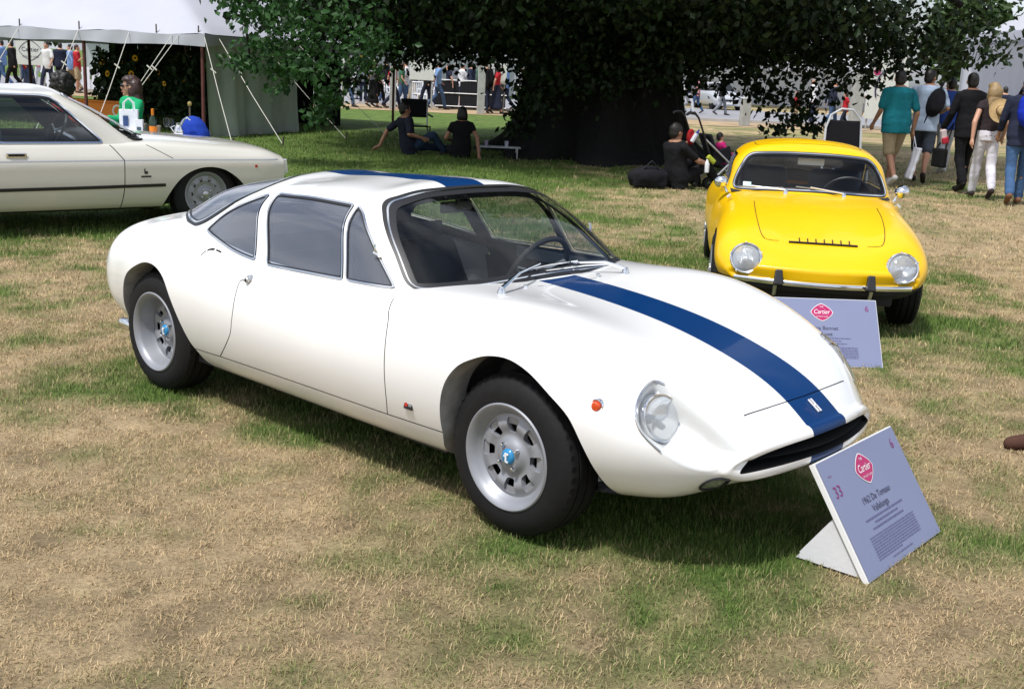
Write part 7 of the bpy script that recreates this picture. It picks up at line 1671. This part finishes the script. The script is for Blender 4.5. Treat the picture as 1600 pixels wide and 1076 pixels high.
def silver_car(loc, rz):
    car = empty('estate_car', loc, rz, 'small silver car parked on the far side of the road', 'car'); sm = mat('silver_paint', (.52, .54, .57), .3, metal=.3, coat=.4)
    k = lambda hw, zt, zs: [(0, .22), (.4, .215), (hw - .1, .23), (hw - .02, .36), (hw, .52), (hw - .02, zs - .1), (hw - .08, zs), (hw - .3, zt), (0, zt + .02)]
    B = car_shell([(x, k(h, z, s)) for x, h, z, s in ((-1.95, .76, .86, .82), (-1.6, .84, .92, .88), (-.6, .86, .93, .90), (.5, .86, .92, .90), (1.2, .85, .86, .83), (1.7, .81, .74, .70), (1.92, .75, .62, .58))], 60, [4, 4, 4, 5, 5, 5, 5, 5], lambda x: -.04 * max(0, (x - 1.4) / .5) ** 2 if x > 0 else 0, .05, .05); B.obj('body', car, sm)
    belt = [(1.0, 0, .91), (.95, .4, .90), (.80, .70, .88), (.6, .77, .88), (0, .79, .88), (-.8, .79, .88), (-1.4, .74, .88), (-1.6, .5, .88), (-1.65, 0, .88)]; roof = [(.35, 0, 1.40), (.33, .3, 1.39), (.25, .52, 1.36), (.12, .58, 1.35), (-.2, .60, 1.36), (-.8, .60, 1.36), (-1.2, .56, 1.34), (-1.34, .35, 1.36), (-1.36, 0, 1.37)]; sp = [(x * .5 - .25, 0, 1.44) for x, _, _ in roof]
    G = ring_dome(belt, roof, sp, 6, dict(bulge=.02, ns=12, ne=5, nr=8), skirt=.05); x, y, z, a, s_, kk = G.P[:, 0], G.P[:, 1], G.P[:, 2], np.abs(G.P[:, 1]), G.D[:, 6], G.D[:, 7]
    G.mark(np.maximum(s_ - .93, np.maximum(.12 - s_, .06 - np.abs(((kk + .0) % 8) - 3.0) * .4)), 2); G.part(0).obj('roof', car, sm); G.part(2).obj('windows', car, M['trim_black'])
    for xx in (1.25, -1.25):
        for s in (1, -1): lathe('wheel', [(.02, -.09), (.2, -.1), (.29, -.09), (.30, 0), (.29, .09), (.2, .1), (.02, .09)], car, M['rubber'], 28, 'y', loc=(xx, s * .72, .30))
    for s in (1, -1): bm = bmesh.new(); bm_box(bm, (1.90, s * .56, .60), (.08, .28, .13)); bm_obj('headlamp', bm, car, M['lamp_glass'], bevel=.02)
    bm = bmesh.new(); bm_box(bm, (1.985, 0, .36), (.02, .50, .11)); bm_obj('number_plate', bm, car, M['board_white']); bm = bmesh.new(); bm_box(bm, (1.955, 0, .50), (.03, .7, .09)); bm_obj('grille', bm, car, M['trim_black'])
def far_side():
    far_sign((-1.10, 41.6, 0), .92, .96, 1.52, 'pale sign with an oval emblem beside the tall grey post')
    far_sign((-6.70, 41.2, 0), .60, 1.30, 1.80, 'tall narrow pale sign beside the man in the orange cap', False)
    far_sign((-3.75, 42.4, 0), .90, .75, 1.42, 'pale sign behind the man in the red shirt', False)
    far_sign((-18.1, 42.6, 0), 1.05, 1.05, 1.45, 'pale sign with an oval emblem seen through the marquee')
    far_sign((13.4, 43.0, 0), 1.5, 2.3, 1.55, 'big white sign with a sweeping curve beside the man in teal', False)
    tube('curve_stroke', [(13.4 + .45 * math.cos(t_), 42.97, 1.5 + .7 * math.sin(t_)) for t_ in np.linspace(.6, 3.6, 20)], .03, None, M['ink']).name = 'curve_stroke'
    c = bpy.data.objects['curve_stroke']; s = [o for o in COL.objects if o.get('label', '').startswith('big white sign')][0]; c.parent = s; c.location = (-13.4, -43.0, 0)
    lathe('red_spot', [(.0001, -.026), (.13, -.026)], s, M['crimson'], 24, 'y', loc=(-.45, 0, 2.1))
    for x, y, h_, w_, lb in ((-1.5, 40.8, 2.05, .26, 'tall grey post beside the sign with the oval emblem'), (-4.62, 40.9, 1.85, .22, 'grey post beside the man in the red shirt'), (11.75, 41.0, 2.0, .36, 'thick pale post by the child in red'), (7.9, 41.2, .95, .32, 'short pale post at the verge beyond the pushchair'), (-18.95, 41.3, 2.1, .22, 'grey post seen through the marquee')):
        p = empty('wooden_post', (x, y, 0), .1, lb, 'post', 'posts along the verge'); bm = bmesh.new(); bm_box(bm, (0, 0, h_ / 2), (w_, w_, h_)); bm_obj('post_shaft', bm, p, M['post_wood'], bevel=.02); bm = bmesh.new(); bm_box(bm, (0, 0, h_ + .03), (w_ * 1.08, w_ * 1.08, .07), taper=(.5, .5)); bm_obj('post_cap', bm, p, M['post_wood'])
    for k, (x, y, rz) in enumerate(((-5.9, 46.3, -.4), (-5.2, 46.6, .5), (-7.1, 46.4, .3), (-4.3, 47.0, .2), (-3.9, 46.2, -.6))): garden_chair((x, y, 0), rz, 'white slatted garden chair on the far side of the road')
    silver_car((10.4, 62.5, 0), R(-78))
    hb = empty('crowd_barrier', (-2.0, 43.9, 0), .05, 'black panelled barrier between the road signs', 'barrier')
    for k in range(3): bm = bmesh.new(); bm_box(bm, (-.9 + .9 * k, 0, .55), (.84, .05, .98)); bm_obj('barrier_panel', bm, hb, cloth((.015, .016, .02)), bevel=.01)
    for z in (.12, .6, 1.08): tube('barrier_rail', [(-1.35, -.03, z), (1.35, -.03, z)], .022, hb, M['white_plastic'], 6)
    pf = empty('picket_fence', (-18.0, 46, 0), .02, 'white picket fence seen through the marquee', 'fence')
    for k in range(12): bm = bmesh.new(); bm_box(bm, (-1.1 + .2 * k, 0, .45), (.11, .03, .9)); bm_obj('picket', bm, pf, M['white_plastic'])
    for z in (.25, .65): bm = bmesh.new(); bm_box(bm, (0, .03, z), (2.4, .03, .07)); bm_obj('rail', bm, pf, M['white_plastic'])
    # the crowd: six bodies, dressed one by one
    V_ = [person_meshes(walk(1.0), .03, 1.0, .45, 'trousers', 'short', 'shirt', False, False), person_meshes(mirror_pose(walk(.9)), .03, 1.05, 1.0, 'trousers', 'short', 'loose', False, False), person_meshes(STAND, .03, 1.1, 1.0, 'trousers', 'short', 'loose', False, False),
          person_meshes(walk(.7), .03, .9, .3, 'skirt', 'long', 'tucked', True, False), person_meshes(mirror_pose(walk(.8)), .03, .95, .3, 'slim', 'bob', 'shirt', True, False), person_meshes({**STAND, 'elbR': (.26, .1, 1.16), 'wriR': (.16, .26, 1.3)}, .03, 1.0, .45, 'shorts', 'short', 'shirt', False, False)]
    NAVY, BLK, JEAN, RED, WHT, BLU, GRY, TAN, PNK, GRN = (.02, .025, .05), (.010, .010, .012), (.06, .11, .22), (.42, .02, .03), (.68, .68, .70), (.18, .30, .55), (.20, .21, .23), (.36, .28, .18), (.55, .25, .30), (.05, .14, .08)
    crowd = CROWD
    nm = {NAVY: 'navy', BLK: 'black', JEAN: 'denim', RED: 'red', WHT: 'white', BLU: 'pale blue', GRY: 'grey', TAN: 'tan', PNK: 'pink', GRN: 'green'}
    cols = dict(N=NAVY, K=BLK, J=JEAN, R=RED, W=WHT, B=BLU, G=GRY, T=TAN, P=PNK, E=GRN)
    for x, y, v, rz, h_, tp, bt, hr, where in crowd:
        a, b = cols[tp], cols[bt]; kind = 'woman' if v in (3, 4) else 'man'
        place_person(V_[v], (x, y, 0), R(rz), h_, '%s in %s, %s %s, %s' % (kind, nm[a], nm[b], {3: 'skirt', 5: 'shorts'}.get(v, 'trousers'), where), a, b, hr, None, (.05, .04, .04), 'visitors along the road')
    cap = empty('cap', (-5.78, 41.34, 1.70), R(-90), 'orange cap on a man walking past the tall narrow sign', 'hat'); soft('cap_crown', [ell((0, 0, .02), (.11, .12, .09))], .02, cap, cloth((.70, .32, .03)), 2); soft('cap_peak', [ell((0, .13, .0), (.08, .08, .012))], .014, cap, cloth((.70, .32, .03)), 1)

# ------------------------------------------------------------------ build
make_ground(); make_paths()
_mq, _at = marquee(); far_setting(); big_tree()
white_coupe(); yellow_coupe(); cream_coupe()
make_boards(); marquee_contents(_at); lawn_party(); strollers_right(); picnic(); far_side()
